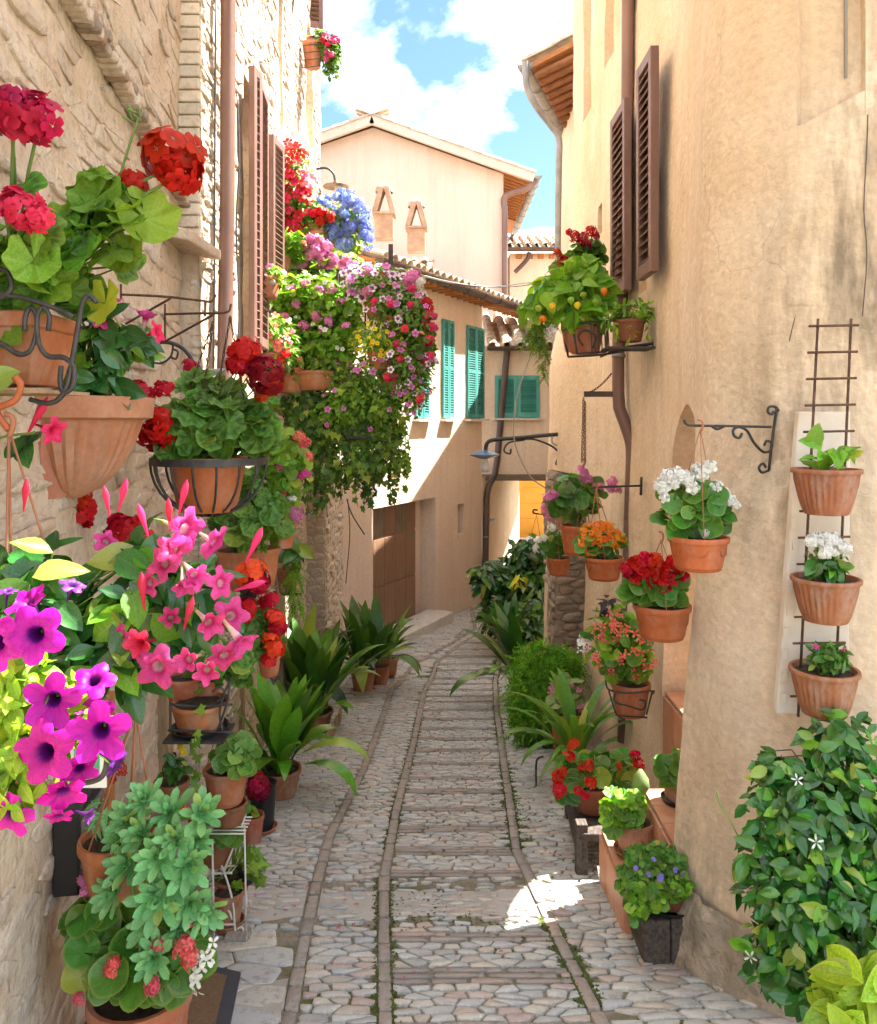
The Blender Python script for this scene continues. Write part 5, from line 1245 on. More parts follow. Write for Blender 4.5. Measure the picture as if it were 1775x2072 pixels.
# -- ribbed half bowl with mandevilla
R_ = root_at('wall_planter', 'large ribbed half bowl terracotta planter fixed to the left wall', 'wall planter', 160, 1000, 2.3)
nrm = V(.99, .139, 0); a0_ = math.atan2(.139, .99); cb = V(-1.07, 2.30, 1.275)
prof = [(.03, 0), (.085, .03), (.135, .085), (.17, .15), (.192, .215), (.197, .225), (.212, .226), (.226, .232), (.232, .29), (.214, .292), (.205, .27), (0, .265)]
MB().lathe(prof, cb, 64, rib=(32, .03, lambda i: 1. if 0 < i < 5 else 0.), a0=a0_ - 1.95, a1=a0_ + 1.95).build('bowl', MT['terracotta_pale'], R_, ang=38)
MB().box(cb + V(-.0, 0, .15), (.03, .4, .28)).build('back_plate', MT['terracotta_pale'], R_)
R_ = root_at('mandevilla_plant', 'glossy mandevilla with pink flowers growing in the ribbed half bowl', 'plant', 200, 810, 2.25, G1)
foliage(R_, [B(205, 700, 2.25, 85, 90), B(190, 770, 2.2, 70, 40), B(260, 690, 2.3, 60, 60)], 95, 'ovate', S(72, 2.25), 'leaf_mandevilla', core=cb + UP * .26 + nrm * .08, srad=.002, mat2='leaf_young', p2=.2)
trumpets(R_, [(218, 615, 2.2, 62, -.3, .8, .5), (296, 640, 2.2, 60, .3, .9, .3), (205, 650, 2.2, 40, .5, .5, .7)], 'trumpet', 'petal_pink')
trumpets(R_, [(320, 672, 2.2, 50, .9, .2, .2)], 'trumpet', 'petal_hotpink')
# -- big hanging mandevilla
R_ = root_at('hanging_mandevilla', 'large hanging mandevilla with many pink trumpet flowers at the left edge', 'hanging plant', 80, 1450, 1.6, G1)
co = potpx(R_, 70, 1450, 1.6, 190, 1340, 'terracotta_orange')
hanger(R_, co, S(95, 1.6), P(18, 868, 1.6), r=.0026)
MB().tube(curve3([P(18, 870, 1.6), P(-6, 830, 1.6), P(30, 810, 1.6), P(42, 780, 1.6), P(30, 762, 1.6)], 6), .007, 8).build('hook', MT['terracotta_orange'], R_, smooth=True)
foliage(R_, [B(70, 1220, 1.56, 120, 130), B(280, 1230, 1.58, 120, 120), B(300, 1120, 1.62, 72, 80), B(200, 1350, 1.54, 144, 85), B(410, 1230, 1.6, 80, 90)], 300, 'ovate', S(98, 1.6), 'leaf_mandevilla', core=co, srad=.0024, mat2='leaf_young', p2=.13, stemf=.4, up=.55, cam=.5)
trumpets(R_, [(378, 1072, 1.48, 94, .8, -.15, .5), (436, 1100, 1.5, 72, .9, -.5, .3), (395, 1165, 1.46, 86, .6, -.3, .7), (330, 1140, 1.5, 74, -.3, .2, .9), (372, 1185, 1.46, 72, .3, -.6, .7), (425, 1262, 1.46, 88, .6, -.2, .7), (490, 1300, 1.46, 90, .7, -.6, .4),
             (318, 1352, 1.42, 90, .1, -.1, 1), (380, 1335, 1.43, 74, -.2, .1, 1), (418, 1358, 1.42, 78, .15, -.15, 1), (470, 1245, 1.5, 74, .5, .3, .7), (215, 1095, 1.6, 48, .5, .4, .6)], 'trumpet', 'petal_pink', calyx='stem_green')
trumpets(R_, [(350, 1110, 1.5, 70, .2, .3, .8), (300, 1180, 1.52, 62, -.4, .1, .8), (450, 1180, 1.5, 66, .8, .1, .5), (345, 1250, 1.5, 64, .2, .4, .8), (240, 1290, 1.5, 60, -.3, .2, .9), (455, 1330, 1.46, 70, .4, -.4, .8)], 'trumpet', 'petal_pink', calyx='stem_green')
trumpets(R_, [(282, 1300, 1.42, 84, -.1, .2, 1)], 'trumpet', 'petal_hotpink')
for (x, y, s, dx, dy) in ((48, 1035, 60, .2, 1), (240, 1035, 62, .3, .9), (222, 1045, 55, -.1, 1), (362, 1040, 64, .3, 1), (300, 1085, 60, -.2, .9), (498, 1138, 70, .5, 1), (345, 1075, 60, .0, 1), (292, 1235, 70, 0, 1), (372, 1275, 66, .3, .9), (475, 1195, 60, .9, .3)):
    place(R_, 'bud', 'bud', 'petal_hotpink', P(x, y, 1.46), frame(V(dx, -.2, dy), rv()), S(s * 1.2, 1.46))
trumpets(R_, [(110, 872, 1.7, 62, .9, -.25, .35)], 'trumpet', 'petal_hotpink'); place(R_, 'bud', 'bud', 'petal_hotpink', P(55, 880, 1.7), frame(V(.5, 0, .9), rv()), S(90, 1.7))
MB().tube(curve3([P(-20, 890, 1.7), P(30, 880, 1.7), P(70, 876, 1.7)], 5), .003, 5).build('stalk', MT['stem_green'], R_, smooth=True)
foliage(R_, [B(10, 790, 1.62, 16, 30), B(40, 900, 1.7, 32, 30)], 6, 'ovate', S(85, 1.65), 'leaf_mandevilla')
# -- petunias, lower left
R_ = root_at('hanging_petunia', 'magenta petunias with lime leaves spilling over at the lower left edge', 'hanging plant', -20, 1660, 1.28, G1)
co = potpx(R_, -30, 1660, 1.3, 200, 1530, 'terracotta_orange')
foliage(R_, [B(60, 1420, 1.24, 103, 90), B(50, 1540, 1.22, 112, 80), B(30, 1340, 1.26, 60, 60), B(170, 1470, 1.23, 60, 60), B(30, 1600, 1.2, 77, 50)], 300, 'ovate', S(60, 1.25), 'leaf_petunia', core=co, srad=.0016, stemf=.5)
trumpets(R_, [(72, 1283, 1.2, 110, .1, .1, 1), (-4, 1300, 1.2, 107, -.2, 0, 1), (108, 1415, 1.19, 100, .2, .1, 1), (205, 1478, 1.18, 110, .2, .1, 1), (92, 1522, 1.17, 119, -.1, .1, 1), (190, 1378, 1.21, 79, .1, .8, .6), (128, 1600, 1.18, 83, .4, -.5, .8),
              (22, 1645, 1.18, 96, -.1, -.3, 1), (60, 1222, 1.24, 74, -.3, .8, .5), (162, 1555, 1.2, 65, .6, -.2, .8), (185, 1440, 1.24, 77, .3, .3, .8), (120, 1650, 1.19, 52, .2, -.6, .7), (10, 1480, 1.25, 52, -.5, .2, .8)], 'petunia', 'petal_magenta', calyx='leaf_petunia')
trumpets(R_, [(148, 1182, 1.25, 50, .4, .9, .2), (238, 1548, 1.2, 53, .8, -.4, .2), (178, 1650, 1.2, 46, .9, -.2, .2), (14, 1195, 1.25, 43, .1, 1, .1)], 'trumpet', 'petal_purple')
ironwork(R_, [(120, 1585), (185, 1582), (212, 1562), (218, 1510)], 1.4, .005)
# -- iron brackets and basket with red geranium
R_ = root_at('wall_bracket', 'rusty straight iron wall brackets holding the basket chains', 'bracket', 260, 640, 2.75)
for pts in ([(245, 596, 2.7), (330, 600, 2.7), (405, 608, 2.7), (428, 610, 2.7), (437, 596, 2.7)], [(245, 575, 2.7), (245, 606, 2.7)], [(255, 655, 2.85), (345, 604, 2.7)], [(334, 636, 2.85), (400, 634, 2.7), (458, 632, 2.62), (468, 615, 2.62)], [(334, 615, 2.85), (334, 692, 2.85)], [(336, 690, 2.85), (430, 638, 2.68)], [(415, 608, 2.7), (415, 640, 2.7)]):
    ironwork(R_, pts, 2.7, .0042, 'iron_rust')
R_ = root_at('iron_basket', 'black iron half-round hanging basket on two chains', 'basket', 425, 1040, 2.7)
bc = P(425, 932, 2.7); br = S(114, 2.7)
MB().lathe([(br, -.012), (br + .004, -.012), (br + .004, .012), (br, .012), (br, -.012)], bc, 40).build('rim', MT['iron'], R_, ang=40)
for k in range(8):
    a = k * math.pi / 8; e = V(math.cos(a), math.sin(a), 0)
    M_ = MB(); pts = [bc + e * br * math.cos(t) - UP * br * .98 * math.sin(t) for t in [math.pi * i / 16 for i in range(17)]]
    M_.tube(pts, .0045, 5); M_.build('rib', MT['iron'], R_, smooth=True)
for hx, hy, ends in ((432, 650, ((335, 928), (395, 915))), (466, 640, ((420, 912), (512, 915)))):
    for (x_, y_) in ends: chain(R_, P(hx, hy, 2.66), P(x_, y_, 2.7), 30)
R_ = root_at('potted_geranium', 'red geranium in the terracotta pot inside the black iron basket', 'potted plant', 422, 1032, 2.7, G1)
co = potpx(R_, 420, 1034, 2.7, 160, 925, 'terracotta_orange', rb=S(56, 2.7))
foliage(R_, [B(430, 868, 2.66, 112, 62), B(520, 862, 2.66, 55, 58), B(420, 800, 2.72, 70, 42), B(350, 915, 2.62, 50, 26)], 140, 'round', S(64, 2.7), 'leaf_geranium', core=co, srad=.0022, cam=.5)
heads(R_, [(495, 712, 2.6, 62), (482, 742, 2.6, 50), (540, 758, 2.58, 76, 'petal_darkred'), (520, 748, 2.6, 50, 'petal_darkred'), (556, 778, 2.58, 46), (512, 740, 2.62, 44, 'petal_darkred'), (320, 862, 2.56, 66), (306, 888, 2.56, 52), (335, 880, 2.58, 40), (284, 797, 2.6, 52), (330, 787, 2.6, 36), (386, 744, 2.9, 36), (530, 800, 2.62, 30)], 'bighead', 'petal_red', core=co, srad=.0024)
heads(R_, [(128, 1010, 2.4, 66), (160, 1030, 2.42, 60), (150, 1000, 2.4, 60), (170, 1050, 2.42, 36), (255, 1075, 2.4, 70), (275, 1090, 2.4, 60), (240, 1060, 2.45, 44)], 'bighead', 'petal_red')
# -- wall lamp with dark disc shade
R_ = root_at('wall_lamp', 'curved iron wall lamp with tilted dark disc shade behind the basket', 'lamp', 330, 720, 3.0)
ironwork(R_, [(290, 700), (330, 692), (362, 700), (382, 718), (392, 738)], 3.0, .008); ironwork(R_, [(296, 730), (325, 735), (345, 722), (350, 700), (340, 690)], 3.0, .004); ironwork(R_, [(345, 722), (356, 726), (360, 712), (350, 706)], 3.0, .004)
Mx = Matrix.Rotation(math.radians(-18), 3, 'Y') @ Matrix.Rotation(math.radians(14), 3, 'X'); c_ = P(400, 762, 3.0)
MB().lathe([(0, .045), (.02, .043), (.024, .02), (.05, .012), (.108, -.006), (.108, -.010), (.05, .004), (0, .006)], c_, 30, M=Mx).build('shade', MT['lamp_blue'], R_, ang=45)
MB().lathe([(0, .06), (.02, .055), (.03, .03), (.028, .01), (.02, 0)], c_, 20, M=Mx).build('cap', MT['lamp_blue'], R_, smooth=True)
MB().lathe([(.03, .0), (.034, -.02), (.05, -.06), (.045, -.10), (0, -.115)], c_ + V(.03, 0, -.01), 20).build('globe', MT['globe_glass'], R_, smooth=True)
# -- pots below the basket
R_ = root_at('potted_geranium', 'green geranium with two joined pots under the iron basket', 'potted plant', 505, 1190, 3.1, G1)
co = potpx(R_, 480, 1192, 3.12, 90, 1112); potpx(R_, 528, 1184, 3.2, 78, 1108, rib=(16, .02))
foliage(R_, [B(505, 1055, 3.08, 80, 55), B(520, 1000, 3.15, 60, 50)], 120, 'round', S(44, 3.1), 'leaf_geranium', core=co, srad=.0018, cam=.5)
R_ = root_at('trailing_geranium', 'trailing pink geranium with pale leaves beside the iron basket', 'hanging plant', 575, 1090, 3.25, G1)
foliage(R_, [B(572, 940, 3.25, 48, 90), B(560, 1040, 3.25, 48, 60), B(595, 960, 3.25, 40, 50)], 190, 'smallround', S(30, 3.25), 'leaf_geranium_light', core=P(560, 1080, 3.3), srad=.0012, stemf=.5)
heads(R_, [(605, 884, 3.2, 30, 'petal_coral'), (618, 898, 3.2, 30, 'petal_coral'), (560, 850, 3.2, 24, 'petal_pink'), (562, 945, 3.2, 26, 'petal_pink'), (625, 925, 3.2, 24, 'petal_coral'), (615, 962, 3.2, 30, 'petal_pink'), (600, 1040, 3.2, 36, 'petal_rose'), (590, 1010, 3.2, 24, 'petal_white'), (580, 1060, 3.2, 20, 'petal_white'), (570, 1000, 3.2, 20, 'petal_coral')], 'headloose', 'petal_pink')
potpx(R_, 570, 1108, 3.3, 60, 1060)
R_ = root_at('potted_geranium', 'scarlet geranium with purple foliage in a small pot above the aspidistras', 'potted plant', 545, 1365, 3.0, G1)
co = potpx(R_, 545, 1366, 3.1, 48, 1325)
foliage(R_, [B(505, 1270, 3.0, 45, 70), B(545, 1295, 3.05, 30, 40)], 70, 'round', S(40, 3.0), 'leaf_geranium', core=co)
foliage(R_, [B(520, 1200, 3.0, 40, 40)], 26, 'narrow', S(46, 3.0), 'leaf_purple', jit=.9)
heads(R_, [(508, 1162, 2.9, 62, 'petal_scarlet'), (522, 1178, 2.9, 46), (500, 1236, 2.9, 48), (545, 1215, 2.95, 36), (556, 1250, 2.95, 40, 'petal_scarlet'), (562, 1268, 2.95, 36), (548, 1290, 2.95, 34, 'petal_scarlet'), (556, 1312, 2.95, 40, 'petal_scarlet'), (545, 1335, 2.95, 34, 'petal_scarlet')], 'bighead', 'petal_red', core=co)
# -- dark rack with two pots
R_ = root_at('pot_rack', 'dark iron tray rack holding two pots below the mandevilla', 'pot rack', 400, 1482, 2.7)
for pts in ([(340, 1478), (470, 1482)], [(345, 1420), (345, 1480)], [(465, 1380), (460, 1420), (440, 1480)], [(345, 1425), (400, 1430), (470, 1425)], [(470, 1370), (455, 1400), (445, 1440), (450, 1480)], [(430, 1400), (445, 1390), (455, 1405), (440, 1420)]): ironwork(R_, pts, 2.62, .0045)
MB().box(P(405, 1484, 2.68), (.2, .16, .008)).build('tray', MT['iron'], R_)
R_ = root_at('potted_geranium', 'low geranium in twin terracotta pots on the dark tray rack', 'potted plant', 400, 1470, 2.72, G1)
co = potpx(R_, 372, 1418, 2.78, 78, 1368); potpx(R_, 420, 1420, 2.8, 60, 1372); potpx(R_, 405, 1474, 2.7, 118, 1418, saucer='plastic_black')
foliage(R_, [B(440, 1340, 2.7, 55, 36), B(480, 1345, 2.75, 40, 40)], 50, 'round', S(42, 2.7), 'leaf_geranium', core=co)
foliage(R_, [B(408, 1420, 2.6, 10, 40), B(400, 1500, 2.6, 14, 40), B(398, 1560, 2.6, 14, 40)], 20, 'ivy', S(24, 2.6), 'leaf_ivy_light', cam=.9)
# -- aeoniums
R_ = root_at('potted_aeonium', 'pale green aeonium rosettes spilling from a hanging terracotta pot', 'hanging plant', 235, 1800, 2.1, G1)
co = potpx(R_, 238, 1800, 2.12, 150, 1690, rim=.2)
hanger(R_, co, S(75, 2.12), P(275, 1440, 2.05), r=.0026, n=5)
st = MB()
for (x, y, r, dy) in [(267, 1661, 62, .8), (345, 1649, 58, .8), (407, 1649, 58, .6), (322, 1735, 60, .3), (264, 1750, 62, .3), (380, 1750, 64, .2), (236, 1804, 56, .1), (322, 1816, 74, .1), (382, 1824, 56, 0), (415, 1838, 56, -.2), (316, 1936, 56, .3), (295, 1622, 46, .9), (248, 1695, 46, .5), (345, 1790, 50, .1), (290, 1690, 50, .5), (355, 1700, 48, .4), (400, 1700, 44, .3), (300, 1870, 50, 0), (365, 1880, 48, -.1)]:
    p_ = P(x, y, 2.0 + random.uniform(-.05, .05)); ax = V((x - 310) / 200, -.75, dy + .1).normalized(); rosette(R_, p_, S(r, 2.0), ax)
    st.tube(curve3([co + V(.04, 0, 0), (co + p_) / 2 + V(0, -.02, .02), p_ - ax * .01], 5), .005, 6, caps=False)
st.build('stems', MT['stem_green'], R_, smooth=True)
foliage(R_, [B(205, 1650, 2.1, 30, 40)], 40, 'narrow', S(44, 2.1), 'leaf_aeonium', jit=.7)
heads(R_, [(243, 1555, 2.3, 30), (225, 1575, 2.3, 26), (390, 1655, 2.1, 24, 'petal_scarlet'), (372, 1640, 2.1, 22, 'petal_scarlet'), (392, 1690, 2.05, 22, 'petal_scarlet')], 'headloose', 'petal_red')
# -- begonias in the big pot at the bottom
R_ = root_at('potted_begonia', 'pink begonias in a large terracotta pot beside the doormat', 'potted plant', 285, 2250, 2.1, G4)
cg = P(285, 2250, 2.12); cg.z = gz(2.12) + .005; rz = P(285, 1996, 2.12).z
co = pot(R_, cg, S(103, 2.12), rz - cg.z, 'terracotta', rb=.095, rim=.14)
foliage(R_, [B(290, 1935, 2.06, 130, 70), B(200, 1870, 2.1, 55, 80), B(350, 1940, 2.05, 75, 65)], 120, 'begonia', S(70, 2.05), 'leaf_begonia', core=co, srad=.002, cam=.55)
heads(R_, [(372, 1915, 1.98, 46), (385, 1940, 1.98, 40), (320, 1910, 1.98, 34), (225, 1962, 1.96, 34), (232, 1948, 1.96, 28), (308, 1996, 1.95, 36), (165, 1935, 2.02, 30), (160, 2020, 1.98, 28), (178, 1800, 2.1, 34, 'petal_rose'), (170, 1780, 2.1, 28, 'petal_rose'), (190, 1818, 2.1, 28, 'petal_rose'), (385, 1870, 2.0, 20)], 'headloose', 'petal_coral')
flowers(R_, [B(425, 1905, 2.0, 16, 18), B(405, 1985, 2.0, 20, 22), B(415, 1945, 2.0, 14, 14)], 15, 'four', S(30, 2.0), 'petal_white')
# -- small things by the door
R_ = root_at('face_pot', 'small rough clay pot with yellow flowers against the left wall', 'potted plant', 348, 1625, 2.75, G4)
co = potpx(R_, 348, 1640, 2.75, 72, 1578, 'terracotta_wet', rb=S(24, 2.75)); MB().box(P(348, 1672, 2.78), (.12, .12, .11)).build('ledge', MT['stone_dark'], R_)
foliage(R_, [B(350, 1550, 2.72, 28, 28)], 40, 'small', S(30, 2.72), 'leaf_jasmine', core=co); flowers(R_, [B(366, 1518, 2.7, 10, 12)], 6, 'five', S(14, 2.7), 'petal_yellow')
R_ = root_at('stacked_pots', 'geranium in a terracotta pot set on two upturned pots', 'potted plant', 460, 1660, 2.9, G4)
co = potpx(R_, 458, 1622, 2.85, 92, 1552, 'terracotta', band=True); potpx(R_, 466, 1665, 2.9, 70, 1622, 'terracotta_wet', soil=False)
hanger(R_, co, S(44, 2.85), P(440, 1475, 2.8), r=.0018, n=4)

for k in range(6): MB().tube([P(462, 1670, 2.92) + V(-.075, -.06 + .024 * k, 0), P(462, 1670, 2.92) + V(.075, -.06 + .024 * k, 0)], .003, 5).build('shelf_wire', MT['wire_white'], R_, smooth=True)
for dx_ in (-.06, .06): MB().tube([P(462, 1670, 2.92) + V(dx_, 0, 0), V(P(462, 1670, 2.92).x + dx_, 2.95, gz(2.95))], .004, 6).build('leg', MT['wire_white'], R_, smooth=True)
foliage(R_, [B(478, 1528, 2.8, 48, 34)], 64, 'smallround', S(34, 2.8), 'leaf_cyclamen', core=co, srad=.0016, cam=.6)
# white wire plant stand
gp_ = GP(470, 1898); yS = gp_.y
R_ = thing('plant_stand', 'white wire plant stand with curled feet beside the wall', 'plant stand', gp_)
for pts in ([(412, 1688, yS), (432, 1715, yS), (452, 1760, yS), (470, 1820, yS), (476, 1880, yS), (482, 1896, yS)], [(482, 1896, yS), (492, 1888, yS), (490, 1876, yS), (480, 1880, yS)], [(412, 1700, yS + .12), (440, 1740, yS + .12), (452, 1790, yS + .12), (455, 1840, yS + .12)],
            [(452, 1765, yS), (470, 1720, yS), (490, 1670, yS + .1), (500, 1640, yS + .15)], [(480, 1640, yS + .2), (492, 1690, yS + .2), (496, 1750, yS + .2), (500, 1835, yS + .2)], [(500, 1835, yS + .2), (506, 1832, yS + .2), (506, 1822, yS + .2), (498, 1824, yS + .2)],
            [(425, 1768, yS), (470, 1766, yS)], [(420, 1755, yS + .1), (480, 1752, yS + .1)], [(425, 1872, yS), (476, 1870, yS)], [(425, 1860, yS + .1), (490, 1858, yS + .15)], [(438, 1855, yS), (446, 1842, yS), (462, 1842, yS), (470, 1860, yS)]):
    ironwork(R_, pts, yS, .0042, 'wire_white')
for k in range(7): ironwork(R_, [(425 + k * 8, 1871, yS), (432 + k * 9, 1859, yS + .12)], yS, .0022, 'wire_white'); ironwork(R_, [(425 + k * 7, 1767, yS), (424 + k * 9, 1753, yS + .1)], yS, .0022, 'wire_white')
MB().box(GP(482, 1900) + V(0, 0, .012), (.09, .07, .03)).build('brick_foot', MT['paving_brick'], R_, bev=.006)
R_ = root_at('potted_succulent', 'aloe-like succulents in two worn pots on the white wire stand', 'potted plant', 465, 1868, yS + .06, G4)
c1 = potpx(R_, 462, 1866, yS + .05, 66, 1800, 'terracotta_old', saucer=True); c2 = potpx(R_, 470, 1808, yS + .14, 80, 1770, 'terracotta'); 
straps(R_, c2, 26, S(75, yS), 'leaf_succulent', 'blade', tilt=(.1, 1.1)); foliage(R_, [B(480, 1795, yS + .05, 12, 16)], 5, 'ovate', S(26, yS), 'leaf_physalis')
R_ = root_at('potted_cyclamen', 'cyclamen with mottled leaves on the upper tier of the wire stand', 'potted plant', 440, 1720, yS, G4)
co = potpx(R_, 440, 1745, yS + .04, 74, 1690, 'terracotta_wet'); foliage(R_, [B(445, 1660, yS, 48, 38)], 40, 'begonia', S(48, yS), 'leaf_cyclamen', core=co, cam=.7)
R_ = root_at('potted_ivy', 'small bright ivy on the outer arm of the wire stand', 'potted plant', 505, 1800, yS + .1, G4)
co = potpx(R_, 500, 1785, yS + .12, 40, 1752, 'plastic_black'); foliage(R_, [B(512, 1742, yS + .05, 28, 38), B(520, 1770, yS + .05, 20, 24)], 40, 'ivy', S(34, yS), 'leaf_ivy_light', core=co, cam=.7)
g_ = GP(532, 1686)
R_ = thing('potted_celosia', 'crimson celosia in a black plastic pot near the stand', 'potted plant', g_, G4)
co = pot(R_, g_ + UP * .03, S(29, g_.y), S(90, g_.y), 'plastic_black', rb=S(21, g_.y), rim=.06, saucer='terracotta'); heads(R_, [(522, 1588, g_.y - .05, 44), (530, 1600, g_.y - .05, 40), (512, 1600, g_.y - .05, 30), (520, 1572, g_.y - .05, 24)], 'head', 'petal_darkred', core=co)
heads(R_, [(520, 1592, g_.y - .08, 36, 'petal_crimson')], 'head', 'petal_crimson')
g_ = GP(510, 1706)
R_ = thing('terracotta_pot', 'nearly empty terracotta pot with one pale shoot', 'pot', g_, G4)
co = pot(R_, g_, S(25, g_.y), S(58, g_.y), 'terracotta'); foliage(R_, [(co + UP * .03, V(.02, .02, .04))], 4, 'ovate', .07, 'leaf_physalis')
# -- aspidistras
for (px, py, n, L, m, m2, p2, lab, pw) in ((565, 1612, 56, 200, 'leaf_aspidistra_light', 'leaf_aspidistra', .12, 'bright striped aspidistra nearest the camera by the left wall', 90), (635, 1480, 60, 180, 'leaf_aspidistra', 'leaf_aspidistra_light', .6, 'dense aspidistra clump on a low crate, second from the camera', 80),
                                   (600, 1450, 22, 180, 'leaf_aspidistra', 'leaf_aspidistra_light', .1, 'dark upright aspidistra against the door post', 70)):
    g_ = GP(px, py); R_ = thing('potted_aspidistra', lab, 'potted plant', g_, G4); hp = .17
    co = pot(R_, g_, S(pw / 2, g_.y), hp, 'terracotta_old'); straps(R_, co, n, S(L, g_.y), m, mat2=m2, p2=p2, tilt=(.05, .95), rad=S(pw * .35, g_.y))
g_ = GP(735, 1398)
R_ = thing('potted_aspidistra', 'tall dark aspidistra in three terracotta pots before the garage', 'potted plant', g_, G4)
co = pot(R_, g_, S(26, g_.y), .22, 'terracotta', saucer=True); pot(R_, g_ + V(.14, .35, -.05), .11, .2, 'terracotta'); pot(R_, g_ + V(.22, .7, -.07), .1, .2, 'terracotta')
straps(R_, co, 34, S(150, g_.y), 'leaf_aspidistra', tilt=(.05, .95), rad=.12); straps(R_, co + V(.14, .3, 0), 22, S(130, g_.y), 'leaf_aspidistra', mat2='leaf_aspidistra_light', p2=.1, tilt=(.05, 1.0), rad=.12)
R_ = root_at('wall_fern', 'dark fern and drooping foliage in a pot on the doorway ledge', 'potted plant', 590, 1200, 5.2, G1)
co = potpx(R_, 582, 1200, 5.3, 46, 1150, 'terracotta_old'); foliage(R_, [B(592, 1120, 5.2, 26, 30)], 26, 'ovate', S(44, 5.2), 'leaf_aspidistra', core=co)
foliage(R_, [B(597, 1190, 5.15, 22, 55), B(600, 1235, 5.15, 18, 30)], 90, 'frond', S(34, 5.2), 'leaf_fern', droop=.8, join=True)
ironwork(R_, [(570, 1202), (610, 1202)], 5.2, .01, 'iron', 'shelf')
# crate under the aspidistra
g_ = GP(655, 1490); R_ = thing('wooden_crate', 'low pale wooden crate under the second aspidistra', 'crate', g_)
for k in range(4): MB().box(g_ + V(.06 + .01 * k, -.2 + k * .16, .05), (.02, .14, .09)).build('slat', MT['wood_pale'], R_, bev=.003)
# -- doormat, letter box, notice
tr, br_, tl = GP(487, 1978), GP(462, 2100), GP(392, 1957)
ex_, ey_ = (tl - tr).normalized() * .5, (br_ - tr).normalized() * .62; up_ = ex_.cross(ey_).normalized(); up_ = up_ if up_.z > 0 else -up_
R_ = thing('doormat', 'brown coir doormat with dark rubber border and worn lettering', 'doormat', tr)
q = lambda a, b, h: tr + ex_ * a + ey_ * b + up_ * h
MB().prism([q(0, 0, .006), q(1, 0, .006), q(1, 1, .006), q(0, 1, .006)], up_ * .012).build('border', MT['mat_rubber'], R_)
MB().prism([q(.1, .08, .018), q(.9, .08, .018), q(.9, .92, .018), q(.1, .92, .018)], up_ * .006).build('coir', MT['mat_coir'], R_)
for pts in ([(.34 + .05 * math.cos(t), .26 + .045 * math.sin(t)) for t in [k * .7 for k in range(10)]], [(.58, .32), (.48, .38), (.36, .42), (.44, .46), (.56, .46)], [(.50, .56), (.40, .58), (.32, .62), (.28, .68), (.34, .66), (.36, .60)], [(.56, .68), (.44, .74), (.38, .78), (.48, .79), (.62, .78)], [(.60, .16), (.48, .18), (.36, .15)], [(.74, .62), (.70, .64), (.66, .62)], [(.78, .74), (.72, .78), (.66, .80)]):
    MB().tube(curve3([q(a, b, .0245) for a, b in pts], 5), .0045, 4).build('lettering', MT['mat_print'], R_, smooth=True)
R_ = root_at('letter_box', 'black metal letter box on the left wall above the begonias', 'letter box', 148, 1770, 2.2)
n_ = V(.99, .139, 0); u_ = V(-.139, .99, 0); M_ = Matrix((u_, n_, UP)).transposed(); pb = V(XLW(2.25), 2.25, P(148, 1690, 2.25).z)
MB().box(pb + n_ * .045, (.22, .07, .23), M_).build('body', MT['plastic_black'], R_, bev=.006); MB().box(pb + n_ * .085 + UP * .06, (.2, .012, .05), M_).build('flap', MT['zinc'], R_, bev=.004); MB().box(pb + n_ * .084 - UP * .04, (.2, .008, .012), M_).build('moulding', MT['zinc'], R_); MB().box(pb + n_ * .09 - UP * .0, (.02, .01, .05), M_).build('lock_plate', MT['iron'], R_)
R_ = root_at('notice_board', 'small white and green notice half hidden by the petunias', 'notice', 190, 1570, 1.9)
MB().box(P(180, 1530, 1.9), (.085, .006, .15)).build('card', MT['sign_white'], R_); MB().box(P(176, 1526, 1.895), (.06, .004, .12)).build('green_panel', MT['sign_green'], R_)
MB().box(P(205, 1690, 2.5), (.07, .05, .9)).build('door_board', MT['wood_orange'], LH, bev=.004)
# ------------------------------------------------------------------ balcony plants
def simple(name, label, px, py, d, blobs, n, kind, size, mat, fl=(), potw=None, group=G2, join=True, cat='potted plant', **kw):
    R = root_at(name, label, cat, px, py, d, group); co = None
    if group == G2: blobs = [(b[0], b[1], b[2] * 1.22, b[3] * 1.25, *b[4:]) for b in blobs]; n = int(n * 1.9)
    if potw: co = potpx(R, px, py, d, potw[0], potw[1], potw[2] if len(potw) > 2 else 'terracotta')
    foliage(R, [B(b[0], b[1], b[4] if len(b) > 4 else d, b[2], b[3]) for b in blobs], n, kind, S(size, d), mat, join=join, core=co, stemf=.25, srad=.002, **kw)
    for (fk, fm, fs, spec) in fl:
        if isinstance(spec, int): flowers(R, [B(b[0], b[1], b[4] if len(b) > 4 else d, b[2], b[3]) for b in blobs], spec, fk, S(fs, d), fm)
        elif len(spec[0]) == 3 and isinstance(spec[0][2], tuple): pass
        else: heads(R, [(x, y, d - .12, s_) for x, y, s_ in spec], fk, fm)
    return R
simple('red_mandevilla', 'climbing red mandevilla high on the left stone wall', 600, 500, 6.6, [(598, 350, 26, 50), (602, 420, 36, 60), (595, 470, 30, 30)], 420, 'small', 17, 'leaf_ivy_light', [('five', 'petal_crimson', 24, 34), ('five', 'petal_red', 26, 40)], (44, 470), mat2='leaf_geranium_light', p2=.3)
simple('blue_plumbago', 'pale blue plumbago bush on the balcony corner', 668, 505, 6.7, [(690, 445, 46, 40), (705, 480, 40, 30)], 330, 'small', 15, 'leaf_geranium_light', [('headloose', 'petal_blue', 24, 62)], (46, 470))
simple('red_geranium', 'small red geraniums between the mandevilla and the plumbago', 640, 470, 6.55, [(645, 440, 26, 24)], 60, 'smallround', 18, 'leaf_geranium', [('head', 'petal_red', 0, [(652, 430, 24), (668, 438, 22), (636, 432, 20), (648, 448, 20)])], (36, 455))
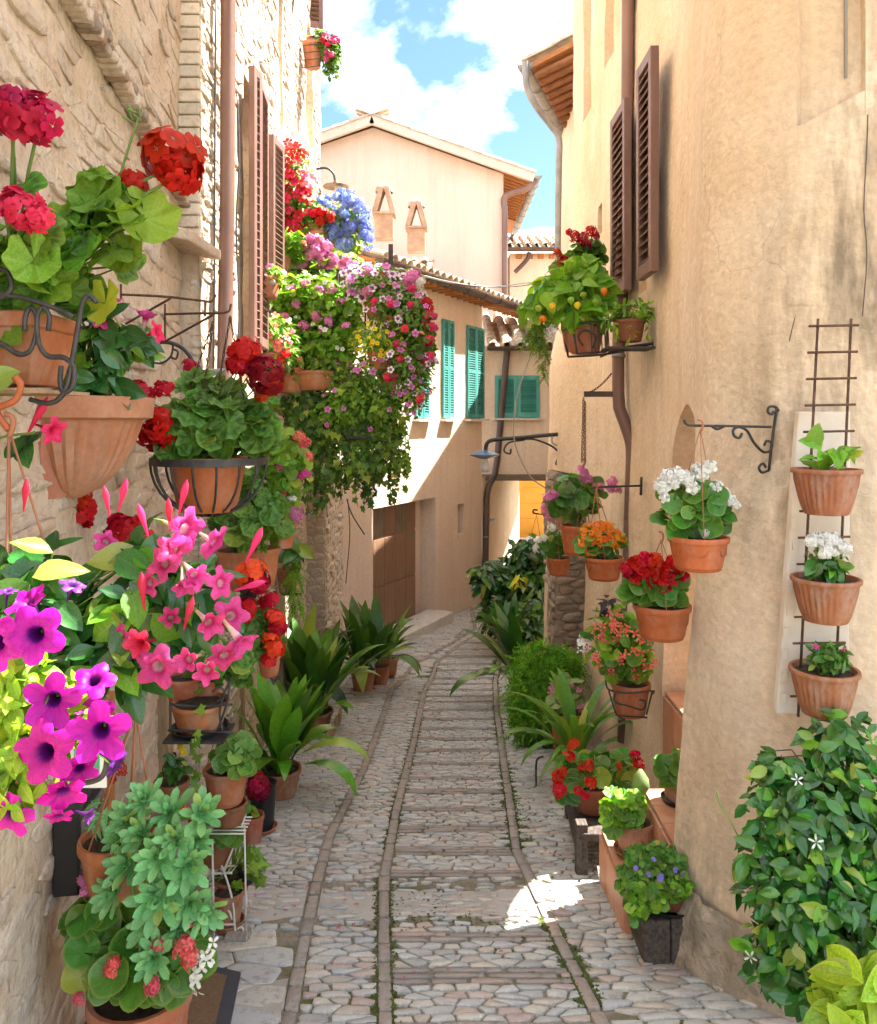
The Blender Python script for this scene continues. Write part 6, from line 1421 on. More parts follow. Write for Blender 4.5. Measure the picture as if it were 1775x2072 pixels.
simple('pink_geranium', 'bright pink geraniums massed along the balcony rail top', 620, 600, 6.35, [(610, 520, 55, 36), (650, 560, 66, 40), (700, 545, 36, 26)], 620, 'smallround', 19, 'leaf_geranium_light', [('head', 'petal_rose', 0, [(640, 508, 32), (655, 520, 34), (628, 520, 30), (612, 535, 30), (672, 528, 30), (685, 545, 32), (600, 548, 28), (660, 500, 28), (645, 490, 26), (630, 485, 26), (615, 500, 24), (690, 560, 34), (700, 530, 24), (650, 535, 28), (590, 560, 26), (668, 548, 26), (720, 540, 24), (636, 545, 24)]), ('headloose', 'petal_hotpink', 0, [(650, 595, 22), (672, 600, 20), (625, 590, 20), (745, 590, 30), (700, 590, 20)])], (90, 560), mat2='leaf_physalis', p2=.3)
simple('variegated_geranium', 'white-edged ivy geranium trailing below the pink geraniums', 640, 720, 6.2, [(590, 630, 46, 40), (650, 640, 66, 46), (690, 650, 36, 40)], 800, 'smallround', 17, 'leaf_grey', [('headloose', 'petal_rose', 0, [(585, 610, 26), (610, 625, 28), (640, 622, 26), (660, 658, 30), (630, 660, 28), (690, 620, 24), (560, 635, 30), (675, 655, 26), (615, 655, 26)]), ('head', 'petal_red', 0, [(675, 630, 20), (650, 612, 16)])], (100, 680), mat2='leaf_geranium', p2=.6)
simple('white_petunia', 'white and purple veined petunias on the balcony corner shelf', 768, 645, 5.95, [(760, 575, 58, 34), (820, 590, 36, 36), (720, 570, 26, 28)], 520, 'small', 15, 'leaf_geranium_light', [('five', 'petal_lilac', 20, 46), ('five', 'petal_violet_pink', 19, 18), ('head', 'petal_rose', 0, [(748, 548, 24), (838, 560, 30), (828, 568, 26), (745, 590, 26), (858, 610, 20)]), ('head', 'petal_white', 0, [(850, 573, 28)])], (66, 612, 'terracotta_wet'), mat2='leaf_geranium', p2=.4)
simple('ivy_geranium', 'dark green ivy geranium hanging from the balcony corner with red flowers', 800, 690, 5.9, [(835, 660, 34, 46), (845, 710, 30, 40), (810, 650, 30, 40)], 620, 'smallround', 18, 'leaf_geranium', [('head', 'petal_hotpink', 0, [(866, 640, 26), (862, 655, 22), (850, 672, 18), (868, 690, 24), (875, 660, 18), (870, 720, 18)]), ('head', 'petal_red', 0, [(864, 612, 24), (870, 625, 18), (860, 735, 16)]), ('head', 'petal_pink', 0, [(876, 640, 18), (880, 665, 14)])], (60, 640))
R_ = simple('yellow_calibrachoa', 'hanging pot of tiny yellow flowers in front of the balcony', 768, 750, 5.85, [(768, 690, 48, 32), (800, 700, 30, 24)], 420, 'narrow', 17, 'leaf_geranium_light', [('five', 'petal_yellow', 11, 52)], (52, 712, 'terracotta_orange'), mat2='leaf_physalis', p2=.4)
hanger(R_, P(768, 712, 5.85), S(24, 5.85), P(765, 615, 5.85), r=.003)
simple('lilac_petunia', 'feathery pale petunia spilling right of the lower hanging pot', 795, 790, 5.9, [(830, 770, 40, 50), (800, 740, 30, 24), (850, 730, 30, 30)], 560, 'narrow', 16, 'leaf_ivy_light', [('five', 'petal_violet_pink', 14, 26), ('five', 'petal_lilac', 14, 12)], (58, 742, 'terracotta'))
simple('violet_petunia', 'violet pink petunias along the foot of the balcony railing', 640, 790, 6.05, [(640, 720, 60, 50), (700, 750, 50, 50), (600, 740, 40, 40), (720, 800, 40, 40)], 900, 'small', 15, 'leaf_ivy_light', [('five', 'petal_violet_pink', 0, [(678, 722, 18), (686, 732, 18), (660, 728, 16), (706, 735, 20), (720, 748, 20), (712, 762, 20), (690, 790, 20), (702, 818, 20), (655, 748, 16), (640, 758, 16), (718, 775, 20), (725, 740, 20), (700, 778, 18), (625, 750, 14), (735, 765, 18), (710, 800, 18)])], (100, 752), mat2='leaf_geranium_light', p2=.5)
simple('railing_box', 'long terracotta box of trailing green on the near balcony rail', 590, 795, 6.05, [(610, 750, 60, 16)], 90, 'small', 14, 'leaf_physalis', [('five', 'petal_coral', 14, 10)], (70, 758))
simple('terracotta_pot', 'small square-shouldered pot beside the lower violet petunias', 705, 800, 6.0, [(705, 760, 20, 14)], 30, 'small', 12, 'leaf_geranium', (), (34, 768))
simple('variegated_shrub', 'cream variegated plant with orange flowers under the long shutter', 560, 745, 5.75, [(556, 690, 34, 44), (575, 715, 30, 30)], 330, 'narrow', 26, 'leaf_grey', [('five', 'petal_coral', 16, 24), ('headloose', 'petal_scarlet', 18, 8)], (60, 715), mat2='leaf_physalis', p2=.5)
simple('yellow_green_pot', 'pale yellow green geranium in a pot by the upper shutter', 575, 552, 6.2, [(572, 510, 26, 20), (590, 500, 26, 26)], 120, 'smallround', 18, 'leaf_physalis', [('headloose', 'petal_coral', 14, 5)], (40, 518))
simple('window_box', 'square terracotta window pot with small pink flowers by the long shutter', 540, 605, 5.4, [(545, 558, 26, 18)], 120, 'narrow', 22, 'leaf_physalis', [('five', 'petal_rose', 14, 16), ('head', 'petal_white', 18, 2)], (56, 562))
R_ = simple('high_flower_pot', 'wired terracotta pot with trailing pink geranium high against the sky', 633, 137, 7.6, [(650, 95, 22, 16), (672, 118, 16, 34), (645, 75, 18, 10)], 240, 'smallround', 13, 'leaf_geranium', [('headloose', 'petal_pink', 16, 18), ('headloose', 'petal_crimson', 15, 8)], (42, 88))
for k in range(4): ironwork(R_, [(612, 92 + k * 15, 7.5), (650, 88 + k * 15, 7.5)], 7.5, .004, 'iron_dark', 'wire')
simple('trailing_geranium', 'pale green cascade with pink flowers hanging in front of the railing', 640, 640, 6.02, [(600, 600, 48, 40), (655, 610, 50, 44), (585, 680, 40, 50), (650, 700, 60, 46), (700, 640, 30, 40)], 900, 'smallround', 17, 'leaf_geranium_light', [('headloose', 'petal_rose', 0, [(590, 585, 24), (620, 575, 24), (648, 588, 26), (672, 585, 24), (600, 615, 22), (640, 640, 24), (665, 650, 22), (615, 660, 26), (690, 612, 22), (575, 640, 22), (655, 670, 22), (700, 660, 22), (590, 700, 18), (630, 700, 18)]), ('five', 'petal_white', 11, 40)], mat2='leaf_physalis', p2=.45, shell=(.2, 1.05))
simple('trailing_petunia', 'loose lilac and white petunias trailing down the balcony corner', 800, 700, 5.82, [(790, 620, 44, 40), (830, 660, 40, 60), (820, 740, 44, 46), (760, 760, 36, 40), (840, 800, 24, 40)], 800, 'small', 15, 'leaf_ivy_light', [('five', 'petal_violet_pink', 14, 34), ('five', 'petal_lilac', 14, 22), ('headloose', 'petal_hotpink', 18, 12)], mat2='leaf_geranium', p2=.5, shell=(.2, 1.08))
simple('trailing_vine', 'yellow green vine mingling with the ivy below the balcony corner', 740, 800, 5.9, [(720, 800, 44, 36), (780, 830, 40, 44), (690, 830, 50, 30)], 520, 'ivy', 17, 'leaf_ivy_light', [('five', 'petal_violet_pink', 13, 16)], mat2='leaf_geranium_light', p2=.4)
# ivy curtain
R_ = root_at('hanging_ivy', 'dense green ivy curtain hanging below the balcony', 'ivy', 680, 800, 6.1)
foliage(R_, [B(620, 830, 6.1, 55, 45), B(700, 860, 6.1, 80, 60), B(630, 900, 6.15, 50, 50)], 1500, 'ivy', S(19, 6.1), 'leaf_ivy', join=True, mat2='leaf_ivy_light', p2=.3, cam=.8, droop=.6, up=.2)
foliage(R_, [B(770, 860, 6.0, 55, 60), B(780, 930, 6.0, 45, 50), B(720, 940, 6.0, 55, 50), B(650, 960, 6.1, 45, 40), B(600, 870, 6.1, 30, 60)], 1150, 'ivy', S(18, 6.1), 'leaf_ivy', join=True, mat2='leaf_ivy_light', p2=.45, cam=.8, droop=.6, up=.2)
for k in range(46):
    x = random.uniform(590, 835); y0 = random.uniform(900, 960) if x < 800 else random.uniform(860, 920); L = random.uniform(30, 110); d = random.uniform(5.85, 6.2)
    foliage(R_, [B(x + random.uniform(-6, 6), y0 + L * (i + .5) / 4, d, 6, L / 7) for i in range(4)], int(L / 6), 'ivy', S(15, 6.1), 'leaf_ivy' if k % 3 else 'leaf_ivy_light', join=True, cam=.8, droop=.6, up=.2)
    MB().tube(curve3([P(x, y0 - 20, d), P(x + random.uniform(-5, 5), y0 + L * .5, d), P(x + random.uniform(-8, 8), y0 + L, d)], 4), .0025, 4).build('vine', MT['stem_brown'], R_, smooth=True)
R_ = root_at('stone_planter', 'pale stone trough sunk in the ivy under the balcony', 'planter', 730, 885, 5.95); MB().box(P(730, 868, 6.05), (S(54, 5.95), .16, S(34, 5.95))).build('trough', MT['white_stone'], R_, bev=.01); MB().box(P(730, 884, 5.95), (S(58, 5.95), .17, .02)).build('tray', MT['plastic_black'], R_)
# globe lamp
R_ = root_at('globe_lamp', 'white globe lamp with brown disc on a curved arm over the blue flowers', 'lamp', 655, 400, 7.3)
ironwork(R_, [(640, 342), (660, 340), (674, 350), (679, 368)], 7.3, .012); ironwork(R_, [(640, 410), (648, 395), (646, 380)], 7.3, .007)
MB().lathe([(0, .05), (.02, .05), (.03, .02), (.12, -.005), (.12, -.012), (.03, .005), (0, .005)], P(680, 376, 7.3), 28).build('shade', MT['lamp_brown'], R_, ang=45); MB().lathe([(.03, .03), (.035, 0), (.065, -.05), (.06, -.10), (0, -.13)], P(685, 384, 7.3), 20).build('globe', MT['globe_glass'], R_, smooth=True)
# ------------------------------------------------------------------ right side
# street lamp
R_ = root_at('street_lamp', 'iron street lamp with flat blue disc and bare bulb on the right', 'lamp', 1142, 900, 6.9)
ironwork(R_, [(1142, 878), (1100, 881), (1050, 886), (1000, 890), (986, 897), (982, 915)], 6.9, .018); ironwork(R_, [(1142, 930), (1120, 905), (1085, 890), (1060, 888)], 6.9, .009); ironwork(R_, [(1062, 890), (1030, 896), (1020, 912), (1032, 918), (1034, 908)], 6.9, .008); ironwork(R_, [(1142, 930), (1138, 942), (1126, 940), (1128, 930), (1134, 932)], 6.9, .008)
MB().lathe([(0, .045), (.03, .04), (.06, .03), (.135, .003), (.135, -.004), (.06, -.03), (.03, -.036), (0, -.036)], P(980, 920, 6.9), 32).build('shade', MT['lamp_blue'], R_, ang=50); MB().lathe([(.022, 0), (.025, -.03), (.045, -.07), (.038, -.11), (0, -.125)], P(982, 928, 6.9), 18).build('bulb', MT['globe_glass'], R_, smooth=True)
MB().tube(scroll(P(1128, 890, 6.9), .06, 0, 2.2, V(1, 0, 0), UP, 26, .6), .004, 5).build('wire_coil', MT['cable'], R_, smooth=True)
# rack with physalis under the shutters
R_ = root_at('window_rack', 'rusty iron window rack under the brown shutters', 'pot rack', 1240, 720, 4.6)
for pts in ([(1158, 655, 4.5), (1245, 648, 4.45), (1335, 640, 4.4)], [(1158, 655, 4.5), (1140, 672, 4.75)], [(1158, 655, 4.5), (1168, 716, 4.5)], [(1140, 672, 4.75), (1150, 722, 4.7)], [(1150, 722, 4.7), (1230, 716, 4.5), (1325, 694, 4.4)], [(1168, 716, 4.5), (1225, 712, 4.48)], [(1228, 650, 4.45), (1228, 712, 4.45)], [(1330, 640, 4.4), (1322, 700, 4.4)], [(1335, 640, 4.4), (1330, 590, 4.42)], [(1215, 722, 4.5), (1260, 704, 4.42), (1325, 694, 4.4)],
            [(1180, 700, 4.48), (1170, 680, 4.48), (1185, 668, 4.48), (1205, 680, 4.48), (1200, 705, 4.48)]): ironwork(R_, pts, 4.5, .0065, 'iron_dark')
for k in range(6): ironwork(R_, [(1195 + k * 7, 655 + k, 4.46), (1198 + k * 7, 714, 4.46)], 4.46, .0035, 'iron_dark')
MB().box(P(1270, 706, 4.45), (.26, .2, .012)).build('tray', MT['iron_dark'], R_)
R_ = root_at('potted_physalis', 'leafy physalis with orange lanterns in the window rack', 'potted plant', 1184, 716, 4.65, G5)
co = potpx(R_, 1184, 716, 4.62, 78, 664, 'terracotta'); potpx(R_, 1165, 712, 4.75, 60, 660, 'terracotta_pale')
foliage(R_, [B(1150, 600, 4.6, 96, 52), B(1190, 570, 4.6, 56, 50), B(1095, 625, 4.62, 52, 34), B(1180, 640, 4.55, 64, 28), B(1160, 545, 4.65, 50, 34)], 300, 'physalis', S(44, 4.6), 'leaf_physalis', core=co, srad=.002, stemf=.5, mat2='leaf_geranium_light', p2=.2)
for (x, y, m) in ((1222, 582, 'petal_orange'), (1098, 638, 'petal_orange'), (1118, 612, 'petal_yellow'), (1180, 590, 'leaf_petunia'), (1155, 600, 'leaf_petunia'), (1168, 610, 'petal_yellow'), (1205, 604, 'leaf_petunia'), (1090, 616, 'leaf_petunia'), (1140, 640, 'leaf_petunia')):
    p_ = P(x, y, 4.35); place(R_, 'lantern', 'husk', m, p_, frame(V(.1, 0, -1), rv()), S(16, 4.4))
foliage(R_, [B(1085, 680, 4.7, 26, 40), B(1105, 650, 4.7, 30, 20), B(1100, 730, 4.75, 10, 40)], 150, 'frond', S(40, 4.7), 'leaf_ivy_light', join=True, droop=.8, up=.1)
R_ = root_at('potted_geranium', 'red ivy geranium high behind the physalis', 'potted plant', 1195, 570, 5.1, G5)
co = potpx(R_, 1205, 592, 5.15, 52, 550); foliage(R_, [B(1180, 520, 5.1, 42, 34), B(1150, 545, 5.1, 30, 24), B(1200, 500, 5.1, 20, 26)], 170, 'smallround', S(26, 5.1), 'leaf_geranium', core=co, stemf=.4)
heads(R_, [(1162, 478, 5.0, 26), (1180, 482, 5.0, 30), (1196, 468, 5.0, 28), (1186, 494, 5.0, 24), (1128, 512, 5.0, 22), (1140, 528, 5.0, 24), (1152, 470, 5.0, 18), (1206, 478, 5.0, 18)], 'headloose', 'petal_red', core=co)
R_ = root_at('potted_succulent', 'trailing christmas cactus in the right half of the window rack', 'potted plant', 1275, 700, 4.42, G5)
co = potpx(R_, 1275, 692, 4.42, 62, 648, 'terracotta_wet'); foliage(R_, [B(1280, 630, 4.4, 48, 22), B(1240, 655, 4.42, 26, 18)], 190, 'spat', S(22, 4.4), 'leaf_succulent', jit=.9, mat2='leaf_physalis', p2=.4)
for x in (1248, 1272, 1282, 1310): foliage(R_, [B(x, 660 + 10 * i, 4.36, 5, 6) for i in range(4)], 9, 'spat', S(16, 4.4), 'leaf_petunia', droop=1.2, up=0)
# hanging begonias
def hangbeg(label, px, base, d, w, top, blobs, nl, ls, fm, fk, fpts, fs, hook, mat='terracotta_orange', lm='leaf_begonia', nf=0, hb=None):
    R = root_at('hanging_begonia', label, 'hanging plant', px, base, d, G3); co = potpx(R, px, base, d, w, top, mat, rb=S(w * .36, d), rim=.17, band=True); c0 = P(px, base, d); h = S(base - top, d)
    for k in range(6):                            # raised pattern on the pot side
        a = k * 1.047 + .3; r_ = S(w * .445, d); zz = h * .55
        MB().tube([c0 + V(math.cos(a + q) * (r_ + dz * .0), math.sin(a + q) * r_, zz + dz * h) for q, dz in ((-.42, .16), (-.3, .14), (-.16, -.06), (.16, -.06), (.3, .14), (.42, .16))], S(1.2, d), 4).build('relief', MT[mat], R, smooth=True)
    foliage(R, [B(b[0], b[1], d, b[2], b[3]) for b in blobs], nl, 'begonia', S(ls, d), lm, core=co, srad=.0018, cam=.5)
    if nf: flowers(R, [B(b[0], b[1], d, b[2], b[3]) for b in (hb or blobs)], nf, fk, S(fs, d), fm, name='flower', zb=.8)
    if fpts: heads(R, [(x, y, d - .05, s_) for x, y, s_ in fpts], fk, fm)
    hanger(R, P(px, top + 3, d), S(w / 2, d), P(*hook), r=.0016 * (d / 2.7))
    return R
hangbeg('hanging pot of white begonias on the scrolled bracket', 1413, 1152, 2.62, 122, 1084, [(1412, 1015, 66, 50), (1430, 1050, 50, 30), (1375, 1045, 36, 40)], 90, 46, 'petal_white', 'rose', [(1352, 965, 34), (1340, 985, 34), (1370, 958, 30), (1392, 968, 32), (1420, 960, 30), (1435, 945, 28), (1400, 985, 28), (1450, 985, 28), (1465, 1000, 26), (1478, 1015, 26), (1440, 1022, 30), (1452, 1030, 26), (1362, 975, 30), (1410, 948, 26), (1345, 1005, 22), (1490, 1022, 18), (1428, 1080, 20)], 0, (1417, 868, 2.56))
hangbeg('hanging pot of red begonias below the white one', 1340, 1290, 2.95, 116, 1222, [(1325, 1180, 60, 36), (1350, 1200, 40, 24), (1290, 1195, 26, 26)], 64, 42, 'petal_red', 'rose', [(1285, 1140, 32), (1305, 1132, 32), (1325, 1135, 34), (1345, 1150, 34), (1320, 1160, 34), (1300, 1158, 32), (1275, 1158, 30), (1335, 1175, 36), (1355, 1172, 30), (1345, 1190, 30), (1370, 1150, 28), (1385, 1168, 24), (1265, 1150, 24), (1360, 1135, 26), (1315, 1180, 28), (1378, 1140, 20), (1290, 1172, 24)], 0, (1338, 1092, 2.95))
hangbeg('hanging pot of orange begonias by the drainpipe', 1222, 1172, 4.4, 80, 1126, [(1215, 1090, 46, 32), (1240, 1100, 26, 24), (1190, 1110, 26, 20)], 60, 28, 'petal_orange', 'five', None, 17, (1206, 990, 4.4), nf=64)
hangbeg('hanging pot of pink begonias on the chain under the pipe bracket', 1166, 1122, 5.0, 66, 1062, [(1165, 1005, 58, 40), (1190, 985, 34, 26), (1130, 1020, 30, 30)], 74, 32, 'petal_rose', 'headloose', [(1108, 1010, 26), (1102, 1030, 24), (1118, 1000, 22), (1182, 960, 26), (1190, 972, 26), (1200, 985, 22), (1175, 950, 20), (1240, 975, 26), (1248, 992, 24), (1235, 990, 20), (1110, 1045, 20), (1215, 985, 22), (1130, 1000, 16)], 0, (1181, 938, 5.0))
hangbeg('smallest hanging pot with white begonias at the far right corner', 1131, 1163, 6.0, 50, 1128, [(1128, 1100, 32, 28), (1105, 1105, 20, 20)], 40, 24, 'petal_white', 'headloose', [(1116, 1068, 20), (1100, 1090, 20), (1150, 1090, 18), (1135, 1082, 16), (1085, 1110, 18), (1090, 1095, 14)], 0, (1128, 1020, 6.0))
Rc = root_at('hanging_chain', 'long double chain hanging from the pipe bracket', 'chain', 1182, 935, 5.0)
chain(Rc, P(1181, 805, 5.0), P(1178, 935, 5.0), 22, .0028, .014); chain(Rc, P(1184, 812, 5.0), P(1184, 935, 5.0), 20, .0028, .014); chain(Rc, P(1186, 797, 5.0), P(1238, 755, 5.05), 16, .0025, .012, sag=.02)
R_ = root_at('scroll_bracket', 'black wrought iron scroll bracket on the buttress', 'bracket', 1556, 960, 2.72)
for pts in ([(1384, 849, 2.56), (1390, 858, 2.565), (1405, 861, 2.57), (1470, 862, 2.63), (1560, 864, 2.70)], [(1576, 832, 2.71), (1568, 823, 2.71), (1556, 824, 2.71), (1554, 834, 2.71), (1562, 838, 2.71), (1566, 832, 2.71)], [(1572, 826, 2.71), (1564, 880, 2.71), (1556, 952, 2.71)], [(1556, 952, 2.71), (1542, 956, 2.71), (1536, 946, 2.71), (1544, 938, 2.71), (1550, 946, 2.71)],
            [(1440, 862, 2.6), (1452, 868, 2.61), (1466, 862, 2.63)], [(1502, 876, 2.65), (1496, 886, 2.65), (1486, 882, 2.64), (1484, 870, 2.64), (1496, 864, 2.65), (1512, 872, 2.66), (1526, 896, 2.68), (1544, 914, 2.7), (1558, 912, 2.71), (1562, 898, 2.71), (1552, 892, 2.71), (1546, 902, 2.71)]): ironwork(R_, pts, 2.7, .0048)
R_ = root_at('plain_bracket', 'thin straight iron bracket crossing the drainpipe', 'bracket', 1298, 985, 4.55); ironwork(R_, [(1200, 986, 4.4), (1250, 984, 4.46), (1298, 983, 4.55)], 4.5, .006); ironwork(R_, [(1298, 965, 4.55), (1297, 1002, 4.55)], 4.55, .008)
# begonia in a wall ring
R_ = root_at('wall_ring', 'iron ring holder on the wall below the red begonias', 'pot rack', 1280, 1450, 4.05)
for pts in ([(1225, 1375, 4.1), (1232, 1395, 4.0), (1270, 1402, 3.95), (1320, 1398, 4.0), (1322, 1404, 4.1)], [(1232, 1397, 4.0), (1245, 1440, 4.0), (1250, 1448, 4.0)], [(1320, 1400, 4.0), (1308, 1446, 4.0)], [(1250, 1448, 4.0), (1310, 1452, 4.0)], [(1246, 1400, 3.96), (1244, 1420, 3.96), (1270, 1428, 3.95), (1300, 1436, 3.97), (1306, 1420, 3.97), (1294, 1416, 3.97)]): ironwork(R_, pts, 4.0, .0045)
R_ = root_at('potted_begonia', 'coral begonia bush in the iron wall ring by the doorway', 'potted plant', 1275, 1446, 4.08, G5)
co = potpx(R_, 1276, 1446, 4.08, 80, 1380, 'terracotta', rb=S(28, 4.08)); bl = [(1255, 1310, 66, 56), (1240, 1270, 44, 36), (1290, 1340, 40, 36)]
foliage(R_, [B(*b[:2], 4.05, *b[2:]) for b in bl], 120, 'begonia', S(32, 4.05), 'leaf_physalis', core=co, srad=.0018, mat2='leaf_begonia', p2=.4); flowers(R_, [B(*b[:2], 4.05, *b[2:]) for b in bl], 85, 'four', S(17, 4.0), 'petal_coral'); flowers(R_, [B(1182, 1308, 4.1, 14, 18)], 12, 'four', S(16, 4.1), 'petal_white')
foliage(R_, [B(1230, 1225, 4.1, 28, 18)], 26, 'small', S(26, 4.1), 'leaf_purple', mat2='leaf_physalis', p2=.3)
# ladder trellis with three ribbed pots
R_ = root_at('ladder_trellis', 'rusty rod ladder trellis on a white plaster strip', 'trellis', 1660, 1450, 2.5)
lx = lambda y: 1655 - (y - 655) * .050; rx = lambda y: 1722 - (y - 655) * .042
for f_ in (lx, rx): MB().tube([P(f_(645), 645, 2.50), P(f_(1450), 1450, 2.44)], .0042, 6).build('rod', MT['iron_rust'], R_, smooth=True)
for k in range(15): y = 659 + k * 53.5; MB().tube([P(lx(y) - 18, y + 1, 2.5 - .06 * k / 15 - .006), P(rx(y) + 16, y - 1, 2.49 - .06 * k / 15 - .006)], .004, 6).build('rung', MT['iron_rust'], R_, smooth=True)
R_ = root_at('plaster_strip', 'flaking white painted strip behind the ladder trellis', 'panel', 1640, 1445, 2.52)
MB().prism([P(1616, 833, 2.575), P(1722, 833, 2.55), P(1718, 1445, 2.47), P(1571, 1445, 2.50)], (.0, .03, 0)).build('strip', MT['plaster_white'], R_, bev=.004)
for k in range(9): y = 1060 + k * 44; MB().box(P(1608 - k * 3 + random.uniform(-4, 4), y, 2.52 - k * .004), (.016, .006, .03)).build('paint_flake', MT['plaster_white'], R_)
for (x, top, base, lab) in ((1672, 948, 1040, 'top ribbed wall pot on the ladder with a lime leafed sprout'), (1671, 1168, 1256, 'middle ribbed wall pot on the ladder with white kalanchoe'), (1668, 1352, 1444, 'lowest ribbed wall pot on the ladder with a dark green succulent')):
    R_ = root_at('wall_pot', lab, 'wall pot', x, base, 2.4, G6); co = potpx(R_, x, base, 2.4, 134, top, 'terracotta_old', rb=S(42, 2.4), rim=.10, rib=(30, .022))
    if top == 948: foliage(R_, [B(1700, 925, 2.38, 34, 18), B(1650, 930, 2.38, 28, 16)], 15, 'physalis', S(52, 2.38), 'leaf_physalis', core=co, mat2='leaf_jasmine_young', p2=.5); place(R_, 'leaf', 'physalis0', 'leaf_young', P(1640, 905, 2.38), frame(V(.3, -.3, 1), V(0, -1, .2)), S(52, 2.38)); place(R_, 'leaf', 'physalis1', 'leaf_young', P(1665, 900, 2.38), frame(V(-.9, -.3, .3), V(0, -1, .5)), S(48, 2.38))
    elif top == 1168:
        foliage(R_, [B(1680, 1150, 2.38, 46, 16)], 26, 'ovate', S(44, 2.38), 'leaf_jasmine', core=co, mat2='leaf_young', p2=.2); flowers(R_, [B(1672, 1108, 2.38, 58, 24)], 50, 'headloose', S(22, 2.38), 'petal_white', zb=.7, shell=(.5, 1.05)); foliage(R_, [B(1675, 1120, 2.4, 46, 20)], 60, 'small', S(14, 2.4), 'leaf_succulent', core=co)
    else: foliage(R_, [B(1672, 1335, 2.38, 42, 24)], 60, 'spat', S(46, 2.38), 'leaf_aspidistra', core=co, jit=.8, mat2='leaf_geranium', p2=.4); flowers(R_, [B(1650, 1312, 2.36, 8, 6), B(1700, 1314, 2.36, 8, 6)], 4, 'star', S(14, 2.36), 'petal_pink')
# jasmine at the right edge
R_ = thing('jasmine_bush', 'large glossy star jasmine bush at the lower right', 'bush', V(1.18, 2.42, gz(2.42)))
jb = [B(1700, 1510, 2.3, 80, 80), B(1640, 1650, 2.22, 140, 100), B(1650, 1820, 2.18, 165, 120), B(1630, 1940, 2.2, 140, 80), B(1570, 1570, 2.25, 60, 55), B(1530, 1720, 2.2, 50, 60), B(1760, 1700, 2.2, 80, 160)]
co = V(1.12, 2.45, -.1); trunk = [V(1.14, 2.46, .1), V(1.2, 2.5, .35), V(1.02, 2.42, -.05)]
foliage(R_, jb, 420, 'ovate', S(44, 2.15), 'leaf_jasmine', mat2='leaf_jasmine_young', p2=.14, cam=.5, camb=.8, shell=(.82, 1.06), up=.45, jit=.6)
foliage(R_, jb, 2400, 'small', S(42, 2.2), 'leaf_jasmine', mat2='leaf_jasmine_young', p2=.05, join=True, shell=(.35, .98), jit=.6, core=trunk, stem='stem_brown', stemf=.15, srad=.002)
for pts in ([V(1.18, 2.5, gz(2.5)), V(1.14, 2.46, -.1), V(1.2, 2.45, .2), V(1.18, 2.42, .5)], [V(1.16, 2.48, gz(2.5)), V(1.05, 2.42, -.1), V(1.0, 2.4, .15)], [V(1.2, 2.5, gz(2.5)), V(1.28, 2.45, 0), V(1.3, 2.4, .4)]): MB().tube(curve3(pts, 5), .012, 7, r2=.005).build('stem', MT['stem_brown'], R_, smooth=True)
flowers(R_, jb, 11, 'star', S(30, 2.1), 'petal_white', shell=(.98, 1.08))
MB().tube(curve3([P(1560, 1750, 2.2), P(1500, 1700, 2.2), P(1478, 1660, 2.2), P(1458, 1630, 2.2), P(1450, 1600, 2.2)], 5), .002, 5).build('tendril', MT['stem_green'], R_, smooth=True)
R_ = thing('hosta', 'lime yellow leaved plant in the bottom right corner', 'plant', V(1.05, 2.0, gz(2.0)))
co = V(1.08, 2.0, gz(2.0) + .05); foliage(R_, [B(1745, 1990, 1.95, 66, 60), B(1725, 2060, 1.92, 60, 40)], 46, 'ovate', S(95, 1.93), 'leaf_hosta', core=co, srad=.003, cam=.6)
foliage(R_, [B(1640, 2030, 2.0, 50, 30)], 14, 'ovate', S(60, 2.0), 'leaf_jasmine', core=co, cam=.6)
# on the steps
R_ = root_at('potted_campanula', 'trailing campanula in a bowl on the timber baulk', 'potted plant', 1345, 1858, 2.9, G5)
cp = V(.845, 2.91, -.262); co = pot(R_, cp, .105, .11, 'terracotta_wet', rb=.085, rim=.12, saucer='plastic_black')
foliage(R_, [B(1325, 1755, 2.9, 74, 46), B(1300, 1790, 2.86, 50, 30)], 820, 'smallround', S(17, 2.9), 'leaf_campanula', join=True, core=co, stemf=.1, cam=.5)
foliage(R_, [B(1310, 1810, 2.8, 52, 26), B(1290, 1840, 2.76, 26, 26), B(1370, 1790, 2.8, 36, 22)], 200, 'smallround', S(22, 2.8), 'leaf_physalis', cam=.5, mat2='leaf_campanula', p2=.4)
flowers(R_, [B(1320, 1770, 2.8, 60, 30)], 7, 'five', S(14, 2.8), 'petal_bell')
R_ = root_at('potted_geranium', 'bright green geranium in a fluted pot on the lower tiled step', 'potted plant', 1262, 1698, 3.3, G5)
cp = V(.815, 3.28, -.285); co = pot(R_, cp, .082, .13, 'terracotta_pale', rb=.062, rib=(24, .02), saucer='terracotta_wet'); q_ = cp.y
px_ = CX + cp.x / cp.y * F; py_ = HY + (CZ - co.z) / cp.y * F
foliage(R_, [B(px_ - 15, py_ - 30, q_ - .02, 46, 34), B(px_ - 35, py_ - 5, q_ - .05, 26, 26)], 60, 'round', S(38, q_), 'leaf_cyclamen', core=co, srad=.002, cam=.5, mat2='leaf_physalis', p2=.5)
R_ = root_at('potted_geranium', 'round leaved geranium in a dark saucer on the upper tiled step', 'potted plant', 1340, 1632, 3.3, G5)
cp = V(1.0, 3.3, -.082); co = pot(R_, cp, .066, .10, 'terracotta_old', rb=.05, saucer='plastic_black'); px_ = CX + cp.x / cp.y * F; py_ = HY + (CZ - co.z) / cp.y * F
foliage(R_, [B(px_ - 5, py_ - 22, 3.28, 46, 30)], 66, 'smallround', S(32, 3.28), 'leaf_cyclamen', core=co, srad=.0018, cam=.5)
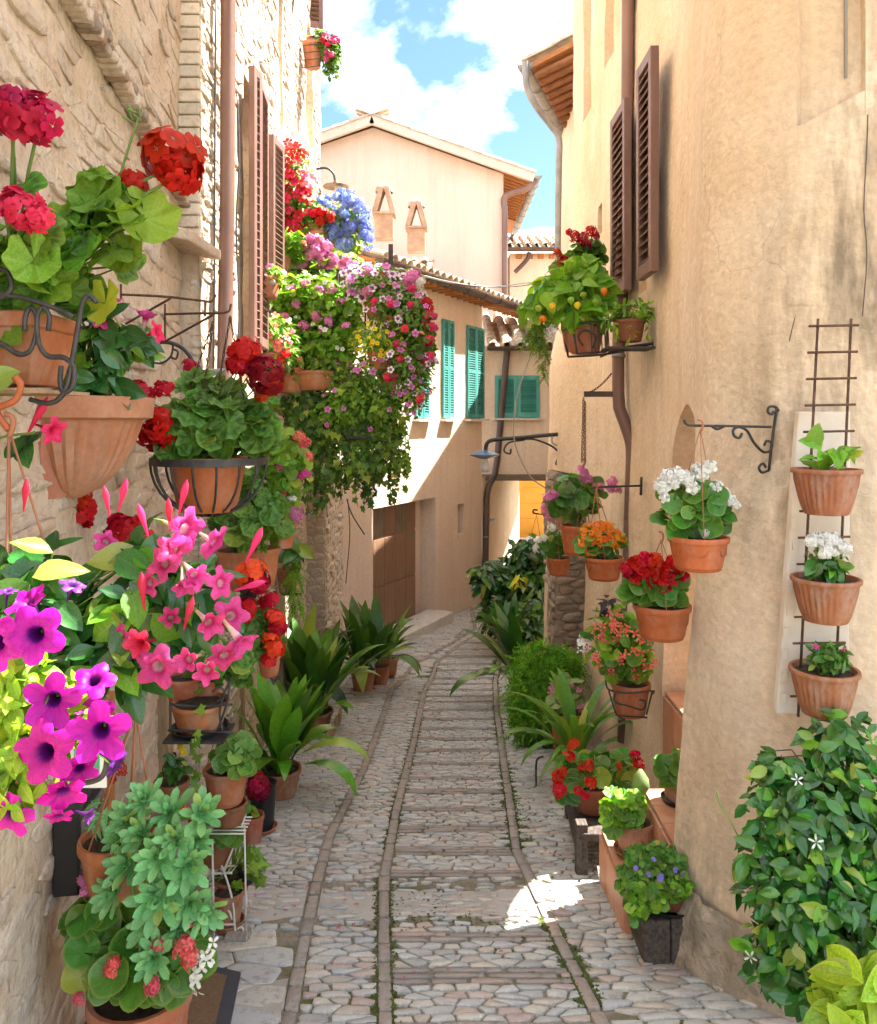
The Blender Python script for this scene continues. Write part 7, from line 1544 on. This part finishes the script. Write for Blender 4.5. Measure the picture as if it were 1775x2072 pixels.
R_ = root_at('bottle_gourd', 'pale green gourd resting between the two geranium pots', 'gourd', 1280, 1600, 3.35); MB().lathe([(0, 0), (.025, .005), (.038, .03), (.034, .06), (.018, .085), (.008, .10), (0, .102)], V(.86, 3.36, -.085), 16).build('gourd', MT['leaf_grey'], R_, smooth=True)
R_ = root_at('potted_begonia', 'red begonias in dark pots on the plank bench', 'potted plant', 1205, 1640, 3.9, G5)
cp = V(.74, 3.8, -.375); co = pot(R_, cp, .09, .13, 'terracotta_wet'); pot(R_, V(.76, 4.1, -.43), .085, .13, 'terracotta_wet'); bl = [(1205, 1560, 76, 44), (1160, 1580, 40, 40), (1255, 1570, 44, 36)]
foliage(R_, [B(*b[:2], 3.85, *b[2:]) for b in bl], 100, 'begonia', S(42, 3.85), 'leaf_begonia', core=co, srad=.002, cam=.5)
heads(R_, [(1160, 1508, 3.7, 30), (1152, 1530, 3.7, 26), (1130, 1572, 3.7, 30), (1132, 1596, 3.68, 34), (1180, 1555, 3.7, 24), (1192, 1548, 3.7, 24), (1195, 1585, 3.68, 30), (1170, 1600, 3.68, 22), (1285, 1528, 3.75, 26), (1292, 1545, 3.75, 26), (1255, 1550, 3.75, 18), (1140, 1560, 3.7, 20), (1185, 1612, 3.68, 20)], 'headloose', 'petal_red', core=co)
R_ = thing('clivia', 'strap leaved clivia arching over the paving on the right', 'potted plant', GP(1165, 1590), G5)
g_ = GP(1165, 1590); co = pot(R_, g_, .13, .15, 'terracotta_old') ; straps(R_, co, 36, S(205, g_.y), 'leaf_strap', 'blade', tilt=(.05, .9), rad=.06)
ironwork(R_, [(1085, 1590, g_.y), (1086, 1540, g_.y), (1100, 1530, g_.y)], g_.y, .006)
R_ = thing('potted_begonia', 'grey leaved begonia with pink flowers behind the clivia', 'potted plant', GP(1150, 1530), G5)
g_ = GP(1150, 1530); co = pot(R_, g_, .13, .32, 'terracotta_orange'); foliage(R_, [B(1145, 1420, g_.y, 44, 30), B(1150, 1395, g_.y, 26, 22)], 46, 'begonia', S(30, g_.y), 'leaf_grey', core=co); flowers(R_, [B(1150, 1410, g_.y, 46, 34)], 26, 'four', S(13, g_.y), 'petal_rose')
R_ = thing('asparagus_fern', 'fluffy bright green asparagus fern by the right wall', 'potted plant', GP(1115, 1500), G5)
g_ = GP(1115, 1500); co = pot(R_, g_, .15, .3, 'terracotta_old'); foliage(R_, [B(1108, 1352, g_.y, 78, 52), B(1095, 1405, g_.y - .1, 76, 54), B(1085, 1455, g_.y - .1, 56, 44)], 2200, 'frond', S(46, g_.y), 'leaf_fern', join=True, shell=(.3, 1), jit=.8, droop=.3)
foliage(R_, [B(1095, 1470, g_.y - .15, 46, 40)], 260, 'small', S(14, g_.y), 'leaf_campanula', join=True)
foliage(R_, [B(1060, 1440, g_.y - .1, 30, 50)], 300, 'frond', S(44, g_.y), 'leaf_fern', join=True, droop=.5)
for (px, py, n, L, lab, az) in ((1055, 1420, 30, 150, 'dark aspidistra drooping towards the paving left of the fern', (.3, 2.6)), (1160, 1400, 16, 140, 'upright aspidistra between the fern and the stone pier', None), (1030, 1335, 26, 110, 'small dark aspidistra below the aucuba at the bend', None)):
    g_ = GP(px, py); R_ = thing('potted_aspidistra', lab, 'potted plant', g_, G5); co = pot(R_, g_, .12, .22, 'terracotta_old'); straps(R_, co, n, S(L, g_.y), 'leaf_aspidistra', mat2='leaf_aspidistra_light', p2=.15, tilt=(.1, 1.0), az=az, rad=.1)
g_ = GP(1075, 1310)
R_ = thing('aucuba_shrub', 'dark glossy aucuba shrub with a few yellow leaves at the corner', 'shrub', g_)
ab = [B(1060, 1170, g_.y, 60, 42), B(1090, 1230, g_.y, 44, 60), B(1000, 1170, g_.y, 56, 34), B(1030, 1240, g_.y, 62, 46), B(1060, 1120, g_.y, 40, 36), B(1095, 1150, g_.y + .2, 30, 50)]
foliage(R_, ab, 300, 'narrow', S(44, g_.y), 'leaf_aucuba', cam=.5, shell=(.7, 1.05), jit=.6, camb=.6); foliage(R_, ab, 750, 'small', S(30, g_.y), 'leaf_aucuba', join=True, core=[g_ + UP * .3, g_ + V(-.2, 0, .45)], stem='stem_brown', stemf=.25, srad=.004, mat2='leaf_geranium', p2=.15)
foliage(R_, [B(1050, 1175, g_.y - .25, 26, 14)], 9, 'narrow', S(34, g_.y), 'leaf_yellow'); flowers(R_, [B(1078, 1100, g_.y, 18, 14)], 16, 'five', S(14, g_.y), 'petal_white')
for k in range(6): MB().tube(curve3([g_ + V(random.uniform(-.1, .1), 0, 0), g_ + V(random.uniform(-.2, .2), random.uniform(-.1, .1), .4), g_ + V(random.uniform(-.5, .4), random.uniform(-.2, .2), .8)], 5), .014, 6, r2=.006).build('stem', MT['stem_brown'], R_, smooth=True)
g_ = GP(1100, 1350); R_ = thing('laurel_bush', 'bushy green shrub in front of the stone pier between aucuba and fern', 'shrub', g_)
foliage(R_, [B(1095, 1255, g_.y, 46, 60), B(1130, 1270, g_.y, 30, 50), B(1060, 1290, g_.y, 40, 36), B(1120, 1200, g_.y, 28, 36)], 260, 'ovate', S(26, g_.y), 'leaf_aucuba', mat2='leaf_geranium', p2=.35, cam=.5, camb=.5)
foliage(R_, [B(1095, 1260, g_.y, 46, 64), B(1130, 1270, g_.y, 30, 50), B(1060, 1295, g_.y, 44, 36)], 420, 'small', S(22, g_.y), 'leaf_aucuba', join=True, core=[g_ + UP * .2, g_ + V(.05, 0, .4)], stem='stem_brown', stemf=.2, srad=.004, mat2='leaf_geranium', p2=.3)
R_ = root_at('hook_hanger', 'thin iron hook with empty wires before the orange wall', 'hook', 1085, 1040, 7.3); ironwork(R_, [(1090, 1040), (1080, 1038), (1080, 1032), (1088, 1032)], 7.3, .008); ironwork(R_, [(1086, 1040), (1120, 1042)], 7.3, .006)
for dx in (-14, 8): MB().tube([P(1086, 1042, 7.3), P(1086 + dx, 1092, 7.3)], .003, 4).build('wire', MT['hanger'], R_, smooth=True)
# fallen petals
fp = Joined(); r4 = random.Random(3)
for (x, y, n, s) in ((1130, 1745, 14, 45), (720, 1880, 3, 30), (620, 1810, 5, 60), (700, 1860, 2, 40), (860, 1560, 2, 40), (690, 1540, 2, 20), (645, 1590, 2, 10), (1090, 1650, 5, 50), (960, 1900, 6, 150), (560, 1860, 4, 40), (420, 2050, 2, 20)):
    for k in range(n):
        p_ = GP(x + r4.gauss(0, s), y + r4.gauss(0, s * .6)); fp.add('four0', p_ + UP * .016, frame(V(r4.uniform(-1, 1), r4.uniform(-1, 1), 0), V(r4.uniform(-.5, .5), r4.uniform(-.5, .5), 1)), r4.uniform(.012, .022))
o = fp.build('fallen_petals', 'petal_crimson', None); tag(o, 'red petals scattered over the paving', 'petals', kind='stuff')
# creeping green at the wall foot
print('leaf objects', NL[0], 'objects', len(bpy.data.objects))
